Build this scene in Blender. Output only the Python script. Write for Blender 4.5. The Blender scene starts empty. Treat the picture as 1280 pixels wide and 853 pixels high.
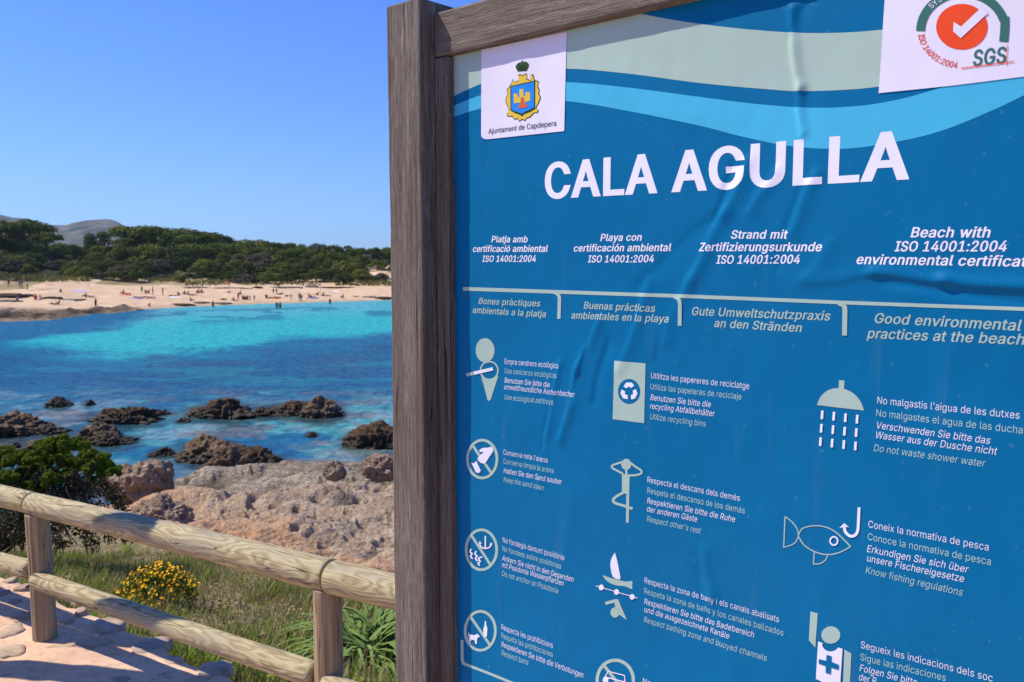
import bpy, bmesh, math, random, json
import numpy as np
from mathutils import Vector, Matrix
from mathutils.geometry import delaunay_2d_cdt

# ------------------------------------------------------------------ camera, sky, sun, exposure
scene = bpy.context.scene
ROOT = scene.collection
EYE = 1.6                       # eye height above the paved path
FPX = 1050.0                    # focal length in pixels of the 1280-wide photograph
PITCH = math.atan(104.5 / FPX)
cam = bpy.data.cameras.new('camera')
cam.sensor_width = 36.0
cam.lens = FPX / 1280 * 36
cam.clip_start = 0.05
cam.clip_end = 20000
cam.dof.use_dof = True
cam.dof.focus_distance = 1.55
cam.dof.aperture_fstop = 15.0
cam_ob = bpy.data.objects.new('camera', cam)
cam_ob.location = (0, 0, EYE)
cam_ob.rotation_euler = (math.pi / 2 - PITCH, 0, 0)
ROOT.objects.link(cam_ob)
scene.camera = cam_ob

SUN = Vector((-0.80, 0.12, 1.0)).normalized()
SUN_EL = math.asin(SUN.z)
world = bpy.data.worlds.new('World')
scene.world = world
world.use_nodes = True
wn = world.node_tree.nodes
wl = world.node_tree.links
sky = wn.new('ShaderNodeTexSky')
sky.sky_type = 'NISHITA'
sky.sun_disc = False
sky.sun_elevation = SUN_EL
sky.sun_rotation = math.atan2(SUN.x, SUN.y)
sky.altitude = 0
sky.air_density = 1.0
sky.dust_density = 0.25
sky.ozone_density = 2.0
hsv = wn.new('ShaderNodeHueSaturation')
hsv.inputs['Saturation'].default_value = 1.05
hsv.inputs['Hue'].default_value = 0.5
hsv.inputs['Value'].default_value = 1.0
bg = wn['Background']
bg.inputs['Strength'].default_value = 0.12
wl.new(sky.outputs[0], hsv.inputs['Color'])
tint = wn.new('ShaderNodeMix')
tint.data_type = 'RGBA'
tint.blend_type = 'MULTIPLY'
tint.inputs[0].default_value = 1.0
tint.inputs[7].default_value = (0.34, 0.60, 1.26, 1)
wl.new(hsv.outputs[0], tint.inputs[6])
wl.new(tint.outputs[2], bg.inputs['Color'])

sun = bpy.data.lights.new('sun', 'SUN')
sun.energy = 4.8
sun.angle = math.radians(0.53)
sun.color = (1.0, 0.92, 0.79)
sun_ob = bpy.data.objects.new('sun', sun)
sun_ob.rotation_euler = SUN.to_track_quat('Z', 'Y').to_euler()
sun_ob.location = (-20, 3, 25)
ROOT.objects.link(sun_ob)

scene.view_settings.view_transform = 'Standard'
scene.view_settings.look = 'None'
scene.view_settings.gamma = 1
scene.view_settings.exposure = 0.36
scene.view_settings.use_curve_mapping = False

# ------------------------------------------------------------------ geometry of the place, measured from the photograph
CP, SP = math.cos(PITCH), math.sin(PITCH)
SEA = -6.4


def ray(px, py):
    x = (px - 640) / FPX
    z = (426.5 - py) / FPX
    return np.array([x, CP + SP * z, -SP + CP * z])


def ground(px, py, z=0.0):
    d = ray(px, py)
    t = (z - EYE) / d[2]
    return np.array([d[0] * t, d[1] * t, z])


def at_depth(px, py, Y):
    d = ray(px, py)
    t = Y / d[1]
    return np.array([d[0] * t, Y, EYE + d[2] * t])


def project(P):
    P = np.asarray(P, float)
    x, y, z = P[..., 0], P[..., 1], P[..., 2] - EYE
    dep = np.maximum(y * CP - z * SP, 1e-4)
    up = y * SP + z * CP
    return 640 + FPX * x / dep, 426.5 - FPX * up / dep


# ------------------------------------------------------------------ noise (vectorised value noise)
def _h(ix, iy, iz, seed):
    n = (ix.astype(np.int64) * 374761393 + iy.astype(np.int64) * 668265263 + iz.astype(np.int64) * 2147483647 + seed * 1274126177) & 0xFFFFFFFF
    n = ((n ^ (n >> 13)) * 1274126177) & 0xFFFFFFFF
    n = ((n ^ (n >> 16)) * 2246822519) & 0xFFFFFFFF
    n = n ^ (n >> 15)
    return (n & 0xFFFFFF) / float(0xFFFFFF) * 2 - 1


def vnoise(P, seed=0):
    P = np.asarray(P, float)
    i = np.floor(P)
    f = P - i
    f = f * f * f * (f * (f * 6 - 15) + 10)
    ix, iy, iz = i[..., 0], i[..., 1], i[..., 2]
    r = 0
    for dx in (0, 1):
        wx = f[..., 0] if dx else 1 - f[..., 0]
        for dy in (0, 1):
            wy = f[..., 1] if dy else 1 - f[..., 1]
            for dz in (0, 1):
                wz = f[..., 2] if dz else 1 - f[..., 2]
                r = r + wx * wy * wz * _h(ix + dx, iy + dy, iz + dz, seed)
    return r


def fbm(P, octv=4, seed=0, gain=0.5, lac=2.03):
    P = np.asarray(P, float)
    a, s = 1.0, 0
    for k in range(octv):
        s = s + a * vnoise(P * lac ** k + 17.3 * k, seed + k)
        a *= gain
    return s


def ridged(P, octv=4, seed=0, gain=0.5):
    P = np.asarray(P, float)
    a, s = 1.0, 0
    for k in range(octv):
        s = s + a * (1 - 2 * np.abs(vnoise(P * 2.03 ** k + 9.1 * k, seed + k)))
        a *= gain
    return s


def sstep(a, b, x):
    t = np.clip((x - a) / (b - a), 0, 1)
    return t * t * (3 - 2 * t)


# ------------------------------------------------------------------ object helpers
def tag(o, label=None, cat=None, group=None, kind=None):
    if label: o['label'] = label
    if cat: o['category'] = cat
    if group: o['group'] = group
    if kind: o['kind'] = kind
    return o


def empty(name, loc, rz=0.0):
    o = bpy.data.objects.new(name, None)
    o.empty_display_size = 0.2
    o.location = loc
    o.rotation_euler = (0, 0, rz)
    ROOT.objects.link(o)
    return o


def link(name, me, parent=None, loc=None, rot=None):
    o = bpy.data.objects.new(name, me)
    ROOT.objects.link(o)
    if parent: o.parent = parent
    if loc is not None: o.location = loc
    if rot is not None: o.rotation_euler = rot
    return o


def arr_mesh(name, V, F, mats=(), midx=None, smooth=False):
    """mesh from a vertex array and a face array with one face size"""
    V = np.asarray(V, np.float32)
    F = np.asarray(F, np.int32)
    me = bpy.data.meshes.new(name)
    me.vertices.add(len(V))
    me.vertices.foreach_set('co', V.ravel())
    k = F.shape[1]
    me.loops.add(F.size)
    me.loops.foreach_set('vertex_index', F.ravel())
    me.polygons.add(len(F))
    me.polygons.foreach_set('loop_start', np.arange(0, F.size, k, dtype=np.int32))
    if midx is not None:
        me.polygons.foreach_set('material_index', np.asarray(midx, np.int32))
    me.polygons.foreach_set('use_smooth', np.full(len(F), smooth, dtype=bool))
    for m in mats: me.materials.append(m)
    me.update(calc_edges=True)
    me.validate()
    return me


def grid_faces(nr, nc):
    i = np.arange(nr - 1)[:, None] * nc + np.arange(nc - 1)[None, :]
    i = i.ravel()
    return np.stack([i, i + 1, i + nc + 1, i + nc], 1)


def add_attr(me, name, vals):
    vals = np.asarray(vals, np.float32)
    if vals.ndim == 1:
        a = me.attributes.new(name, 'FLOAT', 'POINT')
        a.data.foreach_set('value', vals)
    else:
        a = me.attributes.new(name, 'FLOAT_COLOR', 'POINT')
        c = np.ones((len(vals), 4), np.float32)
        c[:, :3] = vals
        a.data.foreach_set('color', c.ravel())


def bm_mesh(name, bm, mats=(), smooth=False):
    me = bpy.data.meshes.new(name)
    bm.to_mesh(me)
    bm.free()
    for m in mats: me.materials.append(m)
    if smooth:
        me.polygons.foreach_set('use_smooth', np.ones(len(me.polygons), dtype=bool))
    return me


def box_bm(x0, x1, y0, y1, z0, z1, bev=0.004, seg=2):
    bm = bmesh.new()
    bmesh.ops.create_cube(bm, size=1)
    for v in bm.verts:
        v.co = ((x0 + x1) / 2 + v.co.x * (x1 - x0), (y0 + y1) / 2 + v.co.y * (y1 - y0), (z0 + z1) / 2 + v.co.z * (z1 - z0))
    if bev:
        bmesh.ops.bevel(bm, geom=list(bm.edges), offset=bev, segments=seg, affect='EDGES', profile=0.5)
    return bm


# ------------------------------------------------------------------ node helpers
class NT:
    def __init__(self, name):
        self.m = bpy.data.materials.new(name)
        self.m.use_nodes = True
        self.t = self.m.node_tree
        self.n = self.t.nodes
        self.b = self.n['Principled BSDF']

    def new(self, kind, **kw):
        x = self.n.new(kind)
        for k, v in kw.items(): setattr(x, k, v)
        return x

    def lk(self, a, b): self.t.links.new(a, b)

    def coord(self, which='Object', scale=(1, 1, 1), rot=(0, 0, 0)):
        if which == 'World':
            src = self.new('ShaderNodeNewGeometry').outputs['Position']
        else:
            src = self.new('ShaderNodeTexCoord').outputs[which]
        mp = self.new('ShaderNodeMapping')
        mp.inputs['Scale'].default_value = scale
        mp.inputs['Rotation'].default_value = rot
        self.lk(src, mp.inputs['Vector'])
        return mp.outputs[0]

    def noise(self, vec, scale, detail=4, rough=0.55, dist=0.0):
        x = self.new('ShaderNodeTexNoise')
        x.inputs['Scale'].default_value = scale
        x.inputs['Detail'].default_value = detail
        x.inputs['Roughness'].default_value = rough
        x.inputs['Distortion'].default_value = dist
        if vec is not None: self.lk(vec, x.inputs['Vector'])
        return x.outputs['Fac']

    def ramp(self, fac, stops, interp='LINEAR'):
        x = self.new('ShaderNodeValToRGB')
        x.color_ramp.interpolation = interp
        e = x.color_ramp.elements
        while len(e) < len(stops): e.new(0.5)
        for i, (p, c) in enumerate(stops):
            e[i].position = p
            e[i].color = (*c, 1) if len(c) == 3 else c
        self.lk(fac, x.inputs['Fac'])
        return x.outputs['Color']

    def mix(self, fac, a, b, mode='MIX'):
        x = self.new('ShaderNodeMix', data_type='RGBA', blend_type=mode)
        for s, v in ((x.inputs[0], fac), (x.inputs[6], a), (x.inputs[7], b)):
            if hasattr(v, 'is_linked'): self.lk(v, s)
            elif isinstance(v, (int, float)): s.default_value = v
            else: s.default_value = (*v, 1)
        return x.outputs[2]

    def math(self, op, a, b=0.0, c=0.0):
        x = self.new('ShaderNodeMath', operation=op)
        for s, v in zip(x.inputs, (a, b, c)):
            if hasattr(v, 'is_linked'): self.lk(v, s)
            else: s.default_value = v
        return x.outputs[0]

    def bump(self, h, strength=0.3, dist=0.01, normal=None):
        x = self.new('ShaderNodeBump')
        x.inputs['Strength'].default_value = strength
        x.inputs['Distance'].default_value = dist
        self.lk(h, x.inputs['Height'])
        if normal is not None: self.lk(normal, x.inputs['Normal'])
        return x.outputs[0]

    def out(self, color=None, rough=0.7, normal=None, spec=0.3):
        if color is not None:
            if hasattr(color, 'is_linked'): self.lk(color, self.b.inputs['Base Color'])
            else: self.b.inputs['Base Color'].default_value = (*color, 1)
        if hasattr(rough, 'is_linked'): self.lk(rough, self.b.inputs['Roughness'])
        else: self.b.inputs['Roughness'].default_value = rough
        self.b.inputs['Specular IOR Level'].default_value = spec
        if normal is not None: self.lk(normal, self.b.inputs['Normal'])
        return self.m


def plain(name, col, rough=0.6, spec=0.3, var=0.12, scale=6.0):
    t = NT(name)
    f = t.noise(t.coord('Object'), scale, 3)
    lo = tuple(c * (1 - var) for c in col)
    hi = tuple(min(1, c * (1 + var)) for c in col)
    return t.out(t.ramp(f, [(0.3, lo), (0.7, hi)]), rough, None, spec)


def grey_wood(name, axis):
    """weathered hardwood, grain along the given local axis"""
    t = NT(name)

    def stretched(across, along):
        v = [across] * 3
        v[axis] = along
        return t.coord('Object', tuple(v))
    f1 = t.noise(stretched(90, 2.6), 1.0, 6, 0.7, 0.5)
    f2 = t.noise(stretched(520, 18), 1.0, 4, 0.7)
    f3 = t.noise(stretched(11, 1.3), 1.0, 4, 0.6)
    f4 = t.noise(stretched(260, 45), 1.0, 3, 0.7)
    c = t.ramp(f1, [(0.30, (0.080, 0.062, 0.049)), (0.46, (0.190, 0.154, 0.126)), (0.60, (0.285, 0.237, 0.198)), (0.78, (0.40, 0.34, 0.29))])
    c = t.mix(t.ramp(f2, [(0.44, (0.7, 0.7, 0.7)), (0.56, (0, 0, 0))]), c, (0.075, 0.055, 0.040))
    c = t.mix(t.ramp(f4, [(0.56, (0, 0, 0)), (0.70, (0.6, 0.6, 0.6))]), c, (0.34, 0.28, 0.22))
    c = t.mix(t.ramp(f3, [(0.38, (0.55, 0.55, 0.55)), (0.55, (0, 0, 0))]), c, (0.105, 0.078, 0.055))
    ck = t.noise(stretched(48, 0.9), 1.0, 2, 0.5, 0.2)
    crack = t.ramp(t.math('ABSOLUTE', t.math('SUBTRACT', ck, 0.5)), [(0.0, (1, 1, 1)), (0.012, (0, 0, 0))])
    gate = t.ramp(t.noise(stretched(6, 1.7), 1.0, 2, 0.5), [(0.52, (0, 0, 0)), (0.60, (1, 1, 1))])
    crack = t.math('MULTIPLY', crack, gate)
    c = t.mix(crack, c, (0.018, 0.012, 0.008))
    h = t.math('ADD', t.math('MULTIPLY', f1, 0.7), t.math('MULTIPLY', f2, 0.7))
    h = t.math('SUBTRACT', h, t.math('MULTIPLY', crack, 1.5))
    return t.out(c, 0.85, t.bump(h, 0.8, 0.004), 0.15)


def log_wood(name, seed):
    """pressure treated pine log, axis along local x: growth rings cut by the turned surface"""
    t = NT(name)
    v = t.coord('Object', (1, 1, 1))
    mp = t.new('ShaderNodeMapping')
    mp.inputs['Location'].default_value = (seed * 1.7, 0.006, -0.004)
    mp.inputs['Scale'].default_value = (0.24, 1.0, 1.0)
    t.lk(v, mp.inputs['Vector'])
    nz = t.new('ShaderNodeTexNoise')
    nz.inputs['Scale'].default_value = 9.0
    nz.inputs['Detail'].default_value = 3
    t.lk(mp.outputs[0], nz.inputs['Vector'])
    sub = t.new('ShaderNodeVectorMath', operation='SUBTRACT')
    t.lk(nz.outputs['Color'], sub.inputs[0])
    sub.inputs[1].default_value = (0.5, 0.5, 0.5)
    sc = t.new('ShaderNodeVectorMath', operation='SCALE')
    sc.inputs['Scale'].default_value = 0.042
    t.lk(sub.outputs[0], sc.inputs[0])
    ad = t.new('ShaderNodeVectorMath', operation='ADD')
    t.lk(mp.outputs[0], ad.inputs[0])
    t.lk(sc.outputs[0], ad.inputs[1])
    sx = t.new('ShaderNodeSeparateXYZ')
    t.lk(ad.outputs[0], sx.inputs[0])
    r2 = t.math('ADD', t.math('MULTIPLY', sx.outputs[1], sx.outputs[1]), t.math('MULTIPLY', sx.outputs[2], sx.outputs[2]))
    r = t.math('SQRT', r2)
    ring = t.math('SINE', t.math('MULTIPLY', r, 2100.0))
    ring01 = t.math('MULTIPLY_ADD', ring, 0.5, 0.5)
    fine = t.noise(t.coord('Object', (6, 160, 160)), 1.0, 4, 0.6)
    big = t.noise(t.coord('Object', (3.0, 14, 14)), 1.0, 4, 0.6, 0.4)
    c = t.ramp(ring01, [(0.0, (0.275, 0.205, 0.092)), (0.4, (0.38, 0.305, 0.152)), (1.0, (0.475, 0.405, 0.22))])
    c = t.mix(t.ramp(fine, [(0.45, (0, 0, 0)), (0.7, (0.55, 0.55, 0.55))]), c, (0.36, 0.29, 0.18))
    c = t.mix(t.ramp(big, [(0.48, (0, 0, 0)), (0.68, (0.75, 0.75, 0.75))]), c, (0.25, 0.215, 0.16))
    cr = t.noise(t.coord('Object', (1.3, 26, 26)), 1.0, 2, 0.5)
    crack = t.ramp(t.math('ABSOLUTE', t.math('SUBTRACT', cr, 0.53)), [(0.0, (1, 1, 1)), (0.010, (0, 0, 0))])
    kn = t.new('ShaderNodeTexVoronoi')
    kn.inputs['Scale'].default_value = 1.0
    t.lk(t.coord('Object', (2.1, 9, 9)), kn.inputs['Vector'])
    knot = t.ramp(kn.outputs['Distance'], [(0.05, (1, 1, 1)), (0.16, (0, 0, 0))])
    c = t.mix(t.math('MULTIPLY', knot, 0.8), c, (0.13, 0.085, 0.045))
    c = t.mix(crack, c, (0.05, 0.036, 0.022))
    h = t.math('SUBTRACT', t.math('ADD', t.math('MULTIPLY', ring01, 0.25), t.math('MULTIPLY', fine, 0.5)), t.math('MULTIPLY', crack, 1.2))
    return t.out(c, 0.72, t.bump(h, 0.4, 0.004), 0.3)


def leaf_mat(name, lo, hi, rnd=0.35, trans=0.12):
    t = NT(name)
    f = t.noise(t.coord('World'), 0.9, 4, 0.6)
    f2 = t.noise(t.coord('World'), 9.0, 2, 0.6)
    oi = t.new('ShaderNodeObjectInfo')
    ff = t.math('ADD', t.math('MULTIPLY', f, 0.55), t.math('MULTIPLY', f2, 0.45))
    ff = t.math('ADD', ff, t.math('MULTIPLY', t.math('SUBTRACT', oi.outputs['Random'], 0.5), rnd))
    c = t.ramp(ff, [(0.3, lo), (0.72, hi)])
    m = t.out(c, 0.7, None, 0.06)
    if trans:
        tr = t.new('ShaderNodeBsdfTranslucent')
        t.lk(t.mix(0.5, c, (0.25, 0.33, 0.04)), tr.inputs['Color'])
        mx = t.new('ShaderNodeMixShader')
        mx.inputs[0].default_value = trans
        t.lk(t.b.outputs[0], mx.inputs[1])
        t.lk(tr.outputs[0], mx.inputs[2])
        t.lk(mx.outputs[0], t.n['Material Output'].inputs['Surface'])
    return m

# ------------------------------------------------------------------ setting: path edge, terrain, sea, beach, hills
E0 = ground(0, 713)
E1 = ground(287, 849)
EDIR = (E1 - E0)[:2] / np.linalg.norm((E1 - E0)[:2])
ENRM = np.array([-EDIR[1], EDIR[0]])            # towards the sea
if ENRM[1] < 0: ENRM = -ENRM


def edge_q(x, y):
    return (x - E0[0]) * ENRM[0] + (y - E0[1]) * ENRM[1]


COAST_PX = [(-1400, 640), (-500, 650), (-150, 655), (40, 650), (100, 640), (135, 643), (160, 640), (180, 628), (205, 612), (235, 600), (270, 588), (300, 579), (360, 573), (430, 577), (500, 571), (600, 566), (900, 566), (1500, 566), (2600, 566)]
_c = np.array([ground(a, b, SEA) for a, b in COAST_PX])
COAST_AZ = np.arctan2(_c[:, 0], _c[:, 1])
COAST_D = np.hypot(_c[:, 0], _c[:, 1])
COAST_D[-3:] = [31, 31, 31]
PROF_D = [0, 3.4, 3.9, 5, 6.5, 8, 10, 12, 16, 20, 25, 30, 40]
PROF_Z = [-0.1, -0.1, -0.2, -0.62, -1.13, -1.55, -2.08, -2.62, -3.62, -4.52, -5.4, -6.1, -7.0]


def land_base(x, y):
    az = np.arctan2(x, y)
    D = np.hypot(x, y)
    q = edge_q(x, y)
    dirq = np.sin(az) * ENRM[0] + np.cos(az) * ENRM[1]
    D0 = np.clip(-edge_q(0.0, 0.0) / np.maximum(dirq, 0.25), 2.0, 6.0)
    z = np.interp(D - (D0 - 3.5), PROF_D, PROF_Z)
    Dc = np.interp(az, COAST_AZ, COAST_D)
    s = sstep(0, 1, (D - (Dc - 7)) / 7.0)
    z = z * (1 - s) + np.minimum(z, SEA + 0.30) * s
    z = z - np.clip(D - Dc, 0, 50) * 0.45
    z = np.where(q < 0.0, -0.12, z - 0.03)
    return z, D, Dc, q


def rock_weight(x, y, z, D):
    """0 where soil and grass cover the slope, 1 on bare rock"""
    px, py = project(np.stack([x, y, z], -1))
    bnd = np.interp(px, [-300, 0, 150, 200, 250, 300, 370, 430, 470, 520, 900], [655, 655, 660, 672, 684, 700, 722, 738, 752, 764, 770])
    n = fbm(np.stack([x * 0.9, y * 0.9, z * 0], -1), 3, 40) * 9
    return sstep(14, -8, py - bnd + n), px, py


def plates(u, v, seed):
    """broken slabs: random height of the nearest cell, tilted, and the crack between cells"""
    iu, iv = np.floor(u), np.floor(v)
    d1 = np.full(u.shape, 9.0)
    d2 = np.full(u.shape, 9.0)
    hh = np.zeros(u.shape)
    for a in (-1, 0, 1):
        for b in (-1, 0, 1):
            cu, cv = iu + a, iv + b
            z0 = cu * 0
            ru = cu + 0.5 + 0.42 * _h(cu, cv, z0, seed)
            rv = cv + 0.5 + 0.42 * _h(cu, cv, z0, seed + 1)
            k = _h(cu, cv, z0, seed + 2) + 0.7 * (u - ru) * _h(cu, cv, z0, seed + 3) + 0.7 * (v - rv) * _h(cu, cv, z0, seed + 4)
            d = np.hypot(u - ru, v - rv)
            near = d < d1
            d2 = np.where(near, d1, np.minimum(d2, d))
            hh = np.where(near, k, hh)
            d1 = np.where(near, d, d1)
    return hh * sstep(0.0, 0.10, d2 - d1), sstep(0.10, 0.0, d2 - d1)


def terrain_height(x, y):
    z, D, Dc, q = land_base(x, y)
    w, px, py = rock_weight(x, y, z, D)
    P = np.stack([x, y, z * 0.6], -1)
    near = sstep(-0.2, 5, Dc - D + 1.5)
    big = 0.30 * fbm(P * 0.36, 3, 3) + 0.14 * ridged(P * 0.5 + 3, 2, 7)
    wx = x + 0.5 * vnoise(P * 1.1, 301)
    wy = y + 0.5 * vnoise(P * 1.1, 302)
    p1, c1 = plates(wx / 2.7, wy / 1.3, 41)
    p2, c2 = plates(wx / 1.1, wy / 0.55, 43)
    mid = 0.05 * fbm(P * 1.15, 3, 11) + 0.12 * p1 + 0.05 * p2 - 0.05 * c1 - 0.025 * c2 * (p1 > -0.2)
    pit = np.clip(vnoise(P * 1.25, 21) - 0.36, 0, 1) * -1.1 + np.clip(vnoise(P * 2.9, 23) - 0.34, 0, 1) * -0.6
    fine = 0.022 * fbm(P * np.array([2.6, 5.0, 5.0]), 4, 27)
    fade = 0.25 * sstep(5, 10, D) + 0.75 * sstep(9, 19, D)
    rock = (big * fade + (mid + pit) * (0.18 + 0.82 * sstep(9, 19, D)) + fine) * (0.35 + 0.65 * near)
    soil = 0.05 * fbm(P * 1.4, 3, 31) + 0.02 * fbm(P * 7, 2, 33)
    k = np.where(q < 0, 0, sstep(0, 0.6, q))
    z = z + (rock * w + soil * (1 - w)) * k
    shelf = sstep(0.2, 1.2, Dc - D) * sstep(225, 300, px) * (D > 8)
    z = z * (1 - shelf) + np.maximum(z, SEA + 0.16 + 0.08 * vnoise(P * 1.7, 39)) * shelf
    return z, w, px, py, D, Dc


def build_shore():
    az = np.concatenate([np.radians(np.linspace(-75, -34, 50))[:-1], np.radians(np.linspace(-34, -5.5, 430)), np.radians(np.linspace(-5.5, 75, 110))[1:]])
    D = np.concatenate([np.linspace(1.2, 3.0, 6)[:-1], np.geomspace(3.0, 36, 440), np.linspace(36, 48, 8)[1:]])
    A, R = np.meshgrid(az, D)
    x = (np.sin(A) * R).ravel()
    y = (np.cos(A) * R).ravel()
    z, w, px, py, D_, Dc = terrain_height(x, y)
    me = arr_mesh('rocky_shore', np.stack([x, y, z], -1), grid_faces(len(D), len(az))[:, ::-1], [M['shore']], smooth=True)
    add_attr(me, 'rock', w)
    orange = np.clip(w * sstep(-75, -12, py - np.interp(px, [0, 200, 300, 400, 490], [672, 672, 700, 728, 756])) + 0.25 * w * (py > 610), 0, 1)
    add_attr(me, 'soil', orange)
    o = link('rocky_shore', me)
    tag(o, kind='structure')
    return o


def mat_shore():
    t = NT('shore')
    a = t.new('ShaderNodeAttribute', attribute_name='rock')
    so = t.new('ShaderNodeAttribute', attribute_name='soil')
    P = t.coord('World')
    f1 = t.noise(P, 0.55, 6, 0.62, 0.3)
    f2 = t.noise(P, 3.1, 6, 0.65, 0.2)
    f3 = t.noise(P, 14.0, 5, 0.7)
    ff = t.math('ADD', t.math('MULTIPLY', f1, 0.4), t.math('MULTIPLY', f2, 0.6))
    rock = t.ramp(ff, [(0.33, (0.17, 0.125, 0.095)), (0.45, (0.315, 0.258, 0.188)), (0.58, (0.45, 0.375, 0.275)), (0.72, (0.56, 0.475, 0.365))])
    rock = t.mix(t.ramp(f3, [(0.38, (0.85, 0.85, 0.85)), (0.52, (0, 0, 0))]), rock, (0.14, 0.105, 0.078))
    soil = t.ramp(f3, [(0.35, (0.36, 0.19, 0.095)), (0.55, (0.52, 0.305, 0.165)), (0.75, (0.60, 0.43, 0.29))])
    rock = t.mix(t.math('MULTIPLY', so.outputs['Fac'], t.ramp(f2, [(0.40, (1, 1, 1)), (0.68, (0.45, 0.45, 0.45))])), rock, soil)
    gr = t.ramp(t.noise(P, 5.0, 5, 0.65), [(0.35, (0.14, 0.12, 0.05)), (0.55, (0.28, 0.22, 0.11)), (0.75, (0.38, 0.29, 0.17))])
    c = t.mix(a.outputs['Fac'], gr, rock)
    g = t.new('ShaderNodeNewGeometry')
    sz = t.new('ShaderNodeSeparateXYZ')
    t.lk(g.outputs['Position'], sz.inputs[0])
    hgt = t.math('ADD', t.math('SUBTRACT', sz.outputs[2], SEA), t.math('MULTIPLY', t.math('SUBTRACT', f2, 0.5), 0.5))
    wet = t.ramp(hgt, [(0.02, (1, 1, 1)), (0.30, (0, 0, 0))])
    c = t.mix(t.math('MULTIPLY', wet, 0.85), c, (0.07, 0.05, 0.03))
    v = t.new('ShaderNodeTexVoronoi')
    v.inputs['Scale'].default_value = 9.0
    t.lk(P, v.inputs['Vector'])
    h = t.math('ADD', t.math('MULTIPLY', f2, 0.9), t.math('MULTIPLY', f3, 0.5))
    h = t.math('ADD', h, t.math('MULTIPLY', v.outputs['Distance'], 0.35))
    return t.out(c, 0.9, t.bump(h, 0.9, 0.14), 0.1)


ROCKS = [  # left, right, top, waterline pixel; depth ratio; seed; material; label
    (59, 90, 494.5, 509, 0.8, 1, 'reef', 'small dark sea rock standing alone with a notched top'),
    (105, 121, 498, 507, 0.8, 2, 'reef', 'tiny dark sea rock beside the notched one'),
    (-45, 63, 515, 545, 0.6, 3, 'reefpale', 'broad flat brown slab of rock at the edge of the view'),
    (33, 86, 529, 543, 0.6, 4, 'reef', 'low dark rock at the tip of the broad slab'),
    (110, 200, 507.5, 530, 0.55, 5, 'reef', 'long low dark reef rock between the two small rock groups'),
    (180, 219, 511, 519, 0.5, 15, 'reef', 'thin dark ledge trailing off the long low reef rock'),
    (88, 152, 526, 550, 0.6, 6, 'reefpale', 'humped brown rock above the green shrub'),
    (103, 174, 537, 557, 0.6, 7, 'reef', 'dark weedy rock in front of the humped brown rock'),
    (26, 104, 543, 562, 0.6, 8, 'reefpale', 'low brown rock partly hidden behind the green shrub'),
    (11, 27, 551, 560, 0.7, 9, 'reef', 'tiny dark rock next to the green shrub'),
    (232, 333, 495.5, 523, 0.5, 10, 'reef', 'large dark sea rock with a tall rounded hump'),
    (330, 402, 499, 519, 0.5, 11, 'reef', 'dark sea rock joining the humped one to the pointed one'),
    (308, 352, 507, 520.5, 0.6, 22, 'reef', 'low dark ledge bridging the humped sea rock and its neighbour'),
    (374, 429, 492.5, 522, 0.6, 12, 'reefpale', 'craggy sea rock with a raised pointed end'),
    (218, 242, 521, 528, 0.6, 13, 'reef', 'small flat dark rock awash below the humped sea rock'),
    (380, 396, 538.5, 546.5, 0.8, 14, 'reef', 'single small dark rock in the pale turquoise shallows'),
    (430, 512, 527, 561, 0.7, 16, 'reef', 'big dark brown rock half hidden by the sign post'),
    (217, 303, 541, 577, 0.6, 24, 'reefpale', 'large rounded brown rock in the shallows'),
    (250, 318, 556, 592, 0.7, 26, 'reefpale', 'grey brown rock leaning on the bare rock shelf'),
    (285, 356, 557, 584, 0.6, 19, 'reef', 'dark brown rock at the edge of the rock shelf'),
    (186, 219, 558, 570.5, 0.7, 20, 'reef', 'low dark rock between the boulder and the large rounded rock'),
]


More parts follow.
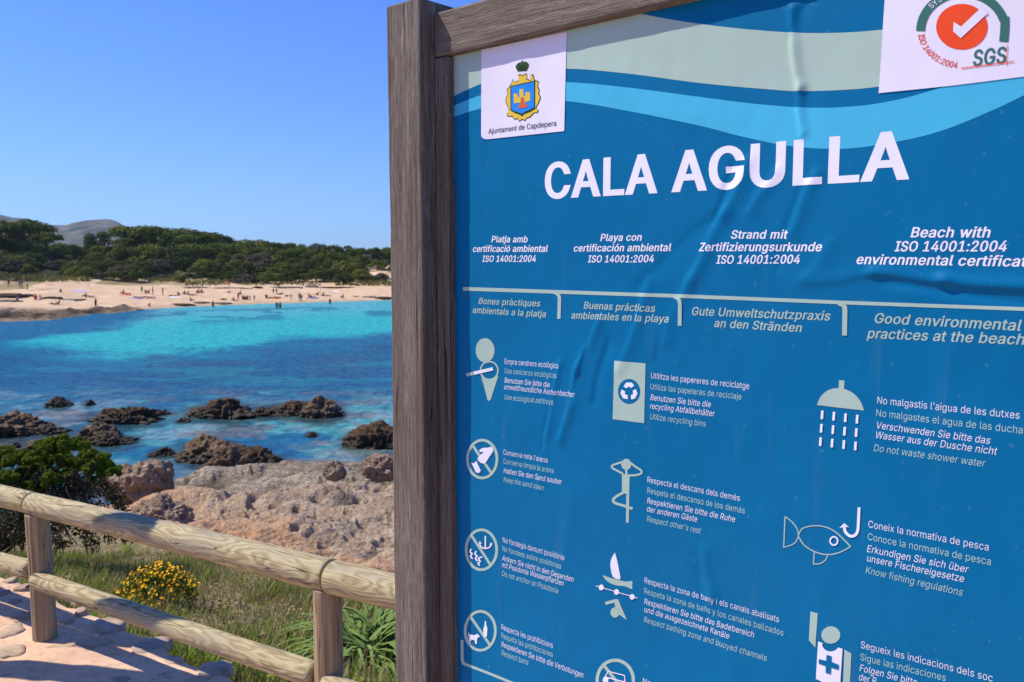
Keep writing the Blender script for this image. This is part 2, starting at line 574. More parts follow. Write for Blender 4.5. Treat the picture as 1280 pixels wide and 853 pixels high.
def build_sea():
    pxs = np.concatenate([np.linspace(-2600, -80, 60)[:-1], np.linspace(-80, 520, 420), np.linspace(520, 3200, 90)[1:]])
    pys = np.concatenate([np.linspace(352, 372, 6)[:-1], np.linspace(372, 420, 70)[:-1], np.linspace(420, 660, 240)[:-1], np.linspace(660, 1500, 12)])
    PX, PY = np.meshgrid(pxs, pys)
    X = (PX - 640) / FPX
    Z = (426.5 - PY) / FPX
    dy, dz = CP + SP * Z, -SP + CP * Z
    T = (SEA - EYE) / dz
    x, y = (X * T).ravel(), (dy * T).ravel()
    px, py = PX.ravel(), PY.ravel()
    D = np.hypot(x, y)
    P = np.stack([x, y, x * 0], -1)
    sh = np.interp(px, SHORE_X, SHORE_Y)
    n1 = fbm(np.stack([x / 30, y / 30, x * 0], -1), 6, 50, 0.58)
    n2 = fbm(np.stack([px / 70, py / 7, px * 0], -1), 6, 55, 0.6)
    n3 = fbm(np.stack([x / 3.2, y / 2.6, x * 0], -1), 6, 60, 0.58)
    n4 = fbm(np.stack([x / 1.1, y / 1.0, x * 0], -1), 3, 66)
    tur = np.array([0.020, 0.415, 0.395])
    aqua = np.array([0.085, 0.400, 0.415])
    mid = np.array([0.003, 0.165, 0.245])
    deep = np.array([0.006, 0.086, 0.162])
    grey = np.array([0.045, 0.105, 0.165])
    pale = np.array([0.20, 0.28, 0.29])  # sky reflection on the water, painted as colour
    brown = np.array([0.17, 0.135, 0.10])

    def L(a, b, w): return a * (1 - w[:, None]) + b * w[:, None]
    s = py - sh
    c = L(np.tile(aqua, (len(px), 1)), np.tile(tur, (len(px), 1)), sstep(2, 22, s + 3 * n2))
    # weed streaks off the beach
    st = sstep(3, 8, s) * sstep(26, 15, s) * sstep(0.02, 0.35, n2 + 0.12 - 0.0009 * np.abs(px - 240))
    c = L(c, np.tile(mid, (len(px), 1)), 0.85 * st)
    # left weed meadow wedge
    wedge = 400 + (165 - px) * 0.19
    wl_ = sstep(6, -5, py - wedge + 7 * n2) * sstep(210, 150, px + 25 * n1)
    c = L(c, np.tile(np.array([0.004, 0.105, 0.205]), (len(px), 1)), 0.92 * wl_)
    # lower edge of the sand bottom
    low = np.interp(px, [-400, 0, 60, 150, 250, 330, 400, 490, 700], [424, 426, 433, 443, 437, 428, 420, 415, 412])
    wd = sstep(-4, 10, py - low + 4 * n2 + 2.5 * n1)
    c = L(c, np.tile(mid, (len(px), 1)), wd)
    wd2 = sstep(0, 24, py - low + 7 * n2)
    c = L(c, np.tile(deep, (len(px), 1)), wd2 * (0.86 + 0.14 * sstep(-0.3, 0.4, n2)))
    gp = sstep(0.05, 0.5, n2 + 0.5 * n1) * sstep(435, 450, py) * sstep(480, 455, py) * sstep(120, 220, px)
    c = L(c, np.tile(grey, (len(px), 1)), 0.35 * gp)
    ts = sstep(0.25, 0.7, fbm(np.stack([px / 90, py / 6, px * 0 + 5], -1), 3, 71)) * sstep(440, 455, py) * sstep(500, 470, py)
    c = L(c, np.tile(tur * 0.75, (len(px), 1)), 0.3 * ts)
    # shallow broken bottom inshore; pale patches are sky reflections put into the colour
    ins = sstep(478, 520, py + 10 * n2)
    b2 = L(np.tile(np.array([0.020, 0.165, 0.205]), (len(px), 1)), np.tile(np.array([0.085, 0.315, 0.285]), (len(px), 1)), sstep(-0.25, 0.45, n1 * 0.6 + n3 * 0.6 + 0.0022 * (px - 180) * (py > 0)))
    b2 = L(b2, np.tile(deep * 1.2, (len(px), 1)), 0.75 * sstep(0.1, 0.55, -n3 + 0.25 * n4))
    b2 = L(b2, np.tile(pale, (len(px), 1)), 0.7 * sstep(0.12, 0.65, n3 + 0.4 * n4 + 0.1 * n1))
    b2 = L(b2, np.tile(brown, (len(px), 1)), 0.7 * sstep(0.12, 0.6, fbm(np.stack([x / 2.0, y / 1.7, x * 0 + 9], -1), 4, 77)))
    c = L(c, b2, ins)
    # dark weedy skirts of the rocks under water
    for (l_, r_, t_, b_, *_) in ROCKS:
        cx_, hw_, hh_ = (l_ + r_) / 2, (r_ - l_) / 2 * 1.28, (b_ - t_) * 0.62
        e_ = ((px - cx_ + 5 * n3) / hw_) ** 2 + ((py - b_ + hh_ * 0.35 + 2.0 * n4) / hh_) ** 2
        c = L(c, np.tile(np.array([0.030, 0.050, 0.045]), (len(px), 1)), 0.75 * sstep(1.25, 0.55, e_))
    # warm shelf close to the shore
    Dc = np.interp(np.arctan2(x, y), COAST_AZ, COAST_D)
    near = sstep(5.0, 0.5, D - Dc) * sstep(-0.3, 0.3, n4 + n3 * 0.6 + 0.15)
    c = L(c, np.tile(np.array([0.15, 0.20, 0.17]), (len(px), 1)), 0.65 * near)
    me = arr_mesh('sea', np.stack([x, y, np.full_like(x, SEA)], -1), grid_faces(len(pys), len(pxs)), [M['sea']], smooth=True)
    add_attr(me, 'bottom', c)  # bottom colour together with the painted sky reflections
    add_attr(me, 'inshore', np.clip(0.25 + 0.75 * sstep(440, 500, py), 0, 1))
    o = link('sea', me)
    tag(o, kind='structure')


def mat_sea():
    t = NT('sea')
    a = t.new('ShaderNodeAttribute', attribute_name='bottom')
    P = t.coord('World', (1.25, 1.1, 1.0), (0, 0, 0.25))
    w1 = t.noise(P, 1.2, 4, 0.6, 0.4)
    w2 = t.noise(P, 4.2, 3, 0.6, 0.2)
    h = t.math('ADD', t.math('MULTIPLY', w1, 1.0), t.math('MULTIPLY', w2, 0.28))
    n = t.bump(h, 1.0, 0.16)
    c = t.mix(t.ramp(w1, [(0.36, (0.5, 0.5, 0.5)), (0.6, (0, 0, 0))]), a.outputs['Color'], t.mix(1.0, a.outputs['Color'], (0.55, 0.72, 0.85), 'MULTIPLY'))
    w3 = t.noise(t.coord('World', (1.5, 0.75, 1.0), (0, 0, 0.12)), 1.25, 4, 0.7, 0.3)
    c = t.mix(t.ramp(w3, [(0.38, (0.95, 0.95, 0.95)), (0.54, (0, 0, 0))]), c, t.mix(1.0, c, (0.35, 0.52, 0.70), 'MULTIPLY'))
    w4 = t.noise(t.coord('World', (0.8, 1.2, 1.0)), 0.9, 6, 0.7, 0.6)
    ins = t.new('ShaderNodeAttribute', attribute_name='inshore').outputs['Fac']
    c = t.mix(ins, c, t.ramp(w4, [(0.34, (0.50, 0.62, 0.70)), (0.5, (1, 1, 1)), (0.66, (1.5, 1.22, 1.12))]), 'MULTIPLY')
    d = t.new('ShaderNodeBsdfDiffuse')
    t.lk(c, d.inputs['Color'])
    g = t.new('ShaderNodeBsdfGlossy')
    g.inputs['Roughness'].default_value = 0.12
    t.lk(n, g.inputs['Normal'])
    fr = t.new('ShaderNodeFresnel')
    fr.inputs['IOR'].default_value = 1.33
    t.lk(n, fr.inputs['Normal'])
    f = t.math('MINIMUM', t.math('MULTIPLY', fr.outputs[0], 0.62), 0.22)
    mx = t.new('ShaderNodeMixShader')
    t.lk(f, mx.inputs[0])
    t.lk(d.outputs[0], mx.inputs[1])
    t.lk(g.outputs[0], mx.inputs[2])
    t.lk(mx.outputs[0], t.n['Material Output'].inputs['Surface'])
    return t.m


SHORE_X = [-2600, -900, -200, 0, 60, 100, 130, 165, 175, 240, 330, 400, 490, 700, 1200, 3200]
SHORE_Y = [402, 402, 402, 400, 398.5, 393, 390.5, 388, 387, 383.5, 380, 378, 375.5, 372, 368, 366]
BEACH_S = [-8, 0, 3, 10, 22, 36, 46, 60, 100, 160, 260, 500, 1500, 2200, 6000]
BEACH_Z = [-7.2, -6.4, -6.05, -5.45, -4.7, -3.95, -3.2, -2.2, -0.8, 0.2, 2.0, 4.0, 8, 10, 14]


def beach_z(px, D):
    dx = (px - 640) / FPX
    shy = np.interp(px, SHORE_X, SHORE_Y)
    zc = (426.5 - shy) / FPX
    Ds = (CP + SP * zc) * (SEA - EYE) / (-SP + CP * zc)
    s = D - Ds
    x = dx * D
    P = np.stack([x, D, x * 0], -1)
    z = np.interp(s, BEACH_S, BEACH_Z)
    z = z + 1.1 * np.exp(-((px - 486) / 34.0) ** 2) * sstep(36, 52, s) * sstep(95, 70, s)
    z = z + 0.28 * fbm(P / 9.0, 3, 80) * sstep(2, 12, s) + 0.9 * fbm(P / 14.0, 3, 83) * sstep(40, 55, s) * sstep(400, 100, s) + 0.05 * fbm(P / 1.5, 2, 85)
    return x, z, s, P


def beach_point(px, py):
    """point of the sand seen at a pixel of the photograph"""
    d = ray(px, py)
    Y = np.linspace(90, 330, 4000)
    zr = EYE + d[2] * Y / d[1]
    pp = np.full_like(Y, 640 + FPX * d[0] / (d[1] * CP - d[2] * SP))
    _, zb, s, _ = beach_z(np.full_like(Y, 640 + FPX * d[0] / d[1]), Y)
    k = np.argmax(zb >= zr) if np.any(zb >= zr) else np.argmin(np.abs(zb - zr))
    return Vector((d[0] / d[1] * Y[k], Y[k], zb[k]))


def build_beach():
    pxs = np.concatenate([np.linspace(-2600, -60, 60)[:-1], np.linspace(-60, 520, 400), np.linspace(520, 3200, 80)[1:]])
    Ds = np.concatenate([np.linspace(95, 215, 300)[:-1], np.geomspace(215, 2300, 60)])
    PX, DD = np.meshgrid(pxs, Ds)
    px, D = PX.ravel(), DD.ravel()
    x, z, s, P = beach_z(px, D)
    # headland rocks at the left end of the beach
    hl = sstep(178, 150, px) * sstep(-6, 0, s) * sstep(np.interp(px, [-300, 0, 60, 110, 165], [17, 16, 9, 3.5, 2.0]), 0, s - 1)
    hl = np.where(px < -400, 0, hl)
    rk = 0.42 * ridged(P / 5.0, 5, 88, 0.6) + 0.5 * fbm(P / 2.2, 4, 90, 0.6) - 0.1
    z = z + hl * np.clip(rk * 0.55 + 0.40, -0.2, 0.95)
    me = arr_mesh('beach', np.stack([x, D, z], -1), grid_faces(len(Ds), len(pxs)), [M['beach']], smooth=True)
    n = fbm(P / 7.0, 4, 92)
    gdune = (1 - 0.8 * np.exp(-((px - 482) / 26.0) ** 2)) * sstep(33, 40, s) * sstep(-0.32, 0.10, n) * 0.8
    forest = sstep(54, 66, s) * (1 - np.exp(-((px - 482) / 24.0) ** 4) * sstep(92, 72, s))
    add_attr(me, 'veg', np.clip(gdune, 0, 1))
    add_attr(me, 'forest', forest)
    add_attr(me, 'rock', hl)
    add_attr(me, 'wet', sstep(3.5, 0.5, s))
    o = link('beach', me)
    tag(o, kind='structure')


def mat_beach():
    t = NT('beach')
    A = lambda n: t.new('ShaderNodeAttribute', attribute_name=n).outputs['Fac']
    P = t.coord('World')
    f = t.noise(P, 0.35, 5, 0.6)
    f2 = t.noise(P, 1.6, 4, 0.65)
    sand = t.ramp(f, [(0.3, (0.50, 0.345, 0.205)), (0.6, (0.60, 0.43, 0.27)), (0.8, (0.66, 0.50, 0.34))])
    veg = t.ramp(f2, [(0.35, (0.09, 0.085, 0.03)), (0.6, (0.24, 0.20, 0.075)), (0.8, (0.42, 0.33, 0.17))])
    c = t.mix(A('veg'), sand, veg)
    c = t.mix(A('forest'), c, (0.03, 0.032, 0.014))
    c = t.mix(t.math('MULTIPLY', A('wet'), 0.55), c, (0.33, 0.24, 0.15))
    rk = t.ramp(t.noise(t.coord('World', (0.5, 0.28, 0.8)), 0.9, 6, 0.72), [(0.38, (0.035, 0.024, 0.015)), (0.50, (0.15, 0.105, 0.07)), (0.66, (0.34, 0.255, 0.18))])
    g = t.new('ShaderNodeNewGeometry')
    sz = t.new('ShaderNodeSeparateXYZ')
    t.lk(g.outputs['Position'], sz.inputs[0])
    lowz = t.ramp(t.math('ADD', t.math('SUBTRACT', sz.outputs[2], SEA), t.math('MULTIPLY', t.math('SUBTRACT', f2, 0.5), 1.2)), [(0.25, (1, 1, 1)), (1.05, (0, 0, 0))])
    rk = t.mix(t.math('MULTIPLY', lowz, 0.85), rk, (0.035, 0.024, 0.014))
    c = t.mix(A('rock'), c, rk)
    return t.out(c, 0.9, t.bump(t.math('ADD', f2, t.math('MULTIPLY', A('rock'), t.noise(P, 2.2, 5, 0.7))), 0.6, 0.3), 0.1)


def build_hills():
    pxs = np.linspace(-1300, 2100, 420)
    Ds = np.linspace(2150, 4600, 90)
    PX, DD = np.meshgrid(pxs, Ds)
    px, D = PX.ravel(), DD.ravel()
    x = (px - 640) / FPX * D
    hp = np.interp(px, [-2600, -900, -300, -120, -40, 0, 15, 40, 58, 78, 90, 108, 128, 146, 156, 166, 182, 215, 270, 400, 700, 1400, 3200],
                   [296, 290, 278, 268, 271, 274, 276, 279, 284.5, 289, 287, 282.5, 280, 279.5, 283, 288, 293, 302, 312, 318, 318, 312, 312])
    ang = np.arctan((426.5 - hp) / FPX) - PITCH
    H = np.tan(ang) * 3200 + EYE
    P = np.stack([x, D, x * 0], -1)
    g = np.exp(-((D - 3200) / 620.0) ** 2)
    z = 10 + np.maximum(H - 10, 0) * g * (1 + 0.10 * fbm(P / 420, 4, 101) * (1 - sstep(0.9, 1, g))) + 16 * ridged(P / 260, 5, 105, 0.6) * g * (1 - g ** 12)
    me = arr_mesh('hills', np.stack([x, D, z], -1), grid_faces(len(Ds), len(pxs)), [M['hills']], smooth=True)
    tag(link('hills', me), kind='structure')


def mat_hills():
    t = NT('hills')
    P = t.coord('World')
    f = t.noise(P, 0.0075, 7, 0.68)
    c = t.ramp(f, [(0.38, (0.020, 0.032, 0.015)), (0.5, (0.062, 0.062, 0.038)), (0.62, (0.14, 0.122, 0.09))])
    return t.out(c, 0.95, t.bump(f, 0.6, 30.0), 0.0)


# ---- the paved path: pink mortar with flat field stones set into it
STONES = [  # centre px, half width px, half height px, tone
    (26, 771, 15, 6.5, 1), (14, 789, 17, 8, 2), (13, 815, 17, 10, 2), (66, 815, 18, 7.5, 3), (12, 843, 18, 7, 0), (92, 846, 15, 5.5, 0),
    (12, 726, 8, 3.5, 0), (28, 735, 10, 3, 0), (17, 753, 9, 3.5, 0), (129, 806, 12, 6, 0), (101, 764, 7, 4, 0), (187, 809, 21, 10, 4), (136, 783, 19, 7.5, 4),
    (215, 826, 15, 5, 3), (267, 838, 20, 8.5, 4), (148, 851, 14, 5, 0), (205, 846, 11, 4, 3), (60, 840, 9, 3, 3), (170, 824, 9, 3, 3), (246, 850, 16, 4.5, 2), (84, 776, 8, 3.5, 3), (118, 829, 12, 3.5, 1),
    (3, 742, 8, 3, 0), (47, 756, 7, 3, 3)]


def build_path():
    rnd = random.Random(4)
    s = np.concatenate([np.linspace(-6, -1.0, 60)[:-1], np.linspace(-1.0, 2.6, 260), np.linspace(2.6, 8, 50)[1:]])
    q = np.concatenate([[-0.006, 0.0, 0.01, 0.025], np.linspace(0.045, 2.2, 130), np.linspace(2.2, 7.5, 24)[1:]])
    wob = 0.035 * fbm(np.stack([s * 3.1, s * 0, s * 0], -1), 3, 110) + 0.012 * vnoise(np.stack([s * 14, s * 0, s * 0], -1), 113)
    S, Q = np.meshgrid(s, q)
    Wb = np.broadcast_to(wob, S.shape)
    fall = np.exp(-np.maximum(Q, 0) / 0.3)
    x = E0[0] + EDIR[0] * S - ENRM[0] * (Q - Wb * fall)
    y = E0[1] + EDIR[1] * S - ENRM[1] * (Q - Wb * fall)
    P = np.stack([x, y, x * 0], -1)
    z = 0.012 * fbm(P * 2.2, 3, 115) + 0.004 * fbm(P * 11, 2, 118) - 0.03 * np.exp(-np.maximum(Q, 0) / 0.012)
    z = np.where(Q < 0, -0.5, z)
    V = [np.stack([x.ravel(), y.ravel(), z.ravel()], -1)]
    F = grid_faces(len(q), len(s))
    tone = [np.zeros(x.size)]
    bm = bmesh.new()
    lay = bm.verts.layers.float.new('tone')
    extra = []
    for k in range(26):          # stones out of the photo's frame, so that the paving goes on
        sx, qx = rnd.uniform(0.9, 6), rnd.uniform(0.1, 2.8)
        extra.append((E0[0] + EDIR[0] * sx - ENRM[0] * qx, E0[1] + EDIR[1] * sx - ENRM[1] * qx, rnd.uniform(0.1, 0.18), rnd.uniform(0.07, 0.13), rnd.choice([0, 1, 2, 3, 4])))
    items = []
    for (px, py, hw, hh, tn) in STONES:
        c = ground(px, py)
        r = ground(px + hw, py)
        u = ground(px, py - hh)
        items.append((c[0], c[1], abs(r[0] - c[0]), abs(u[1] - c[1]), tn))
    tones = [0.15, 0.35, 0.55, 0.75, 0.95]
    for (cx, cy, rx, ry, tn) in items + extra:
        n = 18
        ph = rnd.uniform(0, 6.28)
        a0 = rnd.uniform(-0.25, 0.25)
        rings = []
        rr = [1 + 0.15 * math.sin(2 * i * 2 * math.pi / n + ph) + 0.10 * math.sin(3 * i * 2 * math.pi / n + 2 * ph) + rnd.uniform(-0.13, 0.13) for i in range(n)]
        for sc, zz in ((1.06, -0.03), (1.0, 0.0), (0.95, 0.006), (0.6, 0.007)):
            ring = []
            for i in range(n):
                a = 2 * math.pi * i / n
                dx, dy = rx * rr[i] * sc * math.cos(a), ry * rr[i] * sc * math.sin(a)
                v = bm.verts.new((cx + dx * math.cos(a0) - dy * math.sin(a0), cy + dx * math.sin(a0) + dy * math.cos(a0), zz + (rnd.uniform(-0.002, 0.002) if zz > 0 else 0) + (0.007 if tn == 4 and zz >= 0 else 0)))
                v[lay] = tones[tn]
                ring.append(v)
            rings.append(ring)
        for r0, r1 in zip(rings, rings[1:]):
            for i in range(n):
                f = bm.faces.new((r0[i], r0[(i + 1) % n], r1[(i + 1) % n], r1[i]))
                f.material_index = 1
        f = bm.faces.new(rings[-1])
        f.material_index = 1
    bm2 = bmesh.new()
    me0 = arr_mesh('tmp', V[0], F[:, ::-1] if True else F)
    bm2.from_mesh(me0)
    bpy.data.meshes.remove(me0)
    if 'tone' not in bm2.verts.layers.float: bm2.verts.layers.float.new('tone')
    tmp = bpy.data.meshes.new('tmp2')
    bm.to_mesh(tmp)
    bm.free()
    bm2.from_mesh(tmp)
    bpy.data.meshes.remove(tmp)
    bmesh.ops.recalc_face_normals(bm2, faces=bm2.faces)
    me = bm_mesh('paved_path', bm2, [M['mortar'], M['stone']], True)
    tag(link('paved_path', me), kind='structure')


def mat_mortar():
    t = NT('mortar')
    P = t.coord('World')
    f = t.noise(P, 2.3, 5, 0.6)
    f2 = t.noise(P, 34, 4, 0.6)
    c = t.ramp(f, [(0.3, (0.56, 0.355, 0.215)), (0.55, (0.69, 0.455, 0.29)), (0.8, (0.73, 0.53, 0.37))])
    c = t.mix(t.ramp(f2, [(0.36, (0.5, 0.5, 0.5)), (0.5, (0, 0, 0))]), c, (0.40, 0.27, 0.19))
    st = t.noise(P, 1.1, 4, 0.7)
    c = t.mix(t.ramp(st, [(0.60, (0, 0, 0)), (0.75, (0.45, 0.45, 0.45))]), c, (0.36, 0.25, 0.17))
    h = t.math('ADD', t.math('MULTIPLY', f2, 0.5), f)
    return t.out(c, 0.9, t.bump(h, 0.5, 0.012), 0.15)


def mat_stone():
    t = NT('path_stone')
    a = t.new('ShaderNodeAttribute', attribute_name='tone')
    P = t.coord('World', (1, 2.2, 1), (0, 0, 0.5))
    f = t.noise(P, 14, 5, 0.65)
    base = t.ramp(a.outputs['Fac'], [(0.15, (0.36, 0.26, 0.18)), (0.35, (0.46, 0.29, 0.15)), (0.55, (0.47, 0.35, 0.23)), (0.75, (0.52, 0.37, 0.25)), (0.95, (0.38, 0.31, 0.26))])
    c = t.mix(t.ramp(f, [(0.38, (0.6, 0.6, 0.6)), (0.62, (0, 0, 0))]), base, (0.15, 0.11, 0.08))
    c = t.mix(t.ramp(t.noise(P, 5, 4, 0.6), [(0.42, (0.05, 0.05, 0.05)), (0.64, (0.6, 0.6, 0.6))]), c, (0.60, 0.42, 0.28))
    return t.out(c, 0.85, t.bump(f, 0.5, 0.01), 0.2)


M = {}
M['shore'] = mat_shore()
M['sea'] = mat_sea()
M['beach'] = mat_beach()
M['hills'] = mat_hills()
M['mortar'] = mat_mortar()
M['stone'] = mat_stone()
build_sea()
build_beach()
build_hills()
build_shore()
build_path()

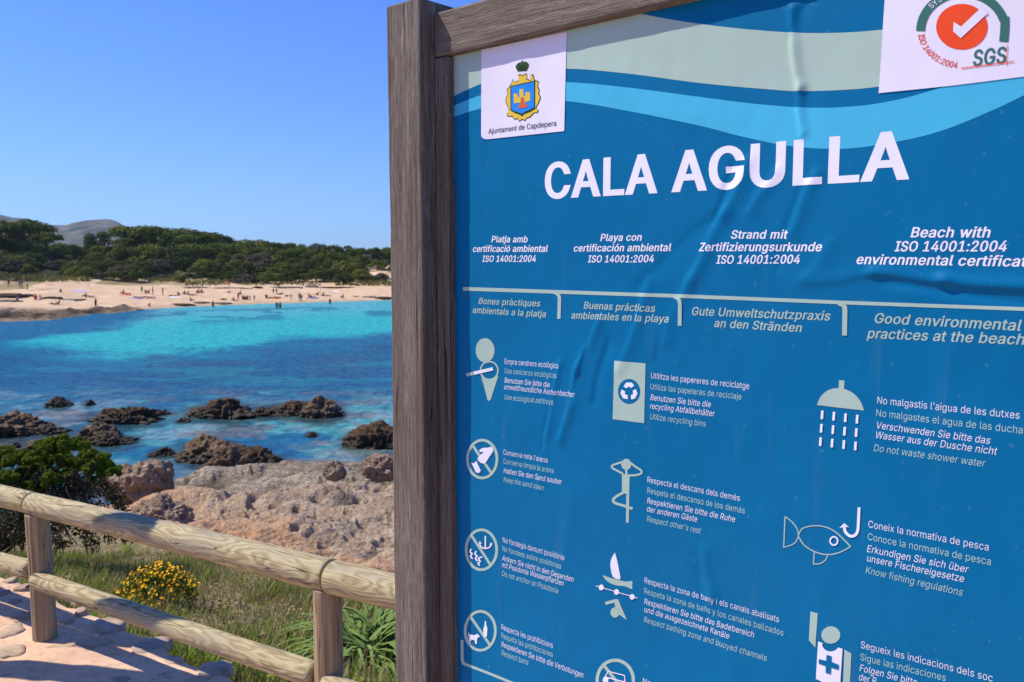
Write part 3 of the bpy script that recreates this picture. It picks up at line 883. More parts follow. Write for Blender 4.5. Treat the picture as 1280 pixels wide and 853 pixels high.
# ------------------------------------------------------------------ letter outlines (a plain grotesque), 509 units cap height
GLYPHS = """\
'206;78,318 70,509 136,509 128,318
,188;38,-119 68,71 137,71 84,-119
-453;337,244 337,188 114,188 114,244
.188;95,-4 78,-1 63,9 53,24 50,41 53,59 63,73 78,83 95,87 113,83 128,73 138,59 141,41 138,24 128,9 113,-1
/249;235,533 71,-76 14,-76 178,533
0453;227,-7 174,1 130,24 95,62 69,113 53,178 48,254 53,330 69,395 95,447 130,484 174,508 227,516 279,508 323,484 358,447 384,395 400,330 405,254 400,178 384,113 359,62 323,24 279,1|227,50 261,56 290,74 313,103 330,144 340,194 344,254 340,314 330,365 313,405 290,435 261,453 227,460 192,453 163,435 140,405 123,365 113,314 109,254 113,194 123,144 140,103 163,74 192,56
1453;76,0 76,55 391,55 391,0|276,509 276,0 212,0 212,448 209,448 86,358 86,427 198,509
2453;64,0 64,47 234,229 282,282 311,327 320,371 317,397 308,419 293,436 273,449 224,460 196,457 172,447 153,433 139,413 130,390 127,362 66,362 71,405 86,442 111,473 143,496 182,511 225,516 268,511 306,497 337,474 361,445 376,411 381,372 371,318 336,259 267,180 153,60 153,57 389,57 389,0
3453;218,-7 173,-3 133,10 98,30 70,57 52,91 44,132 109,132 115,107 126,87 144,71 165,59 219,50 275,61 297,74 315,93 325,116 329,145 326,172 316,196 299,217 275,234 242,244 201,248 157,248 157,299 288,448 288,452 70,452 70,509 372,509 372,461 211,278 211,289 264,288 308,276 344,253 371,222 387,186 393,145 387,103 370,66 344,36 309,12 266,-2
4453;40,105 40,158 247,509 311,509 109,166 109,163 413,163 413,105|282,0 282,121 282,146 282,318 343,318 343,0
5453;221,-7 178,-2 140,11 108,32 83,60 66,93 60,130 122,130 127,108 138,89 173,60 221,50 250,53 276,64 298,82 314,104 324,131 328,162 324,193 314,221 297,244 275,262 248,273 218,277 167,268 128,246 67,253 96,509 366,509 366,452 151,452 134,301 136,301 178,325 229,334 263,330 294,321 321,306 345,285 364,260 379,231 388,199 391,163 385,117 369,76 343,41 309,15 268,-1
6453;226,-7 182,-1 142,15 109,40 84,74 69,115 64,162 68,199 80,239 137,340 252,509 322,509 151,261 145,261 165,288 196,307 235,314 278,309 316,295 346,271 370,240 384,201 389,157 384,112 368,73 343,39 310,14 271,-2|226,48 254,52 279,63 299,79 314,101 324,128 327,157 324,187 314,213 299,235 279,251 254,262 226,265 198,262 174,252 153,235 138,214 128,188 125,158 128,128 138,102 153,79 174,63 198,52
7453;97,0 323,448 323,452 62,452 62,509 391,509 391,449 165,0
8453;226,-7 178,-2 136,11 101,33 74,62 57,96 52,135 55,166 65,195 81,220 101,241 125,256 153,265 153,267 119,282 93,308 76,342 70,380 75,417 90,450 114,477 146,498 184,511 226,516 269,511 306,498 337,477 361,450 377,417 382,380 376,342 359,308 333,282 300,267 300,265 327,256 351,241 372,220 387,195 397,166 401,135 395,96 378,62 352,33 317,11 275,-2|226,49 258,52 285,60 307,74 323,91 333,113 337,139 333,165 322,189 305,208 283,223 256,232 226,235 196,232 169,223 147,208 130,189 119,165 115,139 119,113 129,91 145,74 167,60 195,52|226,290 274,300 293,313 307,330 316,351 319,376 316,399 308,420 294,437 275,449 226,460 177,449 159,437 145,420 136,399 133,376 136,351 145,330 159,313 178,300
9453;226,516 271,510 310,494 343,468 368,434 384,393 389,347 385,309 373,270 315,168 200,0 130,0 301,248 307,248 287,221 257,202 218,195 175,199 137,214 106,237 83,269 68,307 64,352 69,397 85,436 110,469 143,494 182,510|226,460 199,457 174,446 154,429 138,407 129,381 125,352 129,322 138,295 154,274 174,257 199,247 226,243 254,247 279,257 299,273 314,295 324,321 327,350 324,381 314,407 299,429 279,446 254,457
:188;95,-4 78,-1 63,9 53,24 50,41 53,59 63,73 78,83 95,87 113,83 128,73 138,59 141,41 138,24 128,9 113,-1|95,271 78,274 63,284 53,299 50,316 53,334 63,349 78,359 95,362 113,359 128,349 138,334 141,316 138,299 128,284 113,274
A480;16,0 201,509 276,509 463,0 395,0 287,302 264,372 232,478 245,478 213,371 191,302 85,0|110,142 110,199 370,199 370,142
B456;60,0 60,509 241,509 289,504 329,491 359,469 381,442 394,410 398,374 395,344 387,320 356,286 315,267 315,262 339,257 363,245 385,227 402,203 414,173 418,136 413,100 400,67 377,39 344,18 301,4 247,0|125,57 245,57 296,63 330,80 349,105 355,137 352,161 342,184 327,203 306,218 279,228 248,231 125,231|125,285 238,285 288,296 308,309 323,326 333,348 336,372 330,403 313,429 283,446 240,452 125,452
C510;267,-7 205,1 150,25 104,63 70,115 48,179 40,254 48,329 70,393 104,445 150,484 205,508 267,516 340,504 373,490 402,471 427,447 448,418 463,385 473,348 408,348 389,395 357,428 315,449 267,456 223,450 184,432 150,403 125,364 109,314 103,254 109,194 125,145 151,105 184,76 223,59 267,53 315,60 357,81 389,114 408,160 473,160 463,124 448,91 428,62 402,38 373,19 341,5 305,-4
D502;219,0 96,0 96,57 215,57 272,63 318,81 354,110 379,149 394,198 399,255 394,312 379,361 354,399 320,428 275,446 221,452 93,452 93,509 225,509 294,501 353,478 399,441 433,391 455,329 462,255 455,181 433,119 398,68 351,31 291,8|125,509 125,0 60,0 60,509
E419;60,0 60,509 372,509 372,452 125,452 125,286 355,286 355,229 125,229 125,57 375,57 375,0
F410;60,0 60,509 369,509 369,452 125,452 125,278 346,278 346,221 125,221 125,0
G520;269,-7 205,1 149,25 104,64 69,116 47,179 40,254 47,329 69,393 103,445 149,484 203,508 265,516 304,513 340,504 374,489 403,469 429,445 449,416 465,384 474,349 408,349 387,393 356,427 315,448 265,456 222,450 183,432 150,404 125,364 109,314 103,254 109,194 125,145 151,105 184,76 224,59 269,53 309,57 345,71 374,93 396,123 410,160 415,202 434,199 283,199 283,256 478,256 478,200 471,141 451,91 419,50 377,19 326,0
H517;60,0 60,509 125,509 125,289 392,289 392,509 457,509 457,0 392,0 392,232 125,232 125,0
I300;31,0 31,57 118,57 118,452 31,452 31,509 269,509 269,452 183,452 183,57 269,57 269,0
J396;185,-7 124,3 75,33 44,81 33,145 33,173 98,173 98,145 104,104 122,74 149,56 185,50 220,56 248,74 266,104 272,145 272,509 336,509 336,145 326,81 294,33 246,3
K467;104,145 104,216 139,261 174,303 212,344 364,509 448,509 231,276 228,276|60,0 60,509 125,509 125,334 124,225 125,193 125,0|372,0 188,259 228,309 449,0
L393;60,0 60,509 125,509 125,57 361,57 361,0
M628;60,0 60,509 152,509 277,187 287,159 299,123 311,84 322,49 307,49 318,83 330,121 342,158 352,187 476,509 568,509 568,0 504,0 504,291 504,327 505,369 506,413 507,457 513,457 498,409 482,363 467,322 456,291 342,0 286,0 170,291 159,321 145,361 129,408 112,457 119,457 120,416 121,372 122,328 122,291 122,0
N523;60,0 60,509 136,509 343,183 363,151 388,107 414,55 405,54 401,108 399,157 399,195 399,509 463,509 463,0 387,0 202,290 177,331 148,381 108,452 119,454 122,384 124,328 125,291 125,0
O533;267,-7 205,1 150,25 105,63 70,115 48,179 40,254 48,329 70,393 105,445 150,484 205,508 267,516 329,508 384,484 429,445 464,393 486,329 493,254 486,179 464,115 429,63 384,25 329,1|267,53 310,59 349,76 383,105 408,144 425,194 430,254 425,314 408,365 383,404 349,433 310,450 267,456 223,450 184,433 151,404 125,364 109,314 103,254 109,194 125,144 151,105 184,76 223,59
P445;60,0 60,509 235,509 289,503 332,487 366,462 390,430 404,391 409,348 404,304 390,265 366,233 332,207 289,191 235,186 109,186 109,242 233,242 269,246 297,256 318,272 333,294 342,319 344,348 342,376 333,402 318,423 297,439 268,449 232,452 125,452 125,0
Q533;245,159 313,159 369,85 384,65 468,-48 401,-48 346,27 331,46|267,-7 205,1 150,25 105,63 70,115 48,179 40,254 48,329 70,393 105,445 150,484 205,508 267,516 329,508 384,484 429,445 464,393 486,329 493,254 486,179 464,115 429,63 384,25 329,1|267,53 310,59 349,76 383,105 408,144 425,194 430,254 425,314 408,365 383,404 349,433 310,450 267,456 223,450 184,433 151,404 125,364 109,314 103,254 109,194 125,144 151,105 184,76 223,59
R449;60,0 60,509 236,509 290,504 333,489 367,465 390,433 405,395 409,352 405,309 390,271 367,240 333,217 289,203 236,198 96,198 96,255 234,255 269,258 298,267 319,281 334,300 342,324 345,352 342,380 334,405 319,425 298,440 269,449 233,452 125,452 125,0|353,0 230,229 303,229 428,0
S447;224,-9 172,-4 128,9 91,31 64,60 46,96 38,137 104,137 110,110 123,88 142,71 166,59 224,49 257,52 286,60 311,74 329,92 341,114 346,139 342,161 332,179 296,205 245,222 184,239 128,260 86,289 60,326 52,372 58,413 75,448 102,476 138,498 180,511 227,516 275,511 316,498 351,476 377,449 394,415 401,378 337,378 326,412 302,437 267,453 225,459 194,456 167,448 145,435 129,418 118,398 115,376 119,352 131,334 169,308 212,293 264,279 312,264 359,238 395,198 405,171 408,139 403,99 386,64 360,34 323,11 278,-4
T449;32,452 32,509 417,509 417,452 257,452 257,0 193,0 193,452
U517;259,-8 203,-2 154,15 114,43 85,80 66,124 60,173 60,509 124,509 124,178 128,144 141,113 160,87 187,68 220,56 259,52 298,56 331,68 357,87 377,113 389,144 393,178 393,509 457,509 457,173 451,124 433,80 403,43 363,15 315,-2
V480;204,0 16,509 84,509 192,206 215,137 248,31 235,31 267,138 290,206 395,509 463,509 278,0
W686;155,0 16,509 82,509 163,196 175,145 187,94 197,40 189,40 200,94 211,145 224,196 306,509 380,509 462,196 474,145 486,94 497,40 488,40 499,94 510,145 523,196 603,509 670,509 530,0 455,0 368,323 351,391 336,475 350,475 335,395 318,323 230,0
X474;18,0 217,284 217,236 29,509 104,509 178,400 204,361 223,329 243,292 232,292 252,329 272,361 298,400 374,509 446,509 259,239 259,287 456,0 382,0 292,129 268,165 250,195 230,231 244,231 225,196 206,166 182,129 91,0
Y472;203,0 203,208 16,509 91,509 192,344 222,292 250,230 224,230 251,293 280,344 381,509 455,509 268,208 268,0
Z438;42,0 42,46 273,385 306,431 341,476 348,454 285,452 223,452 40,452 40,509 397,509 397,462 169,129 134,81 97,33 90,54 152,57 214,57 399,57 399,0
a389;160,-9 126,-5 94,5 68,22 48,45 35,73 30,108 34,138 43,161 58,179 78,193 125,211 178,220 234,227 265,235 273,243 276,255 276,257 267,297 240,322 196,331 149,322 118,301 100,274 41,291 57,322 79,346 104,364 133,375 194,384 239,379 286,360 306,343 322,320 333,290 337,251 337,0 277,0 277,52 272,52 252,25 215,1|170,45 202,49 228,59 248,74 263,93 272,115 276,138 276,190 259,182 231,176 200,171 175,168 134,159 103,139 95,124 92,105 102,72 130,52
b424;229,-8 198,-5 172,4 138,31 118,59 112,59 112,0 53,0 53,509 114,509 114,319 118,319 137,346 171,373 197,381 229,384 274,378 313,361 345,332 370,293 385,245 390,189 385,133 370,84 346,45 313,16 274,-2|220,47 253,51 279,66 301,88 316,117 325,151 328,189 325,227 316,261 301,290 280,311 253,325 220,330 188,325 161,312 140,291 125,263 116,229 113,189 116,150 125,115 140,86 162,65 188,51
c396;207,-8 159,-2 117,16 82,46 56,85 40,133 34,187 40,243 56,291 82,330 117,360 159,378 207,384 260,377 305,356 340,322 362,277 303,262 290,289 270,311 242,325 207,330 173,325 145,310 124,287 108,258 99,224 96,187 99,151 108,117 124,89 145,66 173,51 207,46 243,52 271,66 292,89 304,117 363,102 341,56 306,21 261,-1
d424;195,-8 151,-2 111,16 79,45 55,84 39,133 34,189 39,245 55,293 79,332 112,361 151,378 196,384 228,381 253,373 287,346 306,319 311,319 311,509 372,509 372,0 313,0 313,59 307,59 287,31 252,4 227,-5|205,47 236,51 263,65 284,86 299,115 309,150 312,189 309,229 300,263 284,291 263,312 237,325 205,330 172,325 145,311 124,290 108,261 99,227 96,189 99,151 109,117 124,88 145,66 172,51
e404;212,-8 161,-2 117,16 82,46 56,85 40,132 34,187 39,242 55,290 81,329 115,359 157,378 205,384 266,374 294,361 319,341 341,315 357,282 368,242 371,194 371,169 75,169 75,221 338,221 310,202 307,237 298,269 283,294 263,314 237,326 205,330 173,326 146,313 125,294 109,270 99,241 96,211 96,178 100,139 110,106 128,80 151,61 179,50 212,46 254,53 285,73 306,105 365,91 353,63 335,39 311,19 283,4 249,-5
f254;228,379 228,327 6,327 6,379|81,0 81,432 84,461 96,486 113,505 135,519 187,530 222,527 243,521 227,468 215,472 195,474 171,470 154,460 145,443 142,419 142,0
g425;207,-151 168,-148 134,-140 82,-110 51,-69 101,-41 122,-66 154,-88 207,-97 249,-92 282,-75 304,-47 311,-6 311,68 306,68 287,41 252,16 227,8 195,5 152,10 113,27 80,53 55,90 39,136 34,191 39,246 55,293 80,332 112,361 152,378 196,384 228,382 253,373 288,346 308,319 313,319 313,379 372,379 372,-9 367,-54 350,-90 324,-117 291,-136 251,-147|205,59 237,63 264,75 285,95 300,121 309,154 312,193 309,231 300,264 285,291 264,312 237,325 205,330 172,325 145,312 124,290 109,262 99,229 96,193 99,155 109,123 124,96 145,76 172,63
h410;114,227 114,0 53,0 53,509 114,509 114,287 102,287 124,332 152,362 187,379 227,384 264,380 295,369 321,349 341,321 353,285 357,240 357,0 296,0 296,235 290,275 273,304 246,323 210,329 184,326 161,317 141,303 126,283 117,257
i167;53,0 53,379 114,379 114,0|84,443 67,446 54,455 44,468 41,483 44,499 54,512 67,521 84,524 100,521 114,512 123,499 126,483 123,468 114,455 100,446
j167;53,379 114,379 114,-30 111,-63 102,-90 86,-113 65,-129 37,-139 4,-143 -10,-143 -10,-87 2,-87 25,-83 40,-72 50,-54 53,-29|83,443 67,446 53,455 44,468 41,483 44,499 53,512 67,521 83,524 100,521 114,512 123,499 126,483 123,468 114,455 100,446
k381;110,137 110,212 121,212 284,379 360,379 184,199 177,199|53,0 53,509 114,509 114,0|294,0 148,186 191,229 372,0
l189;139,-2 101,3 74,20 58,47 53,84 53,509 114,509 114,99 120,62 130,54 146,52 160,53 170,54 181,3 162,-1
m610;53,0 53,379 112,379 112,295 108,295 118,323 132,346 172,376 219,386 257,380 287,361 309,331 321,295 312,295 322,321 337,343 381,375 437,386 468,383 497,372 522,354 541,328 553,296 557,255 557,0 496,0 496,254 490,289 473,313 447,326 419,330 395,328 374,320 345,290 335,247 335,0 274,0 274,260 269,288 253,311 229,326 199,330 158,320 140,307 126,289 117,266 114,238 114,0
n410;114,227 114,0 53,0 53,379 112,379 112,287 102,287 124,332 152,362 187,379 227,384 264,380 295,369 321,349 341,321 353,285 357,240 357,0 296,0 296,235 290,275 273,304 246,323 210,329 184,326 161,317 141,303 126,283 117,257
o415;207,-8 159,-2 117,16 82,46 56,85 40,133 34,187 40,243 56,291 82,330 117,360 159,378 207,384 256,378 299,360 333,330 359,291 376,243 381,187 376,133 359,85 333,46 299,16 256,-2|207,46 242,51 270,66 292,89 307,117 316,151 319,187 316,224 307,258 292,287 270,310 242,325 207,330 173,325 145,310 124,287 108,258 99,224 96,187 99,151 108,117 124,89 145,66 173,51
p424;53,-143 53,379 112,379 112,319 118,319 137,346 171,373 197,381 229,384 274,378 313,361 345,332 370,293 385,245 390,189 385,133 370,84 346,45 313,16 274,-2 229,-8 198,-5 173,4 138,31 118,59 114,59 114,-143|220,47 253,51 279,66 301,88 316,117 325,151 328,189 325,227 316,261 301,290 280,311 253,325 220,330 188,325 161,312 140,291 125,263 116,229 113,189 116,150 125,115 140,86 162,65 188,51
q424;372,-143 311,-143 311,59 306,59 287,31 252,4 227,-5 195,-8 151,-2 111,16 79,45 55,84 39,133 34,189 39,245 55,293 79,332 112,361 151,378 196,384 228,381 253,373 287,346 307,319 313,319 313,379 372,379|205,47 236,51 263,65 284,86 299,115 309,150 312,189 309,229 300,263 284,291 263,312 237,325 205,330 172,325 145,311 124,290 108,261 99,227 96,189 99,151 109,117 124,88 145,66 172,51
r259;53,0 53,379 112,379 112,321 115,321 130,347 152,367 181,380 213,385 229,384 243,384 243,322 230,324 207,326 182,323 159,315 140,301 126,284 117,262 114,237 114,0
s365;182,-8 145,-5 112,3 84,18 62,38 45,63 36,94 94,107 105,79 124,60 150,49 181,45 217,50 244,62 262,81 268,103 265,121 254,136 237,147 212,155 149,170 104,186 72,208 53,237 47,274 51,305 65,332 87,354 115,370 149,381 187,384 223,381 254,372 279,358 299,339 324,290 268,277 258,298 243,316 219,328 187,333 156,329 131,317 114,299 109,277 112,258 124,243 172,223 229,209 275,194 306,171 325,142 331,107 326,75 312,47 290,24 260,6 223,-5
t227;204,379 204,327 6,327 6,379|65,471 126,471 126,98 128,76 136,61 150,53 170,50 185,51 202,54 213,2 192,-3 168,-4 125,2 92,21 72,52 65,93
u410;182,-5 146,-1 115,11 89,31 69,59 57,95 53,139 53,379 114,379 114,144 119,105 137,75 164,56 200,50 226,53 249,62 268,77 283,97 293,122 296,153 296,379 357,379 357,0 298,0 298,92 307,92 286,47 257,17 222,0
v389;163,0 17,379 84,379 165,155 187,87 206,21 184,21 203,87 224,155 305,379 371,379 226,0
w567;138,0 23,379 87,379 133,214 154,137 175,41 165,41 186,135 206,214 252,379 316,379 362,214 382,136 402,41 391,41 413,135 434,214 480,379 545,379 429,0 368,0 319,172 305,225 291,280 277,338 291,338 277,280 263,225 248,172 199,0
x379;21,0 171,218 171,171 29,379 100,379 147,306 179,253 207,206 175,206 202,253 233,306 282,379 352,379 209,169 209,214 358,0 287,0 231,85 200,136 173,182 205,182 178,136 148,85 91,0
y389;47,-139 61,-86 71,-87 104,-89 130,-74 151,-36 163,-1 17,379 84,379 165,155 187,87 206,21 184,21 202,87 224,155 305,379 371,379 204,-58 177,-107 139,-136 91,-145 65,-143
z380;42,0 42,46 254,320 254,323 48,323 48,379 333,379 333,331 126,60 126,56 339,56 339,0
·196;98,196 81,200 66,210 56,224 52,242 56,259 66,274 81,284 98,287 116,284 130,274 140,259 144,242 140,224 130,210 116,200
Ü517;259,-8 203,-2 154,15 114,43 85,80 66,124 60,173 60,509 124,509 124,178 128,144 141,113 160,87 187,68 220,56 259,52 298,56 331,68 357,87 377,113 389,144 393,178 393,509 457,509 457,173 451,124 433,80 403,43 363,15 315,-2|331,572 315,575 302,584 293,597 290,612 293,628 302,641 315,650 331,653 346,650 359,641 368,628 371,612 368,597 359,584 346,575|187,572 172,575 158,584 149,597 146,612 149,628 158,641 172,650 187,653 203,650 216,641 224,628 227,612 224,597 216,584 203,575
à389;160,-9 126,-5 94,5 68,22 48,45 35,73 30,108 34,138 43,161 58,179 78,193 125,211 178,220 234,227 265,235 273,243 276,255 276,257 267,297 240,322 196,331 149,322 118,301 100,274 41,291 57,322 79,346 104,364 133,375 194,384 239,379 286,360 306,343 322,320 333,290 337,251 337,0 277,0 277,52 272,52 252,25 215,1|170,45 202,49 228,59 248,74 263,93 272,115 276,138 276,190 259,182 231,176 200,171 175,168 134,159 103,139 95,124 92,105 102,72 130,52|165,429 99,529 168,529 215,429
á389;160,-9 126,-5 94,5 68,22 48,45 35,73 30,108 34,138 43,161 58,179 78,193 125,211 178,220 234,227 265,235 273,243 276,255 276,257 267,297 240,322 196,331 149,322 118,301 100,274 41,291 57,322 79,346 104,364 133,375 194,384 239,379 286,360 306,343 322,320 333,290 337,251 337,0 277,0 277,52 272,52 252,25 215,1|170,45 202,49 228,59 248,74 263,93 272,115 276,138 276,190 259,182 231,176 200,171 175,168 134,159 103,139 95,124 92,105 102,72 130,52|162,429 210,529 278,529 212,429
ä389;160,-9 126,-5 94,5 68,22 48,45 35,73 30,108 34,138 43,161 58,179 78,193 125,211 178,220 234,227 265,235 273,243 276,255 276,257 267,297 240,322 196,331 149,322 118,301 100,274 41,291 57,322 79,346 104,364 133,375 194,384 239,379 286,360 306,343 322,320 333,290 337,251 337,0 277,0 277,52 272,52 252,25 215,1|170,45 202,49 228,59 248,74 263,93 272,115 276,138 276,190 259,182 231,176 200,171 175,168 134,159 103,139 95,124 92,105 102,72 130,52|261,443 246,446 233,455 224,468 221,483 224,499 233,512 246,520 261,523 277,520 290,512 299,499 301,483 299,468 290,455 277,446|117,443 102,446 89,455 80,468 77,483 80,499 89,512 102,520 117,523 133,520 146,512 155,499 158,483 155,468 146,455 133,446
ç396;207,-8 159,-2 117,16 82,46 56,85 40,133 34,187 40,243 56,291 82,330 117,360 159,378 207,384 260,377 305,356 340,322 362,277 303,262 290,289 270,311 242,325 207,330 173,325 145,310 124,287 108,258 99,224 96,187 99,151 108,117 124,89 145,66 173,51 207,46 243,52 271,66 292,89 304,117 363,102 341,56 306,21 261,-1|169,-143 169,-107 210,-107 236,-102 243,-84 236,-67 210,-62 182,-62 192,16 224,16 224,0 224,-29 253,-34 273,-44 285,-61 289,-85 284,-111 270,-129 245,-139 210,-143
è404;212,-8 161,-2 117,16 82,46 56,85 40,132 34,187 39,242 55,290 81,329 115,359 157,378 205,384 266,374 294,361 319,341 341,315 357,282 368,242 371,194 371,169 75,169 75,221 338,221 310,202 307,237 298,269 283,294 263,314 237,326 205,330 173,326 146,313 125,294 109,270 99,241 96,211 96,178 100,139 110,106 128,80 151,61 179,50 212,46 254,53 285,73 306,105 365,91 353,63 335,39 311,19 283,4 249,-5|180,429 114,529 182,529 230,429
é404;212,-8 161,-2 117,16 82,46 56,85 40,132 34,187 39,242 55,290 81,329 115,359 157,378 205,384 266,374 294,361 319,341 341,315 357,282 368,242 371,194 371,169 75,169 75,221 338,221 310,202 307,237 298,269 283,294 263,314 237,326 205,330 173,326 146,313 125,294 109,270 99,241 96,211 96,178 100,139 110,106 128,80 151,61 179,50 212,46 254,53 285,73 306,105 365,91 353,63 335,39 311,19 283,4 249,-5|177,429 225,529 293,529 227,429
í167;53,0 53,379 114,379 114,0|57,429 104,529 173,529 107,429
ñ410;114,227 114,0 53,0 53,379 112,379 112,287 102,287 124,332 152,362 187,379 227,384 264,380 295,369 321,349 341,321 353,285 357,240 357,0 296,0 296,235 290,275 273,304 246,323 210,329 184,326 161,317 141,303 126,283 117,257|250,446 225,450 202,460 182,470 167,475 153,466 149,448 106,448 110,476 120,498 137,513 161,518 185,514 207,504 226,494 243,490 256,496 262,517 304,517 300,488 289,466 272,451
ò415;207,-8 159,-2 117,16 82,46 56,85 40,133 34,187 40,243 56,291 82,330 117,360 159,378 207,384 256,378 299,360 333,330 359,291 376,243 381,187 376,133 359,85 333,46 299,16 256,-2|207,46 242,51 270,66 292,89 307,117 316,151 319,187 316,224 307,258 292,287 270,310 242,325 207,330 173,325 145,310 124,287 108,258 99,224 96,187 99,151 108,117 124,89 145,66 173,51|183,429 117,529 186,529 234,429
ó415;207,-8 159,-2 117,16 82,46 56,85 40,133 34,187 40,243 56,291 82,330 117,360 159,378 207,384 256,378 299,360 333,330 359,291 376,243 381,187 376,133 359,85 333,46 299,16 256,-2|207,46 242,51 270,66 292,89 307,117 316,151 319,187 316,224 307,258 292,287 270,310 242,325 207,330 173,325 145,310 124,287 108,258 99,224 96,187 99,151 108,117 124,89 145,66 173,51|181,429 228,529 297,529 231,429
ö415;207,-8 159,-2 117,16 82,46 56,85 40,133 34,187 40,243 56,291 82,330 117,360 159,378 207,384 256,378 299,360 333,330 359,291 376,243 381,187 376,133 359,85 333,46 299,16 256,-2|207,46 242,51 270,66 292,89 307,117 316,151 319,187 316,224 307,258 292,287 270,310 242,325 207,330 173,325 145,310 124,287 108,258 99,224 96,187 99,151 108,117 124,89 145,66 173,51|279,443 264,446 251,455 242,468 239,483 242,499 251,512 264,520 279,523 295,520 308,512 317,499 320,483 317,468 308,455 295,446|136,443 120,446 107,455 98,468 95,483 98,499 107,512 120,520 136,523 151,520 164,512 173,499 176,483 173,468 164,455 151,446
ú410;182,-5 146,-1 115,11 89,31 69,59 57,95 53,139 53,379 114,379 114,144 119,105 137,75 164,56 200,50 226,53 249,62 268,77 283,97 293,122 296,153 296,379 357,379 357,0 298,0 298,92 307,92 286,47 257,17 222,0|178,429 226,529 294,529 228,429
ü410;182,-5 146,-1 115,11 89,31 69,59 57,95 53,139 53,379 114,379 114,144 119,105 137,75 164,56 200,50 226,53 249,62 268,77 283,97 293,122 296,153 296,379 357,379 357,0 298,0 298,92 307,92 286,47 257,17 222,0|277,443 261,446 248,455 239,468 236,483 239,499 248,512 261,520 277,523 292,520 305,512 314,499 317,483 314,468 305,455 292,446|133,443 118,446 104,455 96,468 93,483 96,499 104,512 118,520 133,523 149,520 162,512 170,499 173,483 170,468 162,455 149,446
’177;52,318 82,509 151,509 98,318
"""

# ------------------------------------------------------------------ the information sign
SIGN_VP = np.array([-540.0, 322.0])
_sa = math.atan((640 - SIGN_VP[0]) / (FPX / CP))
SU = np.array([math.sin(_sa), -math.cos(_sa), 0.0])         # along the board, to the right
SN = np.array([-math.cos(_sa), -math.sin(_sa), 0.0])        # out of the board, to the reader
POST_X = (487 - 640) / FPX
SIGN_O = np.array([POST_X * 1.742, 1.75, 0.0])
RAIL_W, PANEL_W = -0.038, -0.055
CAP = 509.0


def on_board(px, py, w=PANEL_W):
    """board coordinates (u to the right, z up) of a pixel of the photograph, w out of the post's face"""
    d = ray(px, py)
    o = np.array([0, 0, EYE]) - SIGN_O - SN * w
    t = -np.dot(o, SN) / np.dot(d, SN)
    p = o + d * t
    return np.array([np.dot(p, SU), p[2]])


# creases in the printed sheet: (px,py) -> (px,py), half width (m), height (m)
CREASES = [
    ((988, 14), (999, 110), 0.0075, 0.0034), ((999, 110), (1002, 165), 0.007, 0.0026), 
    ((1012, 0), (990, 40), 0.010, -0.0012),
    ((935, 205), (905, 268), 0.010, 0.0022), ((915, 212), (893, 275), 0.008, -0.0018), ((968, 215), (940, 262), 0.009, 0.0018),
    ((1018, 222), (985, 292), 0.010, 0.0026), ((1000, 240), (972, 330), 0.009, -0.0014), ((905, 268), (862, 350), 0.011, 0.0030),
    ((862, 350), (830, 425), 0.011, 0.0022), ((892, 272), (800, 352), 0.012, -0.0012),
    ((1005, 352), (1090, 343), 0.010, 0.0016), ((1090, 343), (1180, 350), 0.008, 0.0030), ((1180, 350), (1330, 367), 0.009, 0.0040), ((1110, 356), (1330, 380), 0.010, -0.0020),
    ((748, 400), (722, 462), 0.009, 0.0026), ((722, 462), (702, 548), 0.010, 0.0034), ((700, 455), (681, 545), 0.007, 0.0020), ((735, 425), (715, 500), 0.006, -0.0016), ((758, 430), (742, 500), 0.010, -0.0020), ((690, 500), (676, 560), 0.006, -0.0014),
    ((686, 535), (672, 610), 0.009, 0.0012), ((812, 355), (775, 460), 0.011, 0.0022), ((844, 385), (820, 450), 0.010, -0.0010),
    ((880, 690), (888, 745), 0.009, 0.0022), ((888, 745), (915, 850), 0.016, 0.0014), ((872, 715), (892, 800), 0.010, -0.0010),
    ((1040, 305), (1010, 345), 0.012, 0.0014), ((716, 620), (700, 720), 0.016, 0.0010), ((1195, 440), (1160, 560), 0.03, 0.0010),
    ((960, 420), (930, 560), 0.03, 0.0010), ((770, 110), (900, 150), 0.03, 0.0008),
]
_cr = [(on_board(*a), on_board(*b), w, h) for a, b, w, h in CREASES]


def sheet_h(U, Z):
    U = np.asarray(U, float)
    Z = np.asarray(Z, float)
    h = 0.0009 * fbm(np.stack([U * 9, Z * 6, U * 0], -1), 3, 120) + 0.00025 * vnoise(np.stack([U * 40, Z * 26, U * 0], -1), 125)
    for a, b, w, hh in _cr:
        d = b - a
        L = np.linalg.norm(d)
        t = ((U - a[0]) * d[0] + (Z - a[1]) * d[1]) / (L * L)
        e = np.maximum(np.maximum(-t, t - 1), 0) * L
        tc = np.clip(t, 0, 1)
        wob = 0.25 * w * np.sin(tc * 5 + a[0] * 40)
        side = ((U - a[0]) * d[1] - (Z - a[1]) * d[0]) / L + wob
        k = np.where(side > 0, 0.7, 1.25)
        h = h + hh * np.exp(-(side / (w * k)) ** 2) * np.exp(-(e / (1.3 * w)) ** 2)
    return h


def sheet_normal(U, Z):
    e = 0.0015
    hx = (sheet_h(U + e, Z) - sheet_h(U - e, Z)) / (2 * e)
    hz = (sheet_h(U, Z + e) - sheet_h(U, Z - e)) / (2 * e)
    n = np.stack([-hx, -np.ones_like(hx), -hz], -1)
    return n / np.linalg.norm(n, axis=-1, keepdims=True)


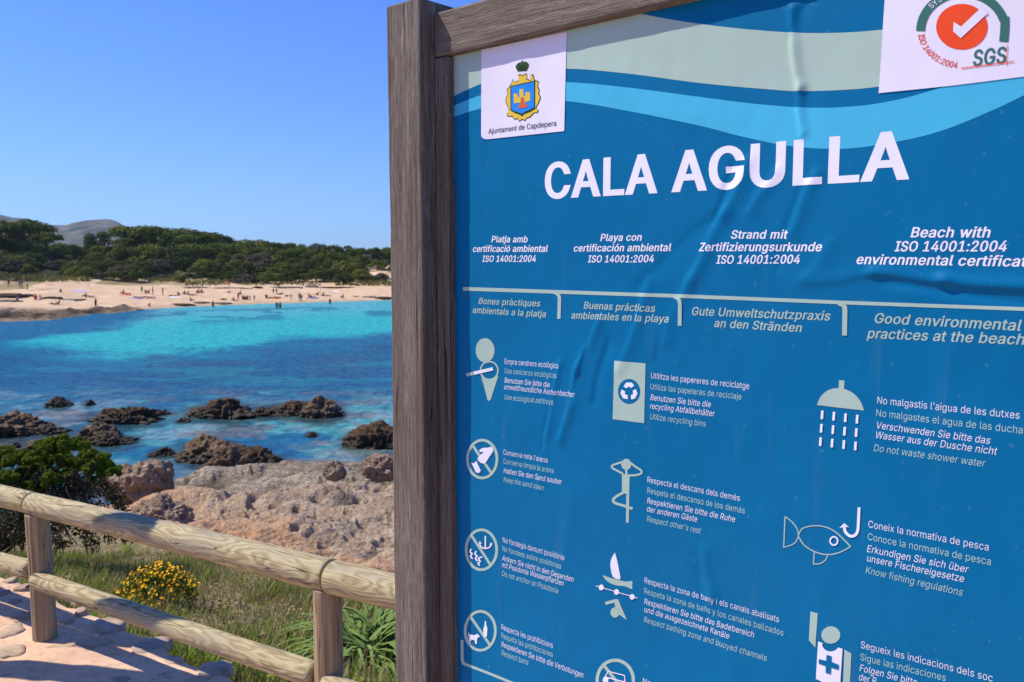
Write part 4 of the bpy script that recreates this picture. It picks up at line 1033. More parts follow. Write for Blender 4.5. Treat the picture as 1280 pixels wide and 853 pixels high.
def board_mesh(name, P2, tris, mat, off, cut=0.0):
    """flat shapes in board coordinates laid onto the creased sheet, off metres in front of it"""
    P2 = np.asarray(P2, float)
    tris = np.asarray(tris, int)
    if cut:
        bm = bmesh.new()
        vs = [bm.verts.new((p[0], 0, p[1])) for p in P2]
        for t in tris:
            try: bm.faces.new([vs[i] for i in t])
            except ValueError: pass
        lo, hi = P2.min(0), P2.max(0)
        for ax, nrm in ((0, (1, 0, 0)), (1, (0, 0, 1))):
            v = lo[ax] + cut
            while v < hi[ax]:
                co = (v, 0, 0) if ax == 0 else (0, 0, v)
                bmesh.ops.bisect_plane(bm, geom=bm.verts[:] + bm.edges[:] + bm.faces[:], plane_co=co, plane_no=nrm, dist=1e-6)
                v += cut
        bmesh.ops.triangulate(bm, faces=bm.faces)
        bm.verts.index_update()
        P2 = np.array([(v.co.x, v.co.z) for v in bm.verts])
        tris = np.array([[v.index for v in f.verts] for f in bm.faces])
        bm.free()
    # orient towards the reader (-y)
    a, b, c = P2[tris[:, 0]], P2[tris[:, 1]], P2[tris[:, 2]]
    ar = (b[:, 0] - a[:, 0]) * (c[:, 1] - a[:, 1]) - (b[:, 1] - a[:, 1]) * (c[:, 0] - a[:, 0])
    tris = tris[np.abs(ar) > 1e-12]
    ar = ar[np.abs(ar) > 1e-12]
    tris[ar < 0] = tris[ar < 0][:, ::-1]
    h = sheet_h(P2[:, 0], P2[:, 1])
    V = np.stack([P2[:, 0], -(PANEL_W + h + off), P2[:, 1]], -1)
    me = arr_mesh(name, V, tris, [mat], smooth=True)
    if len(me.vertices) == len(V):
        me.normals_split_custom_set_from_vertices([tuple(n) for n in sheet_normal(P2[:, 0], P2[:, 1])])
    return me


def fill(contours):
    """triangles of the nonzero-winding interior of closed 2D contours"""
    pts, edges, k = [], [], 0
    for c in contours:
        n = len(c)
        pts += [Vector((float(p[0]), float(p[1]))) for p in c]
        edges += [(k + i, k + (i + 1) % n) for i in range(n)]
        k += n
    v, e, f, *_ = delaunay_2d_cdt(pts, edges, [], 0, 1e-7)
    v = np.array([tuple(p) for p in v])
    f = np.array([t for t in f if len(t) == 3])
    c = v[f].mean(1)
    wn_ = np.zeros(len(f))
    for cc in contours:
        a = np.asarray(cc, float)
        b = np.roll(a, -1, 0)
        for p, q in zip(a, b):
            if p[1] == q[1]: continue
            up = (c[:, 1] >= min(p[1], q[1])) & (c[:, 1] < max(p[1], q[1]))
            xi = p[0] + (c[:, 1] - p[1]) * (q[0] - p[0]) / (q[1] - p[1])
            wn_ += np.where(up & (xi > c[:, 0]), 1 if q[1] > p[1] else -1, 0)
    return v, f[wn_ != 0]


_glyph = {}
for _l in GLYPHS.split('\n'):
    if _l:
        _adv, _rest = _l[1:].split(';', 1)
        _glyph[_l[0]] = (float(_adv), [np.array([[float(k) for k in p.split(',')] for p in c.split()]) for c in _rest.split('|') if c])
_glyph[' '] = (195.0, [])
_fills = {}


def glyph_tris(ch, bold):
    if (ch, bold) not in _fills:
        adv, cons = _glyph[ch]
        out = []
        for c in cons:
            if bold:
                p, q = np.roll(c, 1, 0), np.roll(c, -1, 0)
                e1 = c - p
                e2 = q - c
                e1 /= np.maximum(np.linalg.norm(e1, axis=1, keepdims=True), 1e-6)
                e2 /= np.maximum(np.linalg.norm(e2, axis=1, keepdims=True), 1e-6)
                n1 = np.stack([-e1[:, 1], e1[:, 0]], 1)
                n2 = np.stack([-e2[:, 1], e2[:, 0]], 1)
                m = n1 + n2
                m /= np.maximum((m * n1).sum(1, keepdims=True) , 0.35)
                c = c + m * np.array([bold, bold * 0.45])
            out.append(c)
        _fills[(ch, bold)] = (fill(out) if out else (np.zeros((0, 2)), np.zeros((0, 3), int)))
    return _fills[(ch, bold)]


def text_tris(s, bold=0, ital=0.0, track=0.0):
    V, F, x, k = [], [], 0.0, 0
    for ch in s:
        v, f = glyph_tris(ch, bold)
        if len(v):
            w = v.copy()
            w[:, 0] += x + ital * w[:, 1]
            V.append(w)
            F.append(f + k)
            k += len(v)
        x += _glyph[ch][0] + track + bold * 1.1
    return np.concatenate(V), np.concatenate(F), x


def text_width(s, bold, track): return sum(_glyph[c][0] + track + bold * 1.1 for c in s)


def place_text(s, L, R, cap_px, bold=0, ital=0.0, fit=None, track=0.0, w=PANEL_W):
    """letters between two baseline pixels of the photograph, as board coordinates"""
    a, b = on_board(*L, w), on_board(*R, w)
    top = on_board(L[0], L[1] - cap_px, w)
    v, f, wid = text_tris(s, bold, ital, track)
    nat = text_width(fit or s, bold, track)
    d = b - a
    sc = np.linalg.norm(d) / nat
    e = d / np.linalg.norm(d)
    up = np.array([0.0, 1.0])
    sv = np.linalg.norm(top - a) / CAP
    return a + v[:, :1] * sc * e + v[:, 1:] * sv * up, f


class Shape:
    def __init__(self): self.V, self.F, self.k = [], [], 0

    def add(self, v, f):
        self.V.append(np.asarray(v, float))
        self.F.append(np.asarray(f, int) + self.k)
        self.k += len(v)
        return self

    def text(self, *a, **k): return self.add(*place_text(*a, **k))

    def poly(self, pts, w=PANEL_W):
        p = np.array([on_board(x, y, w) for x, y in pts])
        # make the winding counter-clockwise
        ar = np.sum(p[:, 0] * np.roll(p[:, 1], -1) - np.roll(p[:, 0], -1) * p[:, 1])
        if ar < 0: p = p[::-1]
        return self.add(*fill([p]))

    def ell(self, c, rx, ry, n=40, w=PANEL_W, a0=0, a1=2 * math.pi, tilt=0.0):
        pts = [(c[0] + rx * math.cos(a0 + (a1 - a0) * i / n), c[1] + ry * math.sin(a0 + (a1 - a0) * i / n)) for i in range(n)]
        return self.poly(pts, w)

    def stroke(self, pts, t, closed=False, w=PANEL_W):
        p = np.array(pts, float)
        n = len(p)
        V = []
        for i in range(n):
            if closed: a, b = p[i - 1], p[(i + 1) % n]
            else: a, b = p[max(i - 1, 0)], p[min(i + 1, n - 1)]
            d = (b - a) / max(np.linalg.norm(b - a), 1e-6)
            m = np.array([-d[1], d[0]]) * t / 2
            V += [on_board(*(p[i] + m), w), on_board(*(p[i] - m), w)]
        F = []
        for i in range(n if closed else n - 1):
            a, b, c, d = 2 * i, 2 * i + 1, (2 * i + 3) % (2 * n), (2 * i + 2) % (2 * n)
            F += [(a, b, c), (a, c, d)]
        return self.add(V, F)

    def ring(self, c, rx, ry, t, n=48, a0=0, a1=None, w=PANEL_W):
        closed = a1 is None
        m = n if closed else n + 1
        a1 = 2 * math.pi if closed else a1
        return self.stroke([(c[0] + rx * math.cos(a0 + (a1 - a0) * i / n), c[1] + ry * math.sin(a0 + (a1 - a0) * i / n)) for i in range(m)], t, closed, w)

    def build(self, name, mat, parent, off=0.0006, cut=0.0, label=None):
        o = link(name, board_mesh(name, np.concatenate(self.V), np.concatenate(self.F), mat, off, cut), parent)
        if label: o['label'] = label
        return o


def curve(pts, n=12):
    """smooth polyline through points (Catmull-Rom)"""
    p = [np.array(q, float) for q in pts]
    out = []
    for i in range(len(p) - 1):
        a, b, c, d = p[max(i - 1, 0)], p[i], p[i + 1], p[min(i + 2, len(p) - 1)]
        for k in range(n):
            t = k / n
            out.append(tuple(0.5 * (2 * b + (c - a) * t + (2 * a - 5 * b + 4 * c - d) * t * t + (3 * b - a - 3 * c + d) * t ** 3)))
    out.append(tuple(p[-1]))
    return out


def print_mat(name, col, rough=0.5, spec=0.07):
    t = NT(name)
    P = t.coord('Object', (1, 1, 1))
    f = t.noise(P, 3.0, 4, 0.6)
    g = t.noise(P, 260, 2, 0.5)
    st = t.noise(t.coord('Object', (26, 26, 2.2)), 1.0, 4, 0.65)
    lo = tuple(c * 0.93 for c in col)
    hi = tuple(min(1, c * 1.06) for c in col)
    c = t.ramp(f, [(0.3, lo), (0.7, hi)])
    c = t.mix(t.ramp(st, [(0.60, (0, 0, 0)), (0.78, (0.20, 0.20, 0.20))]), c, tuple(0.55 * x + 0.09 for x in col))
    sp_ = t.noise(P, 95, 2, 0.5)
    c = t.mix(t.ramp(sp_, [(0.70, (0, 0, 0)), (0.76, (0.08, 0.08, 0.08))]), c, (0.42, 0.45, 0.45))
    fd = t.noise(t.coord('Object', (1.6, 1.6, 2.4)), 1.0, 3, 0.5)
    c = t.mix(t.ramp(fd, [(0.45, (0, 0, 0)), (0.7, (0.16, 0.16, 0.16))]), c, tuple(0.8 * x + k for x, k in zip(col, (0.015, 0.055, 0.075))))
    return t.out(c, t.math('MULTIPLY_ADD', f, 0.12, rough - 0.06), t.bump(g, 0.05, 0.0004), spec)


M['wood_z'] = grey_wood('weathered_wood_upright', 2)
M['wood_x'] = grey_wood('weathered_wood_level', 0)
BLUE = (0.001, 0.134, 0.298)
M['blue'] = print_mat('sign_blue', BLUE)
M['pale'] = print_mat('sign_pale_green', (0.37, 0.50, 0.43))
M['palegreen'] = print_mat('sign_mint', (0.40, 0.61, 0.55))
M['sky'] = print_mat('sign_light_blue', (0.060, 0.42, 0.63))
M['white'] = print_mat('sign_white', (0.76, 0.75, 0.84))
M['sticker'] = print_mat('sticker_white', (0.73, 0.70, 0.80), 0.5)
M['yellow'] = print_mat('crest_gold', (0.72, 0.50, 0.06))
M['crestblue'] = print_mat('crest_blue', (0.02, 0.24, 0.75))
M['crestred'] = print_mat('crest_red', (0.55, 0.13, 0.06))
M['crestdark'] = print_mat('crest_dark', (0.03, 0.05, 0.02))
M['crestgreen'] = print_mat('crest_green', (0.035, 0.09, 0.03))
M['ink'] = print_mat('sticker_ink', (0.045, 0.05, 0.06))
M['orange'] = print_mat('badge_orange', (0.78, 0.075, 0.022))
M['badge'] = print_mat('badge_green', (0.045, 0.155, 0.135))


def build_sign():
    rz = math.atan2(SU[1], SU[0])
    sign = empty('information_sign', tuple(SIGN_O), rz)
    tag(sign, 'large blue beach information board in a weathered wooden frame beside the log fence', 'sign')
    zt = at_depth(484, 8, 1.75)[2]
    # board extents
    uL = on_board(566.5, 400, PANEL_W)[0]
    u_post = on_board(528, 400, 0.0)[0]
    u_rail = on_board(562.5, 400, RAIL_W)[0]
    uR = 1.36
    z_rt = on_board(534, 19, RAIL_W)[1]
    z_rb = on_board(540, 73, RAIL_W)[1]
    zb = 0.42
    post_w = u_post
    dep = 0.115
    for k, u0 in enumerate((0.0, uR + (u_rail - u_post))):
        bm = box_bm(u0, u0 + post_w, 0.0, dep, -0.5, zt, 0.005, 2)
        bmesh.ops.subdivide_edges(bm, edges=[e for e in bm.edges if abs(e.verts[0].co.z - e.verts[1].co.z) > 1], cuts=40)
        for v in bm.verts:
            v.co.x += 0.0012 * math.sin(v.co.z * 5 + k) + 0.0006 * math.sin(v.co.z * 31)
        link('post', bm_mesh('post', bm, [M['wood_z']]), sign)
    yr = -RAIL_W
    for k, u0 in enumerate((u_post + 0.0015, uR)):
        bm = box_bm(u0, u0 + (u_rail - u_post) - 0.003, yr, yr + 0.055, zb + 0.0, z_rb - 0.0018, 0.003, 2)
        link('side_rail', bm_mesh('side_rail', bm, [M['wood_z']]), sign)
    bm = box_bm(u_post + 0.0015, uR + (u_rail - u_post) - 0.0015, yr - 0.0015, yr + 0.055, z_rb, z_rt, 0.005, 2)
    link('top_rail', bm_mesh('top_rail', bm, [M['wood_x']]), sign)
    bm = box_bm(u_post + 0.0015, uR + (u_rail - u_post) - 0.0015, yr - 0.0015, yr + 0.055, zb - 0.092, zb, 0.004, 2)
    link('bottom_rail', bm_mesh('bottom_rail', bm, [M['wood_x']]), sign)
    bm = box_bm(u_rail - 0.01, uR + 0.01, -PANEL_W + 0.006, -PANEL_W + 0.014, zb - 0.01, z_rb + 0.02, 0.0, 1)
    link('backing_board', bm_mesh('backing_board', bm, [M['wood_x']]), sign)

    # the printed sheet
    us = np.arange(u_rail - 0.008, uR + 0.008, 0.0026)
    zs = np.arange(zb - 0.008, z_rb + 0.012, 0.0026)
    U, Z = np.meshgrid(us, zs)
    h = sheet_h(U.ravel(), Z.ravel())
    V = np.stack([U.ravel(), -(PANEL_W + h), Z.ravel()], -1)
    panel = link('panel', arr_mesh('panel', V, grid_faces(len(zs), len(us)), [M['blue']], smooth=True), sign)

    S = Shape
    # wave bands at the top
    z5 = lambda l: [(560 + x * 0.5625, y * 0.5625) for x, y in l]
    beige_t = z5(curve([(-60, 20), (60, -60), (250, -20), (380, 18), (480, 41), (630, 62), (800, 74), (960, 67), (1120, 40), (1300, -20), (1420, -70)], 8))
    beige_b = z5(curve([(-60, 262), (8, 217), (75, 186), (150, 160), (263, 153), (400, 164), (560, 185), (700, 198), (800, 203), (957, 193), (1100, 160), (1300, 90), (1420, 40)], 8))
    lb_t = z5(curve([(-60, 275), (8, 238), (75, 211), (160, 188), (263, 183), (400, 195), (560, 216), (700, 233), (830, 240), (957, 230), (1090, 197), (1280, 130), (1420, 70)], 8))
    lb_b = z5(curve([(-60, 300), (8, 263), (75, 241), (160, 225), (263, 225), (400, 247), (560, 280), (650, 303), (760, 325), (880, 331), (1000, 315), (1100, 290), (1200, 250), (1280, 212), (1420, 140)], 8))

    def band(t, b, name, mat):
        a = np.array([on_board(*p) for p in t])
        c = np.array([on_board(*p) for p in b])
        lo, hi = max(a[:, 0].min(), c[:, 0].min(), u_rail - 0.005), min(a[:, 0].max(), c[:, 0].max(), uR + 0.004)
        u = np.arange(lo, hi, 0.0026)
        top = np.minimum(np.interp(u, a[:, 0], a[:, 1]), z_rb + 0.01)
        bot = np.minimum(np.interp(u, c[:, 0], c[:, 1]), z_rb + 0.009)
        m = 60
        P = np.concatenate([np.stack([u, bot + (top - bot) * j / m], -1) for j in range(m + 1)])
        q = grid_faces(m + 1, len(u))
        tri = np.concatenate([q[:, [0, 1, 2]], q[:, [0, 2, 3]]])
        s = Shape().add(P, tri)
        return s.build(name, mat, panel, 0.00026)
    band(beige_t, beige_b, 'wave_band', M['pale'])['label'] = 'pale grey green wave at the top of the board'
    band(lb_t, lb_b, 'wave_band', M['sky'])['label'] = 'light blue wave above the title'

    BI = dict(bold=22, ital=0.21)
    S().text('CALA AGULLA', (680, 248.3), (1138, 222.8), 43.0, bold=30, track=2).build('title_lettering', M['white'], panel, 0.00038, 0.006)
    for lang, rows in (
        ('Catalan', [('Platja amb', (613.9, 303), (659.6, 303.2), 7.7), ('certificació ambiental', (590.9, 315.1), (684.7, 315), 7.7), ('ISO 14001:2004', (602.9, 327.5), (670.1, 327.5), 7.7)]),
        ('Spanish', [('Playa con', (749.8, 301.5), (802.1, 301), 8.7), ('certificación ambiental', (716.6, 314.6), (838.4, 314), 8.5), ('ISO 14001:2004', (734.6, 328.2), (817.3, 328), 8.5)]),
        ('German', [('Strand mit', (913.2, 298.5), (983.7, 298.5), 10.3), ('Zertifizierungsurkunde', (873.3, 314), (1027.3, 314.2), 10.1), ('ISO 14001:2004', (895, 329.8), (999.8, 329.6), 10.2)]),
        ('English', [('Beach with', (1137.3, 296.8), (1238, 297), 12.4), ('ISO 14001:2004', (1117.8, 314.3), (1258.3, 314.5), 12.3), ('environmental certification', (1069.6, 330.1), (1190.6, 332), 11.8, 'environmental')])):
        sh = S()
        for s, L, R, c, *fit in rows: sh.text(s, L, R, c, fit=fit[0] if fit else None, **BI)
        sh.build('lettering', M['white'], panel, 0.00038, 0.03, 'white bold certificate lines in ' + lang)
    for lang, rows in (
        ('Catalan', [('Bones pràctiques', (598.2, 380), (675.3, 383.5), 7.5), ('ambientals a la platja', (590.9, 391.2), (682.6, 396.9), 7.5)]),
        ('Spanish', [('Buenas prácticas', (728.7, 385.9), (819, 390.3), 8.6), ('ambientales en la playa', (713.5, 398.3), (836.5, 403.4), 8.6)]),
        ('German', [('Gute Umweltschutzpraxis', (864, 394), (1037.6, 400.9), 10.2), ('an den Stränden', (892.3, 408.8), (1002.3, 415.4), 10.2)]),
        ('English', [('Good environmental', (1091.6, 403.7), (1275.9, 413.7), 12.2), ('practices at the beach', (1083, 422.6), (1281, 431.2), 12.0)])):
        sh = S()
        for s, L, R, c in rows: sh.text(s, L, R, c, bold=17, ital=0.21)
        sh.build('lettering', M['pale'], panel, 0.00038, 0.03, 'pale green heading under the dividing line in ' + lang)
    S().stroke([(579.2, 361.2), (700, 365.2), (860, 370.6), (1053, 378.4), (1280, 386.6), (1330, 388.4)], 4.6).build('divider_line', M['pale'], panel, 0.0005, 0.004)
    for x, y0, y1, t in ((699.5, 365, 398.7, 4.2), (850.6, 370.5, 407.5, 4.8), (1056.3, 378.6, 419.6, 6.2)):
        S().stroke([(x - 8, y0 + 0.2), (x - 3, y0 + 2.2), (x - 0.4, y0 + 5.5), (x, y0 + 10), (x - 0.7, y1)], t).build('divider_tick', M['pale'], panel, 0.0009)
    S().stroke(curve([(577.9, 800), (577.9, 823), (579.5, 828.5), (584.5, 831.6), (638.6, 853), (700, 879), (1000, 1005)], 4), 3.3).build('border_line', M['pale'], panel, 0.00038, 0.03)

    LANG = {'C': 'Catalan', 'S': 'Spanish', 'D': 'German', 'E': 'English'}

    def block(name, rows, cap):
        for key in 'CSDE':
            sh = S()
            for s, L, R, kind, *fit in rows:
                if kind == key:
                    sh.text(s, L, R, cap, bold=-2 if kind == 'D' else -5, ital=0.2 if kind in 'DE' else 0.0, fit=fit[0] if fit else None, track=8)
            if sh.V:
                sh.build('lettering', M['palegreen' if key in 'SE' else 'white'], panel, 0.00038, 0.0, ('pale green ' if key in 'SE' else 'white ') + LANG[key] + ' advice text ' + name)
    block('about ashtrays', [
        ('Empra cendrers ecològics', (630.6, 455), (699, 460.8), 'C'), ('Usa ceniceros ecológicos', (630.6, 466.6), (697, 473), 'S'), ('Benutzen Sie bitte die', (630.3, 478.3), (687.3, 484.4), 'D'),
        ('umweltfreundliche Aschenbecher', (629.8, 486.6), (718.6, 496.7), 'D'), ('Use ecological ashtrays', (630.3, 499.4), (691.7, 506), 'E')], 6.5)
    block('about clean sand', [
        ("Conserva neta l'arena", (629.2, 568.3), (685, 578.9), 'C'), ('Conserva limpia la arena', (629.2, 579.7), (692.5, 591.9), 'S'), ('Halten Sie den Sand sauber', (629.2, 591.3), (702.2, 605.8), 'D'),
        ('Keep the sand clean', (629.2, 602.3), (680, 613.3), 'E')], 6.5)
    block('about anchoring', [
        ('No fondegis damunt posidònia', (627.9, 678.1), (706, 700.7), 'C'), ('No fondees sobre posidonea', (627.4, 688.8), (702, 711.4), 'S'), ('Ankern Sie nicht in den Gegenden', (627.4, 700.7), (717, 727.9), 'D'),
        ('mit Posidonia Wasserpflanzen', (627, 709), (705.2, 732.6), 'D'), ('Do not anchor on Posidonia', (627, 719.8), (698, 742.4), 'E')], 6.6)
    block('about prohibitions', [
        ('Respecta les prohibicions', (626.2, 786.9), (691.4, 810.7), 'C'), ('Respeta las prohibiciones', (626.2, 797.6), (691.4, 821.9), 'S'), ('Respektieren Sie bitte die Verbotungen', (626.2, 808.3), (729, 848), 'D'),
        ('Respect bans', (626.2, 819), (660.5, 831.7), 'E')], 6.8)
    block('about recycling bins', [
        ('Utilitza les papereres de reciclatge', (813.6, 473), (937.3, 486.7), 'C'), ('Utiliza las papeleras de reciclaje', (813, 486.7), (927.3, 499.8), 'S'), ('Benutzen Sie bitte die', (812.7, 500.1), (888.7, 509.4), 'D'),
        ('recycling Abfallbehälter', (812.2, 510.8), (893.5, 520.7), 'D'), ('Utilize recycling bins', (812.2, 523.8), (882.3, 533.5), 'E')], 7.2)
    block('about rest', [
        ('Respecta el descans dels demés', (808.8, 603), (925.6, 626.5), 'C'), ('Respeta el descanso de los demás', (808.8, 616.4), (932, 642.2), 'S'), ('Respektieren Sie bitte die Ruhe', (808.4, 629.1), (919.3, 652.8), 'D'),
        ('der anderen Gäste', (808, 639.4), (871.5, 652.8), 'D'), ("Respect other's rest", (808, 651.8), (875.8, 667.4), 'E')], 7.2)
    block('about the bathing zone', [
        ('Respecta la zona de bany i els canals abalisats', (805.5, 728.6), (974.4, 778.4), 'C'), ('Respeta la zona de baño y los canales balizados', (805, 741.7), (979.8, 795.3), 'S'),
        ('Respektieren Sie bitte das Badebereich', (805, 754.8), (942.6, 797.5), 'D'), ('und die ausgezeichnete Kanäle', (805, 764.7), (911.6, 798.8), 'D'), ('Respect bathing zone and buoyed channels', (804.4, 777.4), (958.2, 827), 'E')], 7.2)
    block('about cars', [('No', (802.8, 854.5), (814, 858), 'C')], 7.2)
    block('about shower water', [
        ("No malgastis l'aigua de les dutxes", (1095.8, 504.4), (1275.2, 523.9), 'C'), ('No malgastes el agua de las duchas', (1094.5, 520.2), (1279.5, 542.5), 'S', 'No malgastes el agua de las ducha'),
        ('Verschwenden Sie bitte das', (1094.5, 535.5), (1238, 555.2), 'D'), ('Wasser aus der Dusche nicht', (1093.6, 547.5), (1246, 568.7), 'D'), ('Do not waste shower water', (1091.4, 563.9), (1231.2, 583.6), 'E')], 8.7)
    block('about fishing', [
        ('Coneix la normativa de pesca', (1085, 659), (1236.8, 688.8), 'C'), ('Conoce la normativa de pesca', (1084.3, 674.5), (1239.5, 707), 'S'), ('Erkundigen Sie sich über', (1083, 689.5), (1210, 716.3), 'D'),
        ('unsere Fischereigesetze', (1083, 701.3), (1205, 728), 'D'), ('Know fishing regulations', (1081.3, 716.3), (1203.3, 745), 'E')], 8.7)
    block('about lifeguards', [
        ('Segueix les indicacions dels soc', (1075.6, 809.8), (1241.5, 852.6), 'C'), ('Sigue las indicaciones', (1075, 825), (1182.6, 852.1), 'S'), ('Folgen Sie bitte', (1073.8, 838.5), (1146, 857.5), 'D'),
        ('der R', (1072.9, 849.9), (1095, 855.8), 'D')], 8.7)

    # pictograms: pale part and white part of each
    def picto(label, pale=None, white=None, blue=None):
        for s, m, off in ((pale, M['pale'], 0.0006), (blue, M['blue'], 0.00085), (white, M['white'], 0.0011)):
            if s is not None: s.build('pictogram', m, panel, off, 0.006, label)
    p = S().ell((606.6, 438.1), 11.7, 15.2).poly([(601, 448), (614, 448), (611.5, 453.5), (606.9, 454.2)]).ring((611.6, 463.4), 10.8, 11.2, 1.9)
    p.poly([(601.6, 470.5)] + [(611.6 + 11.3 * math.cos(a), 463.4 + 11.9 * math.sin(a)) for a in np.linspace(2.5, 0.64, 12)] + [(622.8, 470.5), (613.2, 500.0), (611.0, 501.6), (609.2, 500.0)])
    p.stroke([(583, 468.9), (591.3, 467.0)], 4.0)
    picto('pale figure with a cigarette in a cone ashtray', p, S().stroke([(592.3, 466.8), (616.2, 461.2)], 4.0))

    def ban(c, rx, ry, t, a, b): return S().ring(c, rx, ry, t, 56).stroke([a, b], t * 0.95)
    z = lambda l, s, ox, oy: [(ox + x / s, oy + y / s) for x, y in l]
    zd = lambda l: z(l, 6.4, 560, 530)
    wh = S().poly(zd(curve([(352, 182), (364, 215), (335, 262), (302, 312), (280, 316), (262, 300), (250, 262), (282, 232), (282, 222), (262, 226), (254, 212), (282, 192), (318, 190), (352, 182)], 4)[:-1]))
    wh.poly(zd([(190, 310), (208, 316), (235, 294), (240, 318), (266, 372), (256, 390), (240, 392), (226, 384), (205, 338)]))
    for q in ((246, 276), (252, 292), (266, 306)): wh.poly(zd([(q[0] - 4, q[1] - 8), (q[0] + 10, q[1] - 4), (q[0] + 6, q[1] + 8), (q[0] - 8, q[1] + 4)]))
    picto('crossed circle with a hand dropping litter', ban((603.1, 574), 18.4, 23.6, 3.4, (590.2, 555.6), (615, 592.2)), wh)
    ze = lambda l: z(l, 4.2, 560, 650)
    wh = S().stroke(ze([(197, 84), (197, 147)]), 1.7).stroke(ze(curve([(168, 120), (174, 140), (197, 150), (220, 143), (228, 128)], 6)), 1.7)
    wh.poly(ze([(162, 128), (168, 110), (178, 124)])).poly(ze([(218, 128), (231, 118), (232, 136)]))
    for x, y in ((122, 152), (148, 164), (176, 194)):
        wh.stroke(ze(curve([(x + 2, y), (x - 5, y + 14), (x + 6, y + 26), (x - 2, y + 38), (x + 9, y + 52)] if x < 170 else [(x + 4, y), (x - 14, y + 8), (x - 6, y + 24), (x - 16, y + 34), (x - 8, y + 46)], 6)), 1.9)
    picto('crossed circle with an anchor over seagrass', ban((601.9, 687.4), 18.9, 24.9, 3.4, (589.6, 669.5), (613.4, 706.6)), wh)
    wh = S().poly(ze([(193, 532), (200, 532), (201, 552), (207, 568), (205, 612), (186, 616), (186, 572), (192, 553)]))
    wh.poly(ze([(108, 588), (116, 600), (140, 606), (152, 598), (160, 604), (168, 612), (156, 620), (152, 630), (152, 652), (145, 652), (140, 632), (126, 628), (118, 640), (122, 652), (112, 646), (110, 618)]))
    picto('crossed circle with a dog and a bottle', ban((600.5, 788.8), 18.7, 24.3, 3.4, (588.2, 771), (612.8, 807.4)), wh)
    # recycling bin
    wh = S()
    c0 = (786.6, 489.5)
    for k in range(3):
        a = math.radians(-90 + 120 * k)
        q = []
        for da, r in ((-50, 9.6), (-18, 11.8), (18, 11.8), (44, 10.4), (34, 5.4), (0, 6.4), (-40, 5.2)):
            q.append((c0[0] + r * 0.93 * math.cos(a + math.radians(da)), c0[1] + r * math.sin(a + math.radians(da))))
        wh.poly(q)
    picto('pale bin with a recycling symbol', S().poly([(768, 451), (807.4, 454.4), (805.3, 529.2), (766.1, 524.2)]), wh, S().ell(c0, 13.9, 15.6))
    zg = lambda l: z(l, 5.818, 740, 560)
    p = S().ell(zg([(251, 120)])[0], 6.3, 7.0).poly(zg([(243, 150), (259, 150), (260, 192), (243, 192)])).poly(zg([(220, 190), (276, 194), (272, 336), (218, 330)]))
    p.stroke(zg([(262, 320), (258, 545)]), 3.6).stroke(zg(curve([(228, 326), (180, 352), (155, 380), (172, 402), (230, 420), (297, 443)], 6)), 3.4)
    p.stroke(zg(curve([(228, 102), (180, 116), (148, 128), (150, 146), (185, 166), (228, 190)], 6)), 2.6).stroke(zg(curve([(280, 108), (320, 138), (358, 164), (358, 186), (320, 198), (270, 200)], 6)), 2.6)
    picto('pale figure standing on one leg with hands behind the head', p)
    zh = lambda l: z(l, 4.571, 730, 680)
    p = S().poly(zh(curve([(106, 178), (150, 194), (200, 206), (240, 216), (275, 212), (276, 240), (275, 258), (235, 242), (190, 238), (150, 224), (122, 202), (106, 178)], 3)[:-1]))
    p.build('pictogram', M['pale'], panel, 0.00038, 0.012, 'pale hull of the boat')
    p = S()
    p.stroke(zh([(124, 340), (187, 323)]), 4.0).poly(zh([(172, 318), (196, 316), (246, 436), (186, 392)])).ell(zh([(178, 392)])[0], 5.6, 6.4)
    wh = S().poly(zh(curve([(178, 50), (190, 90), (202, 150), (208, 200), (170, 190), (156, 150), (153, 105), (164, 72), (178, 50)], 4)[:-1]))
    wh.build('pictogram', M['white'], panel, 0.00085, 0.012, 'white sail of the boat')
    wh = S()
    wh.stroke(zh([(70, 239), (308, 309)]), 0.9)
    for q in ((101, 248), (188, 274), (277, 302)): wh.ell(zh([q])[0], 3.2, 3.6, 16)
    picto('sailing boat, buoy line and swimmer', p, wh)
    wh = S().stroke(zh([(108, 782), (140, 728), (232, 752), (236, 800)]), 1.4).stroke(zh([(122, 760), (236, 790)]), 1.4).ell(zh([(125, 776)])[0], 3.6, 4.2, 16)
    picto('crossed circle with a car', S().ring((769, 850.5), 22.6, 25.0, 4.2, 56).stroke([(755, 832), (786, 872)], 4.0), wh)
    zi = lambda l: z(l, 4.571, 1000, 460)
    p = S().poly(zi([(223, 71), (254, 73), (252, 128), (221, 126)])).poly(zi(curve([(97, 213), (120, 162), (170, 124), (236, 117), (300, 142), (345, 190), (367, 244)], 6)))
    wh = S()
    for r in range(3):
        for k in range(4):
            x, y = 128 + k * 66.7 - r * 4.5, 243 + r * 76.5 + k * 8.2
            wh.poly(zi([(x - 6, y), (x + 8, y + 1), (x + 5, y + 50), (x - 9, y + 49)]))
    picto('shower head with falling drops', p, wh)
    zj = lambda l: z(l, 4.0, 960, 610)
    p = S().stroke(zj(curve([(85, 143), (122, 172), (148, 210), (150, 248), (128, 280), (78, 298)], 6)), 1.4).stroke(zj([(86, 142), (79, 299)]), 1.5)
    p.stroke(zj(curve([(152, 240), (172, 204), (225, 190), (285, 195), (345, 226), (414, 293)], 6)), 1.5).stroke(zj(curve([(152, 240), (180, 285), (235, 320), (300, 334), (360, 322), (414, 293)], 6)), 1.5)
    p.stroke(zj([(232, 320), (227, 382)]), 1.4).stroke(zj(curve([(226, 381), (262, 378), (288, 360), (298, 338)], 6)), 1.4)
